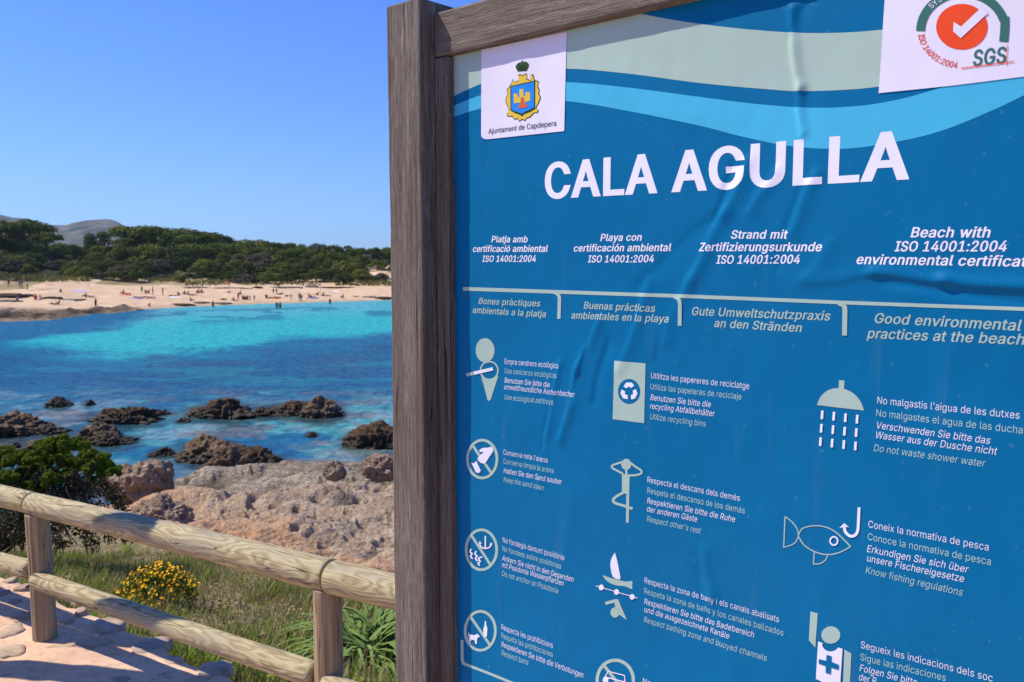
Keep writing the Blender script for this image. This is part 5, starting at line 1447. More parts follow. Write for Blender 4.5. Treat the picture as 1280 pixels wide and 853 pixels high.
    wh = S().ring(zj([(330, 265)])[0], 4.8, 5.2, 1.9, 24).stroke(zj(curve([(457, 97), (454, 160), (450, 212), (436, 236), (412, 240), (390, 222), (382, 196)], 6)), 3.6).poly(zj([(358, 200), (382, 176), (407, 196), (386, 194)]))
    picto('outlined fish and a white hook', p, wh)
    zk = lambda l: z(l, 4.414, 990, 740)
    p = S().poly(zk([(103, 107), (143, 118), (131, 306), (95, 266)])).ell(zk([(216, 237)])[0], 11.8, 10.8).poly(zk([(291, 317), (329, 339), (318, 560), (281, 548)]))
    wh = S().poly(zk([(147, 271), (172, 280)] + [(216 + 48 * math.cos(a), 281 + 46 * math.sin(a)) for a in np.linspace(2.9, 0.55, 9)] + [(281, 312), (266, 545), (134, 478)]))
    picto('lifeguard in a white vest with a cross', p, wh)
    S().poly(zk([(194, 345), (222, 352), (220, 383), (262, 400), (260, 428), (219, 415), (217, 452), (189, 444), (190, 407), (150, 393), (152, 368), (192, 378)])).build('pictogram', M['blue'], panel, 0.0017, 0.006, 'blue cross on the vest')

    # municipal sticker with the coat of arms
    st = S()
    tl, tr, br, bl = (602.0, 62.5), (708.6, 40.0), (705.6, 164.2), (601.5, 175.0)
    st.poly([tl, tr, br] + [(608.5, 174.4), (604.5, 173.6), (602.1, 171.5), (601.5, 168.0)])
    sticker = st.build('crest_sticker', M['sticker'], sign, 0.0011, 0.015, 'white municipal sticker with a gold crest')
    zc = lambda l: z(l, 7.108, 590, 60)
    S().text('Ajuntament de Capdepera', (610.7, 167.6), (696.2, 157.4), 6.4, bold=3, track=-4).build('lettering', M['ink'], sticker, 0.0016)
    fr = [(352, 320), (366, 275), (378, 308), (420, 290), (414, 240), (440, 236), (455, 246), (482, 226), (496, 240), (490, 275), (530, 290), (528, 240), (546, 234), (560, 285), (598, 300), (588, 340), (604, 372), (598, 405), (616, 440),
          (600, 490), (580, 520), (574, 545), (596, 552), (590, 578), (556, 582), (520, 620), (490, 630), (476, 652), (450, 640), (422, 658), (412, 632), (380, 640), (360, 612), (316, 612), (312, 580), (330, 566), (318, 520), (300, 490), (302, 445), (318, 415), (312, 370), (330, 350)]
    S().poly(zc(fr)).build('crest', M['crestdark'], sticker, 0.0015, 0.012, 'dark outline of the crest')
    fc = np.array([455, 450.0])
    S().poly(zc([tuple(fc + (np.array(q) - fc) * 0.955) for q in fr])).build('crest', M['yellow'], sticker, 0.0018, 0.012, 'gold scroll frame of the crest')
    S().poly(zc([(346, 342), (566, 292), (566, 545), (520, 572), (470, 590), (452, 612), (430, 596), (380, 578), (346, 556)])).build('crest', M['crestdark'], sticker, 0.0021, 0.012, 'dark edge of the shield')
    S().poly(zc([(356, 350), (558, 304), (558, 530), (510, 556), (470, 572), (452, 588), (430, 578), (384, 564), (356, 546)])).build('crest', M['crestblue'], sticker, 0.0024, 0.012, 'blue shield')
    S().poly(zc([(378, 415), (388, 405), (400, 412), (412, 402), (413, 440), (428, 438), (430, 372), (440, 366), (450, 372), (464, 364), (466, 430), (482, 428), (480, 400), (498, 392), (512, 398), (524, 388), (524, 470), (500, 474), (478, 490), (430, 490), (412, 490), (380, 496)])).build('crest', M['yellow'], sticker, 0.0027, 0, 'gold castle on the shield')
    S().poly(zc([(414, 540), (424, 508), (440, 490), (442, 450), (455, 436), (470, 450), (474, 484), (490, 500), (506, 524), (470, 536)])).build('crest', M['crestred'], sticker, 0.0030, 0, 'red gate and rock of the castle')
    S().poly(zc([(392, 178), (396, 156), (416, 136), (446, 126), (448, 112), (458, 112), (460, 124), (492, 126), (510, 146), (510, 168), (490, 208), (412, 214)])).build('crown', M['crestgreen'], sticker, 0.0015)
    S().poly(zc([(412, 178), (440, 160), (470, 156), (494, 166), (484, 196), (420, 202)])).ell(zc([(420, 154)])[0], 1.2, 1.2, 10).ell(zc([(487, 144)])[0], 1.2, 1.2, 10).build('crown', M['yellow'], sticker, 0.0018, 0, 'gold band of the crown').data.materials[0] = M['crestdark']

    # certificate sticker
    st = S()
    st.poly([(1110, -70), (1330, -130), (1330, 88.0), (1280, 96), (1190, 107.5), (1098.6, 116.8), (1106, 0)])
    P = np.concatenate(st.V)
    cert = link('certificate_sticker', board_mesh('certificate_sticker', np.stack([P[:, 0], np.minimum(P[:, 1], z_rb + 0.006)], -1), np.concatenate(st.F), M['sticker'], 0.0011, 0.015), sign)
    cert['label'] = 'white certificate sticker with an orange tick badge'
    zs_ = lambda l: z(l, 6.095, 1080, 0)
    S().ell(zs_([(748, 207)])[0], 32.2, 28.6, 60).build('tick_badge', M['orange'], cert, 0.0015, 0.012)
    S().poly(zs_([(686, 170), (742, 206), (900, 60), (948, 104), (740, 294), (682, 243)])).build('tick_mark', M['sticker'], cert, 0.0021, 0.012)
    cc = (zs_([(757, 240)])[0])
    S().ring(cc, 53.0, 47.5, 11.2, 70, math.pi, 2 * math.pi * 0.955).stroke(zs_([(1074, 130), (1076, 190), (1073, 250), (1066, 322)]), 11.4).build('arc_band', M['badge'], cert, 0.0016, 0.012)

    def arc_text(s, c, rx, ry, a0, a1, cap, mat, bold, inward, off):
        sh = S()
        tot = text_width(s, bold, 0)
        kx = abs(a1 - a0) * (rx + ry) / 2 / tot
        x = 0
        for ch in s:
            w_ = _glyph[ch][0] + bold * 1.1
            a = a0 + (a1 - a0) * (x + w_ / 2) / tot
            b = (c[0] + rx * math.cos(a), c[1] + ry * math.sin(a))
            sgn = 1 if a1 > a0 else -1
            tx = np.array([-rx * math.sin(a), ry * math.cos(a)]) * sgn
            tx /= np.linalg.norm(tx)
            ny = np.array([math.cos(a) * rx, math.sin(a) * ry])
            ny = ny / np.linalg.norm(ny) * (-1 if inward else 1)
            v, f = glyph_tris(ch, bold)
            if len(v):
                k = cap / CAP
                pts = [np.array(b) + tx * (q[0] - w_ / 2) * kx + ny * q[1] * k for q in v]
                sh.add([on_board(*q) for q in pts], f)
            x += w_
        sh.build('lettering', mat, cert, off)
    arc_text('ISO 14001:2004', cc, 56.5, 47.0, math.radians(175), math.radians(97), 8.0, M['orange'], 12, True, 0.0015)
    arc_text('SYSTEM', cc, 49.6, 44.8, math.radians(218), math.radians(262), 6.4, M['sticker'], 6, False, 0.0019)
    S().text('SGS', (1215.8, 83.2), (1258.6, 78.8), 19.5, bold=26, ital=0.05).build('lettering', M['badge'], cert, 0.0015)
    S().stroke(zs_([(742, 524), (1142, 472)]), 1.2).stroke(zs_([(1094, 345), (1086, 500)]), 0.9).build('rule_line', M['orange'], cert, 0.0019)
    return sign


build_sign()

# ------------------------------------------------------------------ log fence
M['log'] = [log_wood('log_wood_%s' % n, k * 3.1) for k, n in enumerate(('a', 'b', 'c', 'd'))]


def post_wood(name):
    t = NT(name)
    f1 = t.noise(t.coord('Object', (95, 95, 2.2)), 1.0, 5, 0.6, 0.3)
    f3 = t.noise(t.coord('Object', (12, 12, 2.0)), 1.0, 4, 0.6)
    c = t.ramp(f1, [(0.3, (0.15, 0.095, 0.046)), (0.5, (0.32, 0.225, 0.125)), (0.7, (0.41, 0.305, 0.185))])
    c = t.mix(t.ramp(f3, [(0.45, (0, 0, 0)), (0.7, (0.6, 0.6, 0.6))]), c, (0.28, 0.22, 0.155))
    cr = t.noise(t.coord('Object', (30, 30, 1.1)), 1.0, 2, 0.5)
    crack = t.ramp(t.math('ABSOLUTE', t.math('SUBTRACT', cr, 0.52)), [(0.0, (1, 1, 1)), (0.010, (0, 0, 0))])
    c = t.mix(crack, c, (0.05, 0.035, 0.02))
    h = t.math('SUBTRACT', f1, t.math('MULTIPLY', crack, 1.2))
    return t.out(c, 0.75, t.bump(h, 0.45, 0.004), 0.25)


M['post_log'] = post_wood('fence_post_wood')
M['bolt'] = plain('rusty_bolt', (0.05, 0.03, 0.02), 0.6)


def log_mesh(name, L, r, mat, seed, round_end=0.012, n=32, r1=None):
    """turned log along local x from 0 to L"""
    m = max(6, int(L / 0.03))
    xs = [0.0, round_end * 0.12, round_end * 0.45, round_end] + list(np.linspace(round_end, L - round_end, m)[1:-1]) + [L - round_end, L - round_end * 0.45, L - round_end * 0.12, L]
    rs = []
    for x in xs:
        e = min(x, L - x)
        k = 1.0
        if e < round_end: k = 1 - (1 - math.sqrt(max(0, 1 - (1 - e / round_end) ** 2))) * min(1.0, round_end / r)
        rs.append(r * k)
    xs = np.array(xs)
    rs = np.array(rs)
    a = np.linspace(0, 2 * math.pi, n, endpoint=False)
    X, A = np.meshgrid(xs, a, indexing='ij')
    R = np.broadcast_to(rs[:, None], X.shape)
    nz = 1 + 0.022 * fbm(np.stack([X * 2.2 + seed * 7, np.cos(A) * 0.8, np.sin(A) * 0.8], -1), 3, 130) + 0.008 * vnoise(np.stack([X * 11 + seed, np.cos(A) * 2, np.sin(A) * 2], -1), 133)
    R = R * nz
    if r1 is not None: R = R * (1 + (r1 / r - 1) * X / L)
    R = R * (1 - 0.10 * np.exp(-(((A - 1.9 + 0.5 * np.sin(X * 2 + seed)) / 0.05) ** 2)) * (np.sin(X * 3.1 + seed * 2) > 0.1))
    sag = 0.006 * np.sin(X / max(L, 0.1) * math.pi + seed)
    V = np.stack([X, R * np.cos(A), R * np.sin(A) + sag], -1).reshape(-1, 3)
    V = np.concatenate([V, [[0, 0, sag[0, 0]], [L, 0, sag[-1, 0]]]])
    N = len(xs)
    bm = bmesh.new()
    vs = [bm.verts.new(v) for v in V]
    for i in range(N - 1):
        for j in range(n):
            f = bm.faces.new((vs[i * n + j], vs[i * n + (j + 1) % n], vs[(i + 1) * n + (j + 1) % n], vs[(i + 1) * n + j]))
            f.smooth = True
    for j in range(n):
        bm.faces.new((vs[(j + 1) % n], vs[j], vs[-2])).smooth = False
        bm.faces.new((vs[(N - 1) * n + j], vs[(N - 1) * n + (j + 1) % n], vs[-1])).smooth = False
    bmesh.ops.recalc_face_normals(bm, faces=bm.faces)
    return bm_mesh(name, bm, [mat])


def put_log(name, a, b, r, mat, seed, parent, roll=0.0, round_end=0.012, r1=None):
    a, b = Vector(a), Vector(b)
    d = b - a
    o = link(name, log_mesh(name, d.length, r, mat, seed, round_end, 64, r1), parent)
    q = d.to_track_quat('X', 'Z')
    o.rotation_mode = 'QUATERNION'
    from mathutils import Quaternion
    o.rotation_quaternion = q @ Quaternion((1, 0, 0), roll)
    o.location = a - Vector(parent.location)
    return o


FDIR = Vector((math.sin(math.radians(60)), -math.cos(math.radians(60)), 0))
FNRM = Vector((-FDIR.y, FDIR.x, 0))              # towards the sea
F0 = Vector(tuple(ground(54.5, 796.5)))


def build_fence():
    sp = 1.603
    fence = empty('log_fence', tuple(F0))
    tag(fence, 'low fence of pale round wooden logs along the paved path', 'fence')
    pr = 0.0465
    top = [0.578, 0.585, 0.582, 0.58, 0.58]
    idx = [-2, -1, 0, 1, 2, 3]
    z_top = {-2: 0.575, -1: 0.572, 0: 0.575, 1: 0.583, 2: 0.585, 3: 0.585}
    z_low = {-2: 0.20, -1: 0.205, 0: 0.215, 1: 0.235, 2: 0.235, 3: 0.235}
    P = {k: F0 + FDIR * (sp * k) for k in idx}
    rp = random.Random(2)
    for k in idx:
        o = put_log('post', P[k] + Vector((0, 0, -0.32)), P[k] + Vector((0, 0, z_top[k] - 0.035)), pr, M['post_log'], k + 3, fence, rp.uniform(0, 6), 0.006)
        # grain of the post shader runs along z of the mesh, so turn its mesh upright instead of the object
        me = o.data
        me.transform(o.matrix_basis.to_3x3().to_4x4())
        o.rotation_quaternion = (1, 0, 0, 0)
        me.transform(Matrix.Rotation(k * 1.3, 4, 'Z'))
    rt = {-2: (0.05, 0.046), -1: (0.049, 0.0455), 0: (0.0465, 0.055), 1: (0.0535, 0.05), 2: (0.05, 0.05)}
    for k in idx[:-1]:
        a = P[k] + Vector((0, 0, z_top[k])) + FDIR * 0.0035
        b = P[k + 1] + Vector((0, 0, z_top[k + 1])) - FDIR * 0.0035
        if k == 0: a, b = a - FDIR * 0.028, b + FDIR * 0.02
        if k == 1: a = a + FDIR * 0.02
        if k == -1: b = b - FDIR * 0.028
        o = put_log('top_rail', a, b, rt[k][0], M['log'][k % 4], k * 2.7, fence, 0.6 + k * 1.1, 0.006, rt[k][1])
        rl = 0.036
        a = P[k] + Vector((0, 0, z_low[k] + (0.045 if k == 0 else 0.0 if k == 1 else 0.04))) + FDIR * 0.006 - FNRM * 0.030
        b = P[k + 1] + Vector((0, 0, z_low[k + 1] + (0.07 if k == -1 else 0.006))) - FDIR * 0.047 - FNRM * 0.004
        o = put_log('lower_rail', a, b, rl, M['log'][(k + 2) % 4], k * 1.9 + 5, fence, 2.0 + k, 0.016, 0.041)
        for e, dz in ((a + FDIR * 0.014 - FNRM * 0.036, -0.012), (b - FDIR * 0.02 - FNRM * 0.036, 0.004)):
            bm = bmesh.new()
            bmesh.ops.create_cone(bm, segments=12, radius1=0.0055, radius2=0.0045, depth=0.012, cap_ends=True)
            bl = link('bolt', bm_mesh('bolt', bm, [M['bolt']], True), fence)
            bl.rotation_euler = (math.pi / 2, 0, math.atan2(FDIR.y, FDIR.x))
            bl.location = e + Vector((0, 0, dz)) - F0
    return fence


build_fence()

# a tall timber post beside the path, out of the photo to the left: its shadow crosses the rails
_pb = Vector((-2.62, 3.225, 0))
bp = empty('timber_post', tuple(_pb))
tag(bp, 'tall square timber post standing on the path beyond the end of the visible fence', 'post')
bm = box_bm(-0.06, 0.06, -0.06, 0.06, -0.3, 2.20, 0.006, 2)
link('shaft', bm_mesh('shaft', bm, [M['wood_z']]), bp)
bm = bmesh.new()
bmesh.ops.create_cone(bm, segments=4, radius1=0.085, radius2=0.01, depth=0.05, cap_ends=True)
bmesh.ops.rotate(bm, verts=bm.verts, matrix=Matrix.Rotation(math.pi / 4, 3, 'Z'))
link('cap', bm_mesh('cap', bm, [M['wood_z']]), bp, (0, 0, 2.226))

# ------------------------------------------------------------------ rocks
def rock_mat(name, dark, mid, light, wet_h):
    t = NT(name)
    P = t.coord('World')
    f1 = t.noise(P, 0.9, 6, 0.65, 0.3)
    f2 = t.noise(P, 4.5, 6, 0.7, 0.2)
    ff = t.math('ADD', t.math('MULTIPLY', f1, 0.45), t.math('MULTIPLY', f2, 0.55))
    c = t.ramp(ff, [(0.36, dark), (0.5, mid), (0.66, light)])
    g = t.new('ShaderNodeNewGeometry')
    sz = t.new('ShaderNodeSeparateXYZ')
    t.lk(g.outputs['Position'], sz.inputs[0])
    hgt = t.math('ADD', t.math('SUBTRACT', sz.outputs[2], SEA), t.math('MULTIPLY', t.math('SUBTRACT', f2, 0.5), 0.6))
    wet = t.ramp(hgt, [(0.0, (1, 1, 1)), (wet_h, (0, 0, 0))])
    c = t.mix(t.math('MULTIPLY', wet, 0.9), c, (0.022, 0.017, 0.009))
    v = t.new('ShaderNodeTexVoronoi')
    v.inputs['Scale'].default_value = 5.5
    t.lk(P, v.inputs['Vector'])
    h = t.math('ADD', t.math('MULTIPLY', f2, 1.0), t.math('MULTIPLY', v.outputs['Distance'], 0.5))
    return t.out(c, t.math('MULTIPLY_ADD', wet, -0.4, 0.9), t.bump(h, 0.85, 0.12), 0.25)


M['reef'] = rock_mat('reef_rock', (0.024, 0.013, 0.006), (0.070, 0.040, 0.019), (0.150, 0.092, 0.048), 0.6)
M['reefpale'] = rock_mat('reef_rock_pale', (0.045, 0.026, 0.013), (0.135, 0.085, 0.046), (0.27, 0.185, 0.112), 0.5)
M['boulder'] = rock_mat('boulder_rock', (0.11, 0.072, 0.048), (0.25, 0.175, 0.12), (0.40, 0.30, 0.215), 0.2)


def rock_mesh(name, sx, sy, sz, seed, mat, sub=5, rough=1.0, flat=0.0, lean=0.0, hump=0.0):
    bm = bmesh.new()
    bmesh.ops.create_icosphere(bm, subdivisions=sub, radius=1)
    V = np.array([v.co[:] for v in bm.verts])
    asp = np.array([sx, sy, sz]) / max(sz, 0.25 * sx)
    Q = V * np.clip(asp, 0.6, 3.2) * 0.9 + seed * 3.77
    r = 1 + rough * (0.20 * fbm(Q * 0.9, 3, 140) + 0.13 * (ridged(Q * 1.7, 4, 145) - 0.3) - 0.22 * np.clip(vnoise(Q * 2.6, 150) - 0.15, 0, 1) + 0.085 * fbm(Q * 4.5, 4, 153) + 0.055 * ridged(Q * 7, 3, 157) - 0.16 * np.clip(vnoise(Q * 6.0, 159) - 0.25, 0, 1))
    W = V * r[:, None]
    if flat:
        W[:, 2] = np.where(W[:, 2] > flat, flat + (W[:, 2] - flat) * 0.35, W[:, 2])
    W[:, 2] *= 1 - hump * np.clip(np.abs(V[:, 0] + 0.18 * math.sin(seed * 2.1)), 0, 1) ** 1.25
    W = W * np.array([sx, sy, sz])
    W[:, 0] += lean * W[:, 2]
    for v, w in zip(bm.verts, W): v.co = w
    return bm_mesh(name, bm, [mat], True)




def build_rocks():
    for (l, r, tp, bt, dr, sd, mt, lab) in ROCKS:
        c = ground((l + r) / 2, bt, SEA)
        e = ground(r, bt, SEA)
        hw = abs(e[0] - c[0])
        dep = hw * dr
        cy = c[1] + dep * 0.75
        cx = c[0] * cy / c[1]
        hw *= 1.11 * cy / c[1]
        zt = at_depth((l + r) / 2, tp, cy)[2]
        h = max(zt - SEA, 0.12)
        me = rock_mesh('sea_rock', hw * 0.96, dep, h * 1.0, sd, M[mt], 6 if r - l > 30 else 5, 1.2, hump=0.62)
        # bring the top to its measured height
        z = np.empty(len(me.vertices) * 3, np.float32)
        me.vertices.foreach_get('co', z)
        z = z.reshape(-1, 3)
        z[:, 2] *= h / z[:, 2].max()
        z[:, 0] *= hw / max(abs(z[z[:, 2] > 0, 0].max()), abs(z[z[:, 2] > 0, 0].min()))
        me.vertices.foreach_set('co', z.ravel())
        me.update()
        tag(link('sea_rock', me, None, (cx, cy, SEA - 0.03)), lab, 'rock', 'rocks standing in the shallow sea')
    # boulders on the shore
    for (l, r, tp, bt, Y, sd, lab) in [
        (141, 219, 572, 630, 26.0, 31, 'big pinkish boulder beside the green shrub at the water'),
        (452, 505, 567, 596, 28.0, 32, 'grey knobbly boulder on the rock shelf beside the sign post'),
        (403, 432, 576, 598, 27.5, 33, 'small dark pitted boulder on the seaward rim of the rock shelf'),
        (166, 238, 620, 664, 20.5, 34, 'low pale rock below the big pinkish boulder')]:
        c = at_depth((l + r) / 2, (tp + bt) / 2, Y)
        hw = (r - l) / 2 / FPX * Y
        hh = (bt - tp) / 2 / FPX * Y
        me = rock_mesh('boulder', hw * 0.97, hw * 0.8, hh * 1.15, sd, M['boulder'], 6, 0.8)
        tag(link('boulder', me, None, (c[0], c[1], c[2] - hh * 0.25)), lab, 'rock', 'boulders on the shore')


build_rocks()

# ------------------------------------------------------------------ foliage helpers
def quads(C, N, size, asp=0.6, rs=None, up=None):
    """leaf quads centred at C facing N"""
    rs = rs or np.random.RandomState(0)
    n = len(C)
    t = rs.normal(size=(n, 3)) if up is None else up + 0.35 * rs.normal(size=(n, 3))
    t -= (t * N).sum(1, keepdims=True) * N
    t /= np.maximum(np.linalg.norm(t, axis=1, keepdims=True), 1e-6)
    b = np.cross(N, t)
    s = (size * (0.6 + 0.8 * rs.rand(n)))[:, None]
    V = np.stack([C - t * s, C + b * s * asp, C + t * s, C - b * s * asp], 1).reshape(-1, 3)
    F = np.arange(4 * n).reshape(-1, 4)
    return V, F


def lobes_cloud(lobes, per, size, rs, asp=0.6, shell=0.45, low=-0.35):
    """leaf quads filling flattened lobes (centre, radii): denser towards the outside"""
    Vs, Fs, k = [], [], 0
    for (c, r) in lobes:
        n = int(per * (r[0] * r[1] + r[0] * r[2]) / 2)
        d = rs.normal(size=(n, 3))
        d /= np.linalg.norm(d, axis=1, keepdims=True)
        d = d[d[:, 2] > low]
        rad = (shell + (1 - shell) * rs.rand(len(d)) ** 0.5) * (1 + 0.22 * fbm(d * 2.3 + np.array(c) * 1.7, 3, 160))
        C = np.array(c) + d * rad[:, None] * np.array(r)
        N = d / np.array(r) + 0.55 * rs.normal(size=d.shape) / max(r)
        N /= np.linalg.norm(N, axis=1, keepdims=True)
        V, F = quads(C, N, size * np.ones(len(C)), asp, rs)
        Vs.append(V)
        Fs.append(F + k)
        k += len(V)
    return np.concatenate(Vs), np.concatenate(Fs)


def limb_mesh(name, paths, mat, n=7):
    """tapered limbs: lists of (point, radius)"""
    bm = bmesh.new()
    for path in paths:
        rings = []
        for i, (p, r) in enumerate(path):
            p = Vector(p)
            a = Vector(path[max(i - 1, 0)][0])
            b = Vector(path[min(i + 1, len(path) - 1)][0])
            q = (b - a).to_track_quat('Z', 'X')
            rings.append([bm.verts.new(p + q @ Vector((r * math.cos(2 * math.pi * j / n), r * math.sin(2 * math.pi * j / n), 0))) for j in range(n)])
        for r0, r1 in zip(rings, rings[1:]):
            for j in range(n): bm.faces.new((r0[j], r0[(j + 1) % n], r1[(j + 1) % n], r1[j]))
        bm.faces.new(rings[-1])
    return bm_mesh(name, bm, [mat], True)


M['pine'] = leaf_mat('pine_needles', (0.040, 0.058, 0.008), (0.125, 0.152, 0.018), 0.55, 0.10)
M['scrub'] = leaf_mat('scrub_leaves', (0.046, 0.060, 0.010), (0.145, 0.155, 0.022), 0.55, 0.10)
M['scrubbrown'] = leaf_mat('dry_scrub', (0.06, 0.048, 0.030), (0.15, 0.115, 0.070), 0.3, 0.05)
M['bark'] = plain('bark', (0.085, 0.062, 0.045), 0.9, 0.1, 0.3, 3)
M['barkpale'] = plain('bark_pale', (0.20, 0.165, 0.13), 0.9, 0.1, 0.3, 3)


def make_pine(seed, kind):
    """tree of height 1 (scaled on placing): trunk with limbs, and a crown of needle tufts"""
    rs = np.random.RandomState(seed)
    lobes, paths = [], []
    if kind == 'umbrella':
        top = 0.72
        n = 12
        paths.append([((0, 0, -0.1), 0.022), ((0.02, 0.01, 0.3), 0.018), ((0.03, 0, 0.6), 0.014)])
        for k in range(n):
            a = 2.4 * k + rs.rand()
            R = 0.10 + 0.20 * math.sqrt(k / n)
            c = (0.03 + R * math.cos(a), R * math.sin(a), top + 0.10 * (1 - (R / 0.32) ** 2) + 0.03 * rs.randn())
            c = (c[0], c[1], c[2] - (0.16 * rs.rand() if k % 3 == 1 else 0.05 * rs.rand()))
            lobes.append((c, (0.13 + 0.06 * rs.rand(), 0.14, 0.085 + 0.06 * rs.rand())))
            paths.append([((0.03, 0, 0.48 + 0.02 * k / n), 0.010), (tuple(np.array(c) * 0.6 + np.array((0.012, 0, 0.23))), 0.007), (c, 0.003)])
    elif kind == 'round':
        paths.append([((0, 0, -0.1), 0.024), ((0.01, 0.01, 0.4), 0.018), ((0, 0, 0.7), 0.009)])
        for k in range(13):
            a = 2.4 * k + rs.rand()
            zc = 0.32 + 0.52 * (k / 13)
            R = 0.26 * math.sqrt(max(0.05, 1 - ((zc - 0.5) / 0.5) ** 2)) * (0.7 + 0.4 * rs.rand())
            c = (R * math.cos(a), R * math.sin(a), zc)
            lobes.append((c, (0.17 + 0.05 * rs.rand(), 0.17, 0.11 + 0.04 * rs.rand())))
            paths.append([((0.0, 0, zc - 0.18), 0.009), (c, 0.003)])
    else:      # wind-swept dome down to the ground
        paths.append([((0, 0, -0.1), 0.03), ((0.02, 0.0, 0.3), 0.02), ((0.05, 0, 0.6), 0.01)])
        for k in range(15):
            a = 2.4 * k + rs.rand()
            R = 0.62 * math.sqrt((k + 0.5) / 15)
            c = (R * math.cos(a), R * math.sin(a), 0.04 + 0.60 * (1 - (R / 0.70) ** 2) + 0.05 * rs.randn())
            lobes.append((c, (0.24 + 0.09 * rs.rand(), 0.24, 0.17 + 0.06 * rs.rand())))
            paths.append([((0.0, 0, 0.08), 0.012), (c, 0.004)])
    per = {'umbrella': 24000, 'round': 15000, 'dome': 6500}[kind]
    V, F = lobes_cloud(lobes, per, {'umbrella': 0.019, 'round': 0.021, 'dome': 0.032}[kind], rs, 0.6, 0.5, -0.55)
    return (V, F), paths


PROTO = {}
for kind, seeds in (('umbrella', (1, 2, 3)), ('round', (4, 5, 6)), ('dome', (7, 8, 9, 10))):
    PROTO[kind] = []
    for s in seeds:
        (V, F), paths = make_pine(s, kind)
        PROTO[kind].append((arr_mesh('crown', V, F, [M['pine' if kind != 'dome' else 'scrub']]), limb_mesh('trunk', paths, M['bark'], 6)))


def place_tree(name, kind, which, base, h, w, rz, label, group, mat=None):
    """one tree: Empty > trunk, crown; h height, w width factor"""
    crown, trunk = PROTO[kind][which % len(PROTO[kind])]
    o = empty(name, base, rz)
    o.scale = (h * w, h * w, h)
    tag(o, label, 'tree' if kind != 'dome' else 'shrub', group)
    c = link('crown', crown, o)
    if mat:
        c.material_slots[0].link = 'OBJECT'
        c.material_slots[0].material = mat
    link('trunk', trunk, o)
    return o


def ground_at(px, Y):
    x = (px - 640) / FPX * Y
    _, z, _, _ = beach_z(np.array([640 + FPX * x / Y]), np.array([float(Y)]))
    return Vector((x, Y, float(z[0])))


def tree_to(name, kind, which, px, top, Y, w, label, group, mat=None, rz=None):
    b = ground_at(px, Y)
    zt = at_depth(px, top, Y)[2]
    h = max(zt - b.z, 1.2)
    crown = PROTO[kind][which % len(PROTO[kind])][0]
    zs = np.empty(len(crown.vertices) * 3, np.float32)
    crown.vertices.foreach_get('co', zs)
    hm = float(np.percentile(zs.reshape(-1, 3)[:, 2], 99))
    place_tree(name, kind, which, tuple(b), h / hm, w, which * 1.7 if rz is None else rz, label, group, mat)


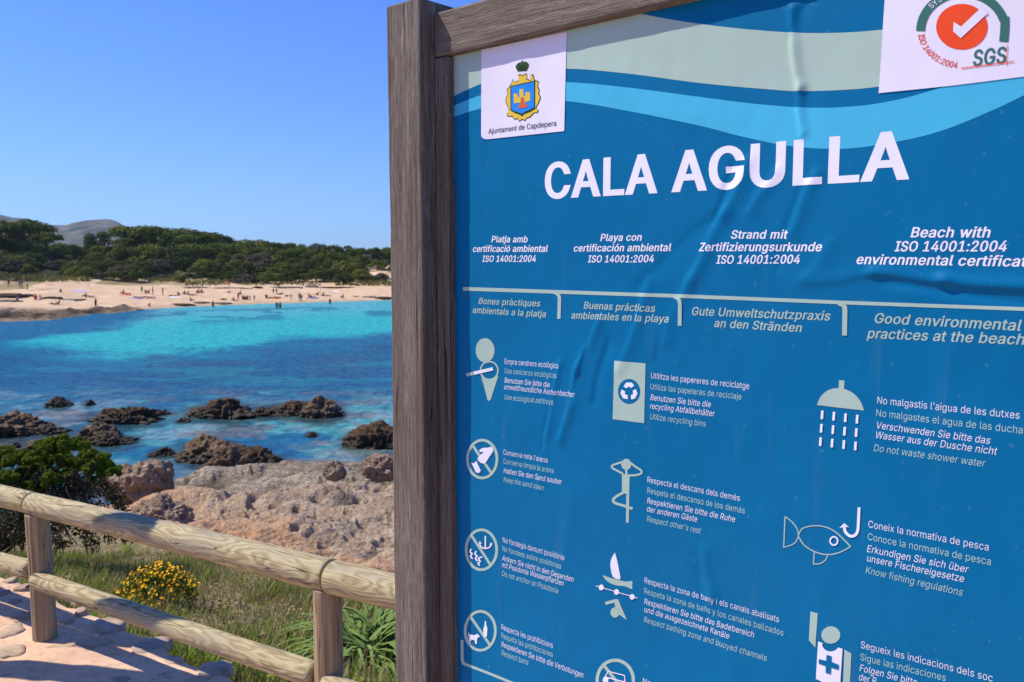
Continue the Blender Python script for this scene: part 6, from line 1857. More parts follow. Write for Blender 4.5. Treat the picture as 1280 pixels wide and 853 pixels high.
def build_forest():
    rs = random.Random(11)
    skyl = lambda x: np.interp(x, [-300, 0, 15, 45, 55, 80, 100, 115, 135, 150, 160, 205, 215, 255, 262, 275, 300, 330, 360, 385, 420, 450, 490, 620, 1300],
                               [284, 284, 284, 292, 300, 299, 302, 300, 300, 303, 292, 284, 287, 287, 292, 290, 298, 297, 300, 303, 303, 306, 309, 308, 306])
    special = [
        ('umbrella', 0, 28, 275, 208, 1.45, 'tall umbrella pine standing highest at the left of the wood with sky between its tiers'),
        ('umbrella', 1, 4, 279, 214, 1.2, 'dark pine at the far end of the wood beside the tall umbrella pine'),
        ('umbrella', 2, 63, 289.5, 222, 1.2, 'small umbrella pine in front of the hill'),
        ('round', 1, 124, 291, 236, 0.95, 'flat topped pine in front of the hill crest'),
        ('umbrella', 1, 184, 283, 218, 1.75, 'broad umbrella pine rising beside the foot of the hill'),
        ('umbrella', 2, 232, 285.5, 220, 1.9, 'second broad umbrella pine with a long flat crown'),
        ('round', 0, 262, 291, 222, 1.2, 'rounded pine at the end of the umbrella pines'),
        ('umbrella', 2, 272, 291, 226, 1.1, 'pine whose thin crown points sideways past the umbrella pines')]
    for k, wh, px, top, Y, w, lab in special:
        tree_to('pine_tree', k, wh, px, top, Y, w, lab, 'pine trees of the wood behind the beach')
    lab_b = 'dark green pine among the dense wood behind the beach'
    lab_m = 'green pine crown in the middle of the wooded slope behind the beach'
    lab_s = 'low green scrub bush along the dune edge of the beach wood'
    g = 'pine trees of the wood behind the beach'
    # back row along the skyline
    x = -150.0
    while x < 1150:
        top = float(skyl(x)) + rs.uniform(1.5, 6) + (3 if x < 270 else 0)
        tree_to('pine_tree', rs.choice(['round', 'round', 'umbrella']), rs.randrange(3), x, top, rs.uniform(226, 250), rs.uniform(0.95, 1.35), lab_b, g, None, rs.uniform(0, 6))
        x += rs.uniform(9, 17) * (3.2 if x > 640 else 1)
    # middle rows
    for row, (Y0, dt) in enumerate(((214, 12), (205, 21))):
        x = -150.0
        while x < 1150:
            top = float(skyl(x)) + dt + rs.uniform(-3, 5) + (6 if x < 150 else 0)
            k = rs.choice(['round', 'dome', 'dome'])
            if row == 1 and 440 < x < 500:
                x += 8
                continue
            tree_to('pine_tree', k, rs.randrange(4), x, top, Y0 + rs.uniform(-4, 5), rs.uniform(1.0, 1.4) if k == 'round' else rs.uniform(0.8, 1.15), lab_m, g, M['pine'] if rs.random() < 0.45 else (M['scrubbrown'] if rs.random() < 0.10 else None), rs.uniform(0, 6))
            x += rs.uniform(12, 22) * (3.2 if x > 640 else 1)
    # scrub along the dunes
    edge = lambda x: np.interp(x, [-150, 0, 60, 110, 160, 215, 250, 300, 330, 400, 440, 455, 500, 700], [345, 343, 341, 347, 352, 346, 348, 351, 352, 350, 351, 340, 338, 338])
    for row, (dy, hh) in enumerate(((-4, 17), (3.5, 13))):
        x = -150.0
        while x < 1150:
            bottom = float(edge(x)) + dy + rs.uniform(-2, 1.5)
            sand = 448 < x < 494 or row == 1 and (175 < x < 232 or x < 75)
            if not sand:
                p = beach_point(x, bottom)
                Y = p.y + 2.5
                b = ground_at(x, Y)
                zt = at_depth(x, bottom - hh + rs.uniform(-4, 5), Y)[2]
                h = max(zt - b.z, 1.0) / 0.75
                m = M['scrubbrown'] if rs.random() < 0.13 else (M['pine'] if rs.random() < 0.35 else None)
                place_tree('scrub_bush', 'dome', rs.randrange(4), tuple(b), h, rs.uniform(0.95, 1.4), rs.uniform(0, 6), lab_s, 'scrub bushes along the dunes', m)
            x += rs.uniform(10, 19) * (3.2 if x > 640 else 1)
    for px, bt, hh, lab in ((452, 353, 13, 'dark bush on the sandy gap near the sign post'), (466, 352, 7, 'small dark bush on the open dune'), (477, 352, 9, 'brown bush on the open dune beside the sign post'),
                            (430, 356, 12, 'rounded bush at the end of the scrub before the sandy gap'), (20, 342, 14, 'brown and green bush on the grassy dune'), (36, 344, 11, 'low dark bush on the grassy dune'),
                            (205, 350, 6, 'small brown bush on the yellow dune slope'), (226, 354, 5, 'tiny green bush at the foot of the yellow dune slope')):
        p = beach_point(px, bt)
        b = ground_at(px, p.y + 1)
        h = max((hh / FPX) * b.y, 0.8) / 0.72
        place_tree('scrub_bush', 'dome', int(px) % 4, tuple(b), h, 1.15, px, lab, 'scrub bushes along the dunes', M['scrubbrown'] if 'brown' in lab else None)


build_forest()

# ------------------------------------------------------------------ near vegetation
def terrain_point(px, py):
    d = ray(px, py)
    Y = np.geomspace(3.0, 40, 3000)
    zr = EYE + d[2] * Y / d[1]
    z = terrain_height(d[0] / d[1] * Y, Y)[0]
    k = int(np.argmax(z >= zr))
    return Vector((d[0] / d[1] * Y[k], Y[k], z[k]))


def build_grass():
    rs = np.random.RandomState(5)
    n = 240000
    az = np.radians(rs.uniform(-40, 14, n))
    D = 3.2 + 11.5 * rs.rand(n) ** 1.35
    x, y = np.sin(az) * D, np.cos(az) * D
    z, w, px, py, _, _ = terrain_height(x, y)
    q = edge_q(x, y)
    patch = fbm(np.stack([x * 1.3, y * 1.3, x * 0], -1), 3, 170)
    dens = (1 - w) ** 1.2 * np.clip(0.85 + 0.5 * patch, 0.15, 1) * (q > 0.0) * sstep(-0.02, 0.30, q + 0.12 * patch)
    keep = rs.rand(n) < dens * np.clip(0.22 + D / 14, 0, 1) * np.where(patch < -0.25, 0.35, 1.0)
    x, y, z, D, q, patch, px = x[keep], y[keep], z[keep], D[keep], q[keep], patch[keep], px[keep]
    for gx, gy, gr in GAPS:
        k_ = np.hypot(x - gx, y - gy) > gr
        x, y, z, D, q, patch, px = x[k_], y[k_], z[k_], D[k_], q[k_], patch[k_], px[k_]
    n = len(x)
    h = (0.06 + 0.15 * rs.rand(n) ** 2 + 0.04 * patch) * np.clip(0.45 + q * 0.7, 0.4, 1.0)
    h = np.maximum(h, 0.05)
    wd = 0.0028 + 0.0035 * rs.rand(n)
    ph = rs.uniform(0, 2 * math.pi, n)
    lean = h * (0.15 + 0.55 * rs.rand(n))
    side = np.stack([np.cos(ph), np.sin(ph), ph * 0], -1)
    ln = np.stack([-np.sin(ph), np.cos(ph), ph * 0], -1)
    ln = ln * 0.9 + np.array([0.06, 0.03, 0])
    B = np.stack([x, y, z - 0.01], -1)
    up = np.array([0, 0, 1.0])
    mid = B + up * (h * 0.55)[:, None] + ln * (lean * 0.35)[:, None]
    tip = B + up * (h * 0.98)[:, None] + ln * lean[:, None]
    V = np.stack([B - side * wd[:, None], B + side * wd[:, None], mid + side * (wd * 0.7)[:, None], mid - side * (wd * 0.7)[:, None], tip], 1).reshape(-1, 3)
    k = np.arange(n)[:, None] * 5
    F = np.concatenate([k + np.array([[0, 1, 2]]), k + np.array([[0, 2, 3]]), k + np.array([[3, 2, 4]])], 1).reshape(-1, 3)
    r = rs.rand(n) + 0.35 * patch - 0.10 * sstep(150, 330, px) + 0.30 * sstep(0.55, 0.1, q)
    m = np.where(r < 0.33, 2, np.where(r < 0.55, 3, np.where(r < 0.86, 0, 1)))
    mi = np.repeat(m, 3)
    # low leafy weeds and litter between the blades
    nc = 420
    az = np.radians(rs.uniform(-38, 2, nc))
    Dw = 3.3 + 8.5 * rs.rand(nc) ** 1.2
    wx, wy = np.sin(az) * Dw, np.cos(az) * Dw
    wz, ww, *_ = terrain_height(wx, wy)
    ok = (ww < 0.6) & (edge_q(wx, wy) > 0.12)
    wx, wy, wz = wx[ok], wy[ok], wz[ok]
    Vw, Fw, mw, k0 = [], [], [], len(V)
    for cx, cy, cz in zip(wx, wy, wz):
        m_ = rs.randint(25, 70)
        R = rs.uniform(0.05, 0.14)
        o = rs.normal(size=(m_, 3)) * np.array([R, R, 0]) * 0.6
        o[:, 2] = rs.rand(m_) * R * rs.uniform(0.6, 1.8)
        nn = rs.normal(size=(m_, 3)) + np.array([0, 0, 1.0])
        nn /= np.linalg.norm(nn, axis=1, keepdims=True)
        q4, f4 = quads(np.array([cx, cy, cz]) + o, nn, rs.uniform(0.010, 0.020) * np.ones(m_), 0.5, rs)
        Vw.append(q4)
        Fw.append(np.concatenate([f4[:, [0, 1, 2]], f4[:, [0, 2, 3]]]) + k0)
        k0 += len(q4)
        mw.append(np.full(2 * m_, rs.choice([0, 1, 1, 3, 3, 2])))
    V = np.concatenate([V] + Vw)
    F = np.concatenate([F] + Fw)
    mi = np.concatenate([mi] + mw)
    me = arr_mesh('grass', V, F, [M['grass'], M['grassbright'], M['straw'], M['grassbrown']], mi)
    tag(link('grass', me), 'wild grass and dry stalks on the slope below the fence', 'grass', None, 'stuff')


M['grass'] = leaf_mat('grass_green', (0.125, 0.145, 0.030), (0.27, 0.28, 0.075), 0, 0.35)
M['grassbright'] = leaf_mat('grass_bright', (0.13, 0.21, 0.02), (0.27, 0.38, 0.05), 0, 0.35)
M['straw'] = leaf_mat('grass_straw', (0.32, 0.25, 0.115), (0.55, 0.44, 0.24), 0, 0.15)
M['grassbrown'] = leaf_mat('grass_brown', (0.18, 0.115, 0.062), (0.34, 0.225, 0.13), 0, 0.15)
GAPS = [(*terrain_point(466, 846)[:2], 0.42), (*terrain_point(197, 762)[:2], 0.2)]
build_grass()

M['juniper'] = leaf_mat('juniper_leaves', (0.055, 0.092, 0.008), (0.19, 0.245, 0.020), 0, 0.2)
M['darkshadeleaf'] = leaf_mat('undergrowth_dark_shade', (0.020, 0.026, 0.010), (0.060, 0.065, 0.026), 0, 0.05)  # dark leaves, coloured darker partly for the shade under the shrub
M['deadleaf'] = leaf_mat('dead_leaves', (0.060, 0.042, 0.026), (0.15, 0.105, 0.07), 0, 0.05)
M['twig'] = plain('dry_twigs', (0.12, 0.09, 0.068), 0.9, 0.1, 0.3, 5)


def build_juniper():
    rs = np.random.RandomState(21)
    lobes_px = [(74, 548, 15), (61, 556, 13), (88, 553, 13), (110, 565, 14), (125, 575, 12), (137, 580, 10), (117, 584, 13), (94, 576, 14), (74, 570, 15), (57, 582, 14), (39, 579, 14), (18, 571, 15), (3, 561, 14),
                (25, 590, 14), (65, 594, 13), (2, 592, 15), (119, 597, 11), (90, 604, 9), (143, 585, 8), (45, 566, 11), (-18, 578, 18), (-40, 590, 20), (-66, 604, 20), (-28, 604, 18), (10, 606, 12), (40, 604, 11), (104, 552, 8), (128, 566, 8), (84, 590, 12),
                (-90, 618, 18), (30, 564, 10), (53, 549, 7), (98, 545, 6)]
    lobes, paths = [], []
    base = terrain_point(62, 694)
    base = Vector((base.x, 10.6, float(terrain_height(np.array([base.x]), np.array([10.6]))[0][0])))
    for (px, py, r) in lobes_px:
        Y = 10.5 + rs.uniform(-0.7, 0.7)
        c = np.array(at_depth(px, py + 6, Y)) - np.array(base)
        R = r / FPX * Y * 1.0
        lobes.append((tuple(c), (R * 1.1, R * 1.1, R * 0.9)))
        b0 = np.array([c[0] * 0.25, rs.uniform(-0.3, 0.3), -0.05])
        mdl = b0 * 0.5 + c * 0.5 + rs.uniform(-0.12, 0.12, 3) - np.array([0, 0, 0.1])
        paths.append([(tuple(b0), 0.022), (tuple(mdl), 0.012), (tuple(c), 0.004)])
    for k in range(70):      # dry inner twigs
        x0 = rs.uniform(-1.3, 0.85)
        p = np.array([x0, rs.uniform(-0.8, 0.3), rs.uniform(-0.1, 0.45)])
        q = p + np.array([rs.uniform(-0.3, 0.3), rs.uniform(-0.2, 0.1), rs.uniform(0.1, 0.5)])
        paths.append([(tuple(p), 0.009), (tuple(p * 0.5 + q * 0.5 + rs.uniform(-0.05, 0.05, 3)), 0.006), (tuple(q), 0.003)])
    root = empty('evergreen_shrub', tuple(base))
    tag(root, 'bushy bright green evergreen shrub in front of the sea rocks at the fence end', 'shrub')
    # clustered sprigs
    Vs, Fs, k = [], [], 0
    for (c, r) in lobes:
        for _ in range(26):
            d = rs.normal(size=3)
            d /= np.linalg.norm(d)
            d[2] = abs(d[2]) * 0.9 - 0.25
            cc = np.array(c) + d * np.array(r) * rs.uniform(0.55, 1.05)
            V, F = lobes_cloud([(tuple(cc), (r[0] * 0.33,) * 3)], 190 / (r[0] * 0.33) ** 2, 0.017, rs, 0.5, 0.2, -1)
            Vs.append(V)
            Fs.append(F + k)
            k += len(V)
    link('crown', arr_mesh('crown', np.concatenate(Vs), np.concatenate(Fs), [M['juniper']]), root)
    link('trunk', limb_mesh('trunk', paths, M['twig'], 5), root)
    # undergrowth at its foot, leaf colour darkened partly to stand for shade
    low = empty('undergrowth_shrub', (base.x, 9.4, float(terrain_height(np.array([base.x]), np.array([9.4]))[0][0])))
    tag(low, 'undergrowth painted dark partly for shade, with dry stalks below the bright evergreen shrub', 'shrub')
    lobes, paths = [], []
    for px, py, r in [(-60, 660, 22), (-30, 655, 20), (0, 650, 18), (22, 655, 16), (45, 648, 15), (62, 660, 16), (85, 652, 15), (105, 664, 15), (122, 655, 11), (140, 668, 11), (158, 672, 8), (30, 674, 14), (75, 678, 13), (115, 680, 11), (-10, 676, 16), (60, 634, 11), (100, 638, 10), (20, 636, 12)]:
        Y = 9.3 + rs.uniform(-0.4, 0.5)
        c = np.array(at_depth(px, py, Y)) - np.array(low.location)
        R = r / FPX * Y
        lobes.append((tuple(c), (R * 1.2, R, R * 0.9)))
        for _ in range(5):
            p = c + np.array([rs.uniform(-R, R), rs.uniform(-R, 0), -R])
            q = p + np.array([rs.uniform(-0.12, 0.12), rs.uniform(-0.1, 0), rs.uniform(0.2, 0.45)])
            paths.append([(tuple(p), 0.006), (tuple((p + q) / 2 + rs.uniform(-0.02, 0.02, 3)), 0.005), (tuple(q), 0.002)])
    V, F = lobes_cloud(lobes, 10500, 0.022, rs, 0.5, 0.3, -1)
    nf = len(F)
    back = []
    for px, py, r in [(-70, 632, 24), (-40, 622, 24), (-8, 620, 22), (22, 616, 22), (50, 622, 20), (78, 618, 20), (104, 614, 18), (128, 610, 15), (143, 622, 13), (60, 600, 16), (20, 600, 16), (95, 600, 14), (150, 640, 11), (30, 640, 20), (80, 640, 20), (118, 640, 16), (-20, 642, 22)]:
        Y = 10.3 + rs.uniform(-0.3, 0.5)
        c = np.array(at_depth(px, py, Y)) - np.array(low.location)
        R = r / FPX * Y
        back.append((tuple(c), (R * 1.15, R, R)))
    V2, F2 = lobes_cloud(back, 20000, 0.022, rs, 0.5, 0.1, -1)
    link('foliage', arr_mesh('foliage', np.concatenate([V, V2]), np.concatenate([F, F2 + len(V)]), [M['darkshadeleaf'], M['deadleaf']], np.concatenate([np.zeros(nf), (rs.rand(len(F2)) < 0.6).astype(int)])), low)
    link('dry_stalks', limb_mesh('dry_stalks', paths, M['twig'], 4), low)  # bare dry stalks, no leaves


build_juniper()

M['flower'] = plain('flower_yellow', (0.92, 0.52, 0.012), 0.6, 0.2, 0.15, 40)
M['flowerleaf'] = leaf_mat('flower_bush_leaves', (0.055, 0.085, 0.016), (0.15, 0.19, 0.045), 0, 0.2)


def build_flower_bush():
    rs = np.random.RandomState(8)
    b = terrain_point(197, 762)
    root = empty('flowering_bush', tuple(b))
    tag(root, 'rounded bush covered in orange yellow flowers in the grass behind the fence', 'bush')
    s = b.y / FPX
    w, h = 54 * s, 60 * s
    lobes = []
    for k in range(22):
        a = 2.4 * k
        R = math.sqrt((k + 0.5) / 22)
        lobes.append(((w * 0.82 * R * math.cos(a), 0.75 * w * R * math.sin(a), h * (0.30 + 0.50 * (1 - R * R))), (0.075, 0.075, 0.075)))
    V, F = lobes_cloud(lobes, 52000, 0.014, rs, 0.32, 0.2, -0.8)
    link('foliage', arr_mesh('foliage', V, F, [M['flowerleaf']]), root)
    paths = []
    for (c, r) in lobes:
        paths.append([((c[0] * 0.2, c[1] * 0.2, -0.03), 0.005), ((c[0] * 0.6, c[1] * 0.6, c[2] * 0.5), 0.004), (c, 0.002)])
    link('stem', limb_mesh('stem', paths, M['twig'], 5), root)
    Vs, Fs, k = [], [], 0
    for i in range(440):
        a, R = rs.uniform(0, 6.28), math.sqrt(rs.rand()) * rs.uniform(0.85, 1.15)
        c = np.array([w * 0.95 * R * math.cos(a), 0.85 * w * R * math.sin(a), 0])
        c[2] = h * (0.36 + 0.56 * (1 - R * R)) + rs.uniform(-0.075, 0.06)
        nrm = np.array([c[0] * 1.0 - 0.12, c[1] * 1.0 - 0.16, 0.28]) + rs.normal(size=3) * 0.10
        nrm /= np.linalg.norm(nrm)
        t = np.cross(nrm, [0.3, 0.2, 0.9])
        t /= np.linalg.norm(t)
        bt = np.cross(nrm, t)
        r = rs.uniform(0.009, 0.017)
        m = 10
        ring = []
        for j in range(m):
            rr = r * (1.0 if j % 2 else 0.72)
            ring.append(c + rr * (math.cos(2 * math.pi * j / m) * t + math.sin(2 * math.pi * j / m) * bt) + nrm * 0.004)
        Vs.append(np.array(ring + [c - nrm * 0.003]))
        Fs.append(np.array([(j, (j + 1) % m, m) for j in range(m)]) + k)
        k += m + 1
    bl = link('blossom', arr_mesh('blossom', np.concatenate(Vs), np.concatenate(Fs), [M['flower']]), root)
    bl['kind'] = 'stuff'


build_flower_bush()

M['strap'] = leaf_mat('strap_leaves', (0.070, 0.130, 0.026), (0.22, 0.31, 0.085), 0, 0.12)


def strap_plant(px, py, n, L, seed, label, mat='strap', w0=0.014):
    rs = np.random.RandomState(seed)
    b = terrain_point(px, py)
    root = empty('strap_leaf_plant', tuple(b))
    tag(root, label, 'plant')
    Vs, Fs, k = [], [], 0
    for i in range(n):
        a = rs.uniform(0, 6.28)
        el = rs.uniform(0.85, 1.52)
        l = L * rs.uniform(0.65, 1.1)
        o = np.array([rs.uniform(-0.12, 0.12), rs.uniform(-0.10, 0.10), 0])
        d = np.array([math.cos(a), math.sin(a), 0])
        sd = np.array([-math.sin(a), math.cos(a), 0])
        m = 9
        p, ang = o.copy(), el
        pts = []
        for j in range(m + 1):
            t = j / m
            wd = w0 * (0.75 + 0.5 * t) * (1 - t ** 3) + 0.0006
            fold = np.array([0, 0, 0.004 * (1 - t)])
            pts += [p - sd * wd + fold, p.copy(), p + sd * wd + fold]
            ang -= (2.5 / m) * (0.5 + t) * rs.uniform(0.8, 1.1)
            p = p + (d * math.cos(ang) + np.array([0, 0, math.sin(ang)])) * l / m
        Vs.append(np.array(pts))
        for j in range(m):
            for c in (0, 1):
                Fs.append(np.array([[3 * j + c, 3 * j + c + 1, 3 * j + c + 4, 3 * j + c + 3]]) + k)
        k += len(pts)
    link('foliage', arr_mesh('foliage', np.concatenate(Vs), np.concatenate(Fs), [M[mat]], smooth=True), root)
    bm = bmesh.new()
    bmesh.ops.create_cone(bm, segments=10, radius1=0.06, radius2=0.03, depth=0.08, cap_ends=True)
    link('stem', bm_mesh('stem', bm, [M['flowerleaf']], True), root)
    return root


strap_plant(463, 850, 300, 0.74, 3, 'green clump of long arching strap leaves beside the sign post', w0=0.0105)
strap_plant(330, 800, 16, 0.20, 5, 'small tuft of upright green blades in the grass below the rail', 'grassbright', 0.005)
strap_plant(160, 690, 24, 0.30, 6, 'bright green leafy weed behind the rail near the dark undergrowth', 'grassbright', 0.009)
strap_plant(100, 700, 20, 0.28, 7, 'light green weed in the grass below the dark undergrowth', 'grassbright', 0.008)
strap_plant(268, 690, 18, 0.26, 9, 'grassy green tuft at the edge of the bare rock', 'grass', 0.006)

# a dry stick lying in the grass
_a, _b = terrain_point(296, 790), terrain_point(337, 786)
st_ = empty('dry_stick', tuple(_a))
tag(st_, 'pale dry stick lying in the grass below the rail', 'stick')
_d = _b - _a
link('stick', limb_mesh('stick', [[((0, 0, 0.05), 0.006), (tuple(_d * 0.5 + Vector((0, 0, 0.06))), 0.005), (tuple(_d + Vector((0, 0, 0.05))), 0.003)], [(tuple(_d * 0.4 + Vector((0, 0, 0.055))), 0.004), (tuple(_d * 0.6 + Vector((0.02, 0.06, 0.10))), 0.002)]], M['barkpale'], 6), st_)

# ------------------------------------------------------------------ people on the far beach
M['skin'] = plain('skin', (0.42, 0.24, 0.155), 0.6, 0.2, 0.1)
M['skintan'] = plain('skin_tanned', (0.34, 0.185, 0.11), 0.6, 0.2, 0.1)
M['hair'] = plain('hair', (0.03, 0.02, 0.014), 0.7, 0.1)
CLOTH = {'red': (0.55, 0.035, 0.035), 'navy': (0.03, 0.045, 0.13), 'blue': (0.07, 0.12, 0.42), 'white': (0.72, 0.70, 0.70), 'black': (0.02, 0.02, 0.022), 'pink': (0.60, 0.20, 0.24), 'grey': (0.25, 0.25, 0.27), 'orange': (0.60, 0.20, 0.05), 'brown': (0.14, 0.075, 0.04)}
for _k, _v in CLOTH.items(): M['cloth_' + _k] = plain('cloth_' + _k, _v, 0.8, 0.1)

POSES = {
    'stand': dict(pel=(0, 0, .93), che=(0, 0, 1.28), nec=(0, 0, 1.47), hea=(0, .02, 1.60), top=(0, .01, 1.70), sho=(.19, 0, 1.42), elb=(.25, -.02, 1.15), han=(.24, .08, .90), hip=(.10, 0, .88), kne=(.12, .03, .48), ank=(.13, -.02, .08), toe=(.14, .12, .03)),
    'walk': dict(pel=(0, 0, .92), che=(0, .04, 1.27), nec=(0, .06, 1.46), hea=(0, .09, 1.59), top=(0, .09, 1.69), sho=(.19, .04, 1.41), elb=(.24, -.10, 1.16), han=(.23, .06, .93), hip=(.10, 0, .87), kne=(.11, .16, .49), ank=(.11, .10, .08), toe=(.12, .24, .03)),
    'sit': dict(pel=(0, 0, .12), che=(0, -.12, .46), nec=(0, -.13, .66), hea=(0, -.10, .79), top=(0, -.10, .89), sho=(.19, -.12, .60), elb=(.27, .04, .40), han=(.18, .28, .42), hip=(.11, .04, .11), kne=(.14, .38, .42), ank=(.13, .58, .07), toe=(.13, .70, .04)),
    'lie': dict(pel=(0, 0, .13), che=(0, -.36, .15), nec=(0, -.56, .16), hea=(0, -.69, .18), top=(0, -.79, .18), sho=(.19, -.50, .14), elb=(.36, -.62, .07), han=(.20, -.74, .07), hip=(.10, .06, .12), kne=(.12, .46, .30), ank=(.12, .72, .06), toe=(.12, .83, .05))}
RAD = dict(pel=.135, che=.145, nec=.055, hea=.095, top=.07, sho=.062, elb=.042, han=.036, hip=.095, kne=.062, ank=.042, toe=.036)


def person_mesh(pose):
    P = POSES[pose]
    names = ['pel', 'che', 'nec', 'hea', 'top']
    V = [P[k] for k in names]
    K = list(names)
    E = [(0, 1), (1, 2), (2, 3), (3, 4)]
    for s in (1, -1):
        for ch, root in ((('sho', 'elb', 'han'), 1), (('hip', 'kne', 'ank', 'toe'), 0)):
            last = root
            for k in ch:
                x, y, z = P[k]
                if pose == 'walk' and s < 0 and k in ('kne', 'ank', 'toe', 'elb', 'han'): y = -y * 0.9 + (0.05 if k == 'toe' else 0)
                V.append((s * x, y, z))
                K.append(k)
                E.append((last, len(V) - 1))
                last = len(V) - 1
    me = bpy.data.meshes.new('tmp')
    me.from_pydata(V, E, [])
    o = bpy.data.objects.new('tmp', me)
    ROOT.objects.link(o)
    o.modifiers.new('skin', 'SKIN')
    for i, k in enumerate(K):
        r = RAD[k]
        me.skin_vertices[0].data[i].radius = (r * (1.15 if k in ('pel', 'che') else 1), r * (0.8 if k in ('pel', 'che') else 1))
        me.skin_vertices[0].data[i].use_root = (i == 0)
    sub = o.modifiers.new('sub', 'SUBSURF')
    sub.levels = sub.render_levels = 1
    dg = bpy.context.evaluated_depsgraph_get()
    out = bpy.data.meshes.new_from_object(o.evaluated_get(dg))
    bpy.data.objects.remove(o)
    bpy.data.meshes.remove(me)
    out.name = 'person'
    out.materials.clear()
    for m in ('skin', 'cloth_black', 'skin', 'hair'): out.materials.append(M[m])
    A = np.array(V)
    for f in out.polygons:
        f.use_smooth = True
        k = K[int(np.argmin(((A - np.array(f.center)) ** 2).sum(1)))]
        f.material_index = {'pel': 1, 'hip': 1, 'che': 2, 'sho': 2, 'top': 3}.get(k, 0)
    return out


PERSON = {k: person_mesh(k) for k in POSES}


def person(pose, px, py, label, bottom='black', topc=None, rz=0.0, group='people on the far beach', tan=False, sea=False, size=1.0):
    p = beach_point(px, py) if not sea else Vector(tuple(ground(px, py, SEA))) + Vector((0, 0, -0.45))
    o = link('person', PERSON[pose], None, tuple(p), (0, 0, rz))
    o.scale = (size * 0.93,) * 3
    sk = M['skintan' if tan else 'skin']
    for i, m in enumerate((sk, M['cloth_' + bottom], M['cloth_' + topc] if topc else sk, M['hair'])):
        o.material_slots[i].link = 'OBJECT'
        o.material_slots[i].material = m
    tag(o, label, 'person', group)


person('stand', 120, 387, 'person in dark clothes standing on the rocky point at the water', 'black', 'black', 2.6, tan=True, size=1.05)
person('stand', 11, 359, 'person in a dark red top standing apart from the trio on the sand', 'black', 'brown', 1.2)
person('walk', 24.6, 361, 'person in a light blue top walking beside the person in navy', 'blue', 'blue', -1.5)
person('walk', 27.6, 361, 'person in navy clothes walking in the middle of the trio on the upper sand', 'navy', 'navy', -1.5)
person('stand', 34.3, 363, 'person in a white top and dark shorts in the trio on the upper sand', 'black', 'white', -1.2)
person('sit', 44.3, 375, 'person in a bright red top sitting on the seaweed bank', 'red', 'red', 0.5, size=1.2)
person('sit', 50.5, 375, 'person in a white top sitting on the seaweed bank next to the one in red', 'grey', 'white', 0.2, size=1.1)
person('sit', 22, 376.5, 'person in grey sitting low on the brown seaweed near the rocks', 'grey', 'grey', 0.6)
person('lie', 66.5, 381, 'person lying with raised knees on sand between seaweed and rocks', 'black', None, 1.3, tan=True)
person('sit', 73.5, 381, 'tanned person sitting close to the sunbather with raised knees', 'brown', None, 2.0, tan=True)
person('sit', 76, 365.5, 'lone dark figure sitting on the open sand between the trio and the lilac towel', 'black', 'black', 1.0, size=0.8)
person('sit', 107, 371.5, 'tanned person sitting beneath the lilac towel on the sand', 'black', None, 1.6, tan=True)
person('lie', 112.5, 371.5, 'tanned person lying beside the sitter below the lilac towel', 'navy', None, 1.5, tan=True)
person('sit', 154, 367.5, 'person sitting upright in the first small group right of the rocks', 'red', None, 1.4)
person('lie', 158, 367.8, 'reddish person lying beside the upright sitter in the first small group', 'pink', None, 1.6)
person('stand', 177.5, 367, 'slim person standing at the start of the standing group on the sand', 'navy', None, 1.0, size=0.85)
person('sit', 182, 367, 'person sitting between the slim standing person and the dark standing person', 'pink', None, 0.3)
person('sit', 186, 367, 'second person sitting close to the dark standing person', 'brown', None, 0.9)
person('stand', 191.3, 369, 'dark standing person at the end of the first standing group', 'black', None, 2.2, tan=True)
person('walk', 203.5, 369.5, 'lone person walking along the sand between the two groups', 'navy', None, -1.5, tan=True, size=0.92)
person('stand', 266.3, 384.5, 'dark figure standing in the water near the end of the shore weed', 'black', None, 0.4, tan=True, sea=True)
person('stand', 346.2, 386, 'person wading in the shallow sea beside another wader', 'navy', None, 0.2, tan=True, sea=True)
person('stand', 350.3, 386, 'other wader of the pair standing together in the sea', 'black', None, -0.3, tan=True, sea=True)
person('stand', 412.6, 381, 'single bather standing in the sea near the umbrella pole', 'navy', None, 0.5, tan=True, sea=True)
person('stand', 374.6, 377, 'tall person standing at the water beside a shorter one', 'brown', None, 0.6, tan=True)
person('stand', 377, 377, 'shorter person standing right next to the tall one at the water', 'navy', None, 0.2, tan=True, size=0.8)
person('stand', 286.3, 359.8, 'person dressed all in red standing at the foot of the dunes', 'red', 'red', 0.6)
person('stand', 298, 376, 'person in pinkish red standing in the crowd near the water', 'red', 'pink', 1.0, size=0.95)
person('sit', 300.5, 368.5, 'reddish person sitting just above the crowd near the water', 'red', None, 1.0)
for i, x in enumerate((303.5, 306.2, 309.2)):
    person('sit', x, 374.5, ('tanned person sitting first in the row next to the one in pinkish red', 'tanned person sitting in the middle of the row of three sitters', 'tanned person sitting last in the row of three sitters')[i], 'black', None, 0.4 * i, tan=True)
person('stand', 312.5, 376, 'small dark person standing just past the row of three sitters', 'black', None, 1.0, tan=True, size=0.6)
person('stand', 318, 376.5, 'small person standing apart past the crowd near the water', 'navy', None, 0.3, tan=True, size=0.7)
person('sit', 292, 376, 'small person sitting before the crowd near the water', 'navy', None, 0.3, size=0.85)
person('sit', 333, 373, 'lone dark sitter on the sand between the crowd and the waders', 'black', 'black', 0.2, tan=True)
person('stand', 341.8, 368, 'person standing at mid beach, one of a pair above the waders', 'black', None, 0.2, tan=True, size=0.72)
person('stand', 345.6, 368, 'partner of the mid beach standing pair above the waders', 'black', None, 0.2, tan=True, size=0.72)
person('stand', 364, 374.5, 'pale person standing before the tall and short pair', 'grey', None, 0.2, size=0.65)
person('sit', 428.5, 373, 'dark sitter on the sand between the umbrella pole and the sign post', 'black', None, 1.2, tan=True)
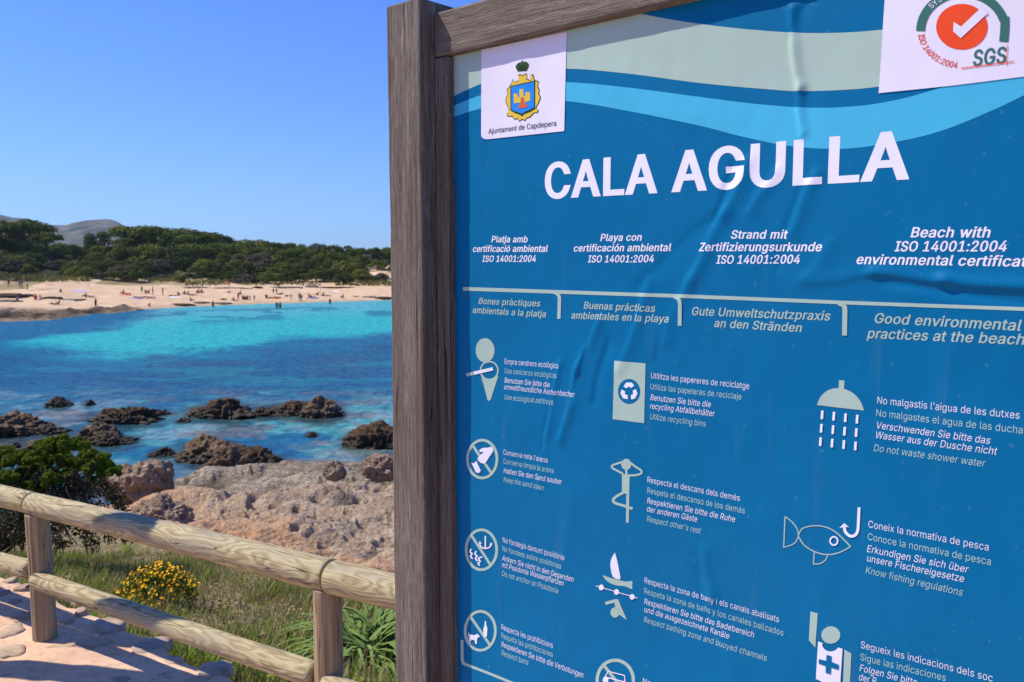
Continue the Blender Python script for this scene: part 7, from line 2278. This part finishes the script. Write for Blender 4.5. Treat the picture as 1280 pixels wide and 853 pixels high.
person('sit', 187, 383, 'small figure squatting at the edge of the water', 'red', None, 1.2, size=0.8)
person('sit', 397.3, 369.5, 'person sitting at the foot of the umbrella pole', 'navy', None, 1.2, tan=True)
person('sit', 404, 370.5, 'person sitting on the far side of the umbrella pole', 'black', None, 0.7, tan=True)
person('lie', 409, 370.5, 'person lying next to the sitters by the umbrella pole', 'brown', None, 1.5, tan=True)
_lie = 'person lying on the open sand, seen only as a small reddish shape far off'
for i, (x, y) in enumerate(((171, 372.5), (179, 372.5), (183.5, 372.5), (190, 373), (213, 370.5), (218, 370.8), (236.5, 369), (242, 369.5), (279, 375), (286, 366), (293, 376.5), (341, 372.8), (346, 372.8), (350.6, 368), (358, 370.5), (391, 372.3), (444, 371.5), (250, 366.3))):
    person('lie', x, y, _lie, ('black', 'red', 'navy', 'pink')[i % 4], None, 1.2 + 0.5 * (i % 5) + 3 * (i % 2), group='sunbathers lying on the far beach', tan=i % 3 != 0)
_sit = 'tanned person sitting on the open sand among the sunbathers, far off'
for i, (x, y) in enumerate(((223, 369.8), (230.5, 368.3), (235, 368.5), (248, 366), (252, 366.5), (386.5, 372), (238.5, 377))):
    person('sit', x, y, _sit, ('black', 'navy', 'brown')[i % 3], None, i * 0.9, group='sitters among the sunbathers', tan=True)

# towels, umbrella pole, seaweed
M['lilac'] = plain('lilac_cloth', (0.46, 0.42, 0.78), 0.9, 0.1)
M['whitecloth'] = plain('white_cloth', (0.74, 0.72, 0.70), 0.9, 0.1)


def towel(px, py, w, d, mat, label, h=0.03):
    p = beach_point(px, py)
    nx, ny = 16, 10
    X, Y = np.meshgrid(np.linspace(-w / 2, w / 2, nx), np.linspace(-d / 2, d / 2, ny))
    x, y = X.ravel(), Y.ravel()
    _, zb, _, _ = beach_z(640 + FPX * (p.x + x) / (p.y + y), p.y + y)
    z = zb - p.z + h + 0.04 * fbm(np.stack([x * 2.2, y * 2.2, x * 0 + px], -1), 2, 190)
    V = np.concatenate([np.stack([x, y, z], -1), np.stack([x, y, z - 0.02], -1)])
    F = grid_faces(ny, nx)
    rim = np.concatenate([np.arange(nx), np.arange(2 * nx - 1, nx * ny, nx), np.arange(nx * ny - 2, nx * (ny - 1) - 1, -1), np.arange(nx * (ny - 2), 0, -nx)])
    S_ = np.stack([rim, np.roll(rim, -1), np.roll(rim, -1) + nx * ny, rim + nx * ny], 1)
    o = link('beach_towel', arr_mesh('beach_towel', V, np.concatenate([F, F[:, ::-1] + nx * ny, S_]), [mat], smooth=True), None, tuple(p))
    tag(o, label, 'towel')


towel(100, 364, 1.15, 3.2, M['lilac'], 'lilac towel spread on the open upper sand')
towel(116, 356.5, 1.3, 1.6, M['whitecloth'], 'white towel at the back of the beach above the lilac one')
towel(89, 376, 1.4, 1.2, M['whitecloth'], 'white towel at the end of the seaweed bank')
towel(420, 364.5, 1.2, 2.4, M['whitecloth'], 'pale towel on the sand past the umbrella pole')
for x_, y_, c_, w_ in ((171, 373.3, 'blue', 'blue towel under the first lying sunbather of the lower group'), (190, 373.8, 'pink', 'pink towel under the last sunbather of the lower group'), (218, 371.4, 'white', 'white towel under a sunbather by the seated pair'),
                       (158, 368.6, 'red', 'red towel under the reddish lying person'), (343.5, 373.4, 'orange', 'orange towel shared by two sunbathers above the waders'), (391, 373, 'blue', 'blue towel beside the umbrella pole group near the water')):
    towel(x_, y_, 2.0, 1.5, M['cloth_' + c_], w_, 0.02)
towel(62, 355.5, 1.3, 1.6, M['cloth_pink'], 'pink towel at the foot of the grassy dune')

p = beach_point(400.6, 369)
um = empty('closed_parasol', tuple(p))
tag(um, 'thin closed parasol standing in the sand among a few sitters', 'parasol')
link('pole', limb_mesh('pole', [[((0, 0, -0.2), 0.03), ((0.01, 0, 1.0), 0.028), ((0.02, 0, 2.0), 0.02)]], M['cloth_grey'], 8), um)
link('canopy', limb_mesh('canopy', [[((0.012, 0, 0.95), 0.03), ((0.013, 0, 1.0), 0.085), ((0.016, 0, 1.5), 0.07), ((0.02, 0, 1.9), 0.035)]], M['cloth_white'], 10), um)

M['weed'] = plain('dry_seaweed', (0.105, 0.062, 0.038), 0.95, 0.1, 0.4, 1.5)
M['weedgrey'] = plain('dry_seaweed_grey', (0.22, 0.165, 0.125), 0.95, 0.1, 0.35, 1.5)
for k, (l, r, y, h, m, lab) in enumerate((
        (-30, 34, 370, 4.5, 'weed', 'thick brown seaweed bank on the sand above the rocky point'), (27, 42, 370.5, 3.5, 'weed', 'brown seaweed mound beside the sitter in red'), (53, 76, 373, 3, 'weed', 'brown seaweed bank past the sitter in white'),
        (74, 106, 374.8, 1.8, 'weedgrey', 'thin tail of the seaweed bank running out on the sand'), (-30, 25, 376, 2.2, 'weedgrey', 'grey seaweed strip at the edge of the headland rocks'),
        (208, 241, 380.6, 1.6, 'weed', 'dark seaweed line at the water below the standing group'), (243, 262, 378.5, 2.2, 'weedgrey', 'grey brown seaweed heap at the water near the dark bather'), (262, 288, 379, 1.6, 'weedgrey', 'low seaweed heap between the dark bather and the crowd'),
        (228, 258, 360, 2.6, 'weedgrey', 'grey seaweed ledge along the dune foot below the bare branches'), (256, 316, 360.8, 2.2, 'weedgrey', 'long grey seaweed ledge along the dune foot by the person in red'), (315, 328, 360, 2.6, 'weed', 'dark end of the long seaweed ledge at the dune foot'),
        (330, 377, 359.5, 1.6, 'weedgrey', 'thin seaweed line along the dune foot above the standing pair'), (382, 398, 359, 3.4, 'weedgrey', 'rough grey heap of driftwood and weed near the umbrella pole'), (398, 440, 359.6, 1.4, 'weed', 'thin dark weed line at the dune foot past the umbrella pole'),
        (452, 470, 371.5, 1.8, 'weedgrey', 'grey weed patch on the sand near the sign post'), (468, 492, 373, 2.4, 'weed', 'dark low weed heap at the water by the sign post'), (164, 180, 388, 2.4, 'weed', 'dark weed covered rock at the end of the rocky point'))):
    c = beach_point((l + r) / 2, y)
    hw = (r - l) / 2 / FPX * c.y
    hh = h / FPX * c.y
    me = rock_mesh('seaweed_bank', hw, min(hw, 1.6), hh * 0.8, 60 + k, M[m], 5, 0.7)
    o = link('seaweed_bank', me, None, (c.x, c.y, c.z - 0.05))
    tag(o, lab, 'seaweed', 'seaweed on the far beach')

# dry grass on the dunes: nobody could count it
M['dunegrass'] = leaf_mat('dune_grass', (0.13, 0.115, 0.030), (0.32, 0.27, 0.085), 0, 0.1)
rs = np.random.RandomState(31)
C = []
for (x0, x1, y0, y1, n) in ((-80, 45, 343, 351, 1300), (45, 80, 346, 353, 500), (182, 228, 341, 353, 800), (446, 490, 350, 358, 450), (228, 330, 352, 358, 350), (330, 440, 352, 358, 250), (80, 110, 348, 352, 150)):
    for _ in range(n // 6):
        p = beach_point(rs.uniform(x0, x1), rs.uniform(y0, y1))
        for _ in range(7): C.append((p.x + rs.normal() * 0.5, p.y + rs.normal() * 0.5, p.z + 0.15 + 0.25 * rs.rand()))
C = np.array(C)
N = rs.normal(size=C.shape)
N[:, 2] *= 0.4
N /= np.linalg.norm(N, axis=1, keepdims=True)
V, F = quads(C, N, 0.32 * np.ones(len(C)), 0.5, rs, np.array([[0, 0, 1.0]]))
tag(link('dune_grass', arr_mesh('dune_grass', V, F, [M['dunegrass']])), 'yellow green grass on the dunes at the back of the beach', 'grass', None, 'stuff')

# ------------------------------------------------------------------ air: one closed box round the camera and the scene
def build_haze():
    bm = box_bm(-9500, 9500, -60, 4700, -40, 420, 0.0)
    m = bpy.data.materials.new('haze')
    m.use_nodes = True
    nt = m.node_tree
    nt.nodes.remove(nt.nodes['Principled BSDF'])
    v = nt.nodes.new('ShaderNodeVolumePrincipled')
    v.inputs['Color'].default_value = (0.62, 0.78, 0.97, 1)
    v.inputs['Density'].default_value = 0.000085
    v.inputs['Anisotropy'].default_value = 0.2
    nt.links.new(v.outputs[0], nt.nodes['Material Output'].inputs['Volume'])
    tag(link('haze', bm_mesh('haze', bm, [m])), 'thin bluish air haze over the bay and the hills', 'haze', None, 'stuff')


build_haze()
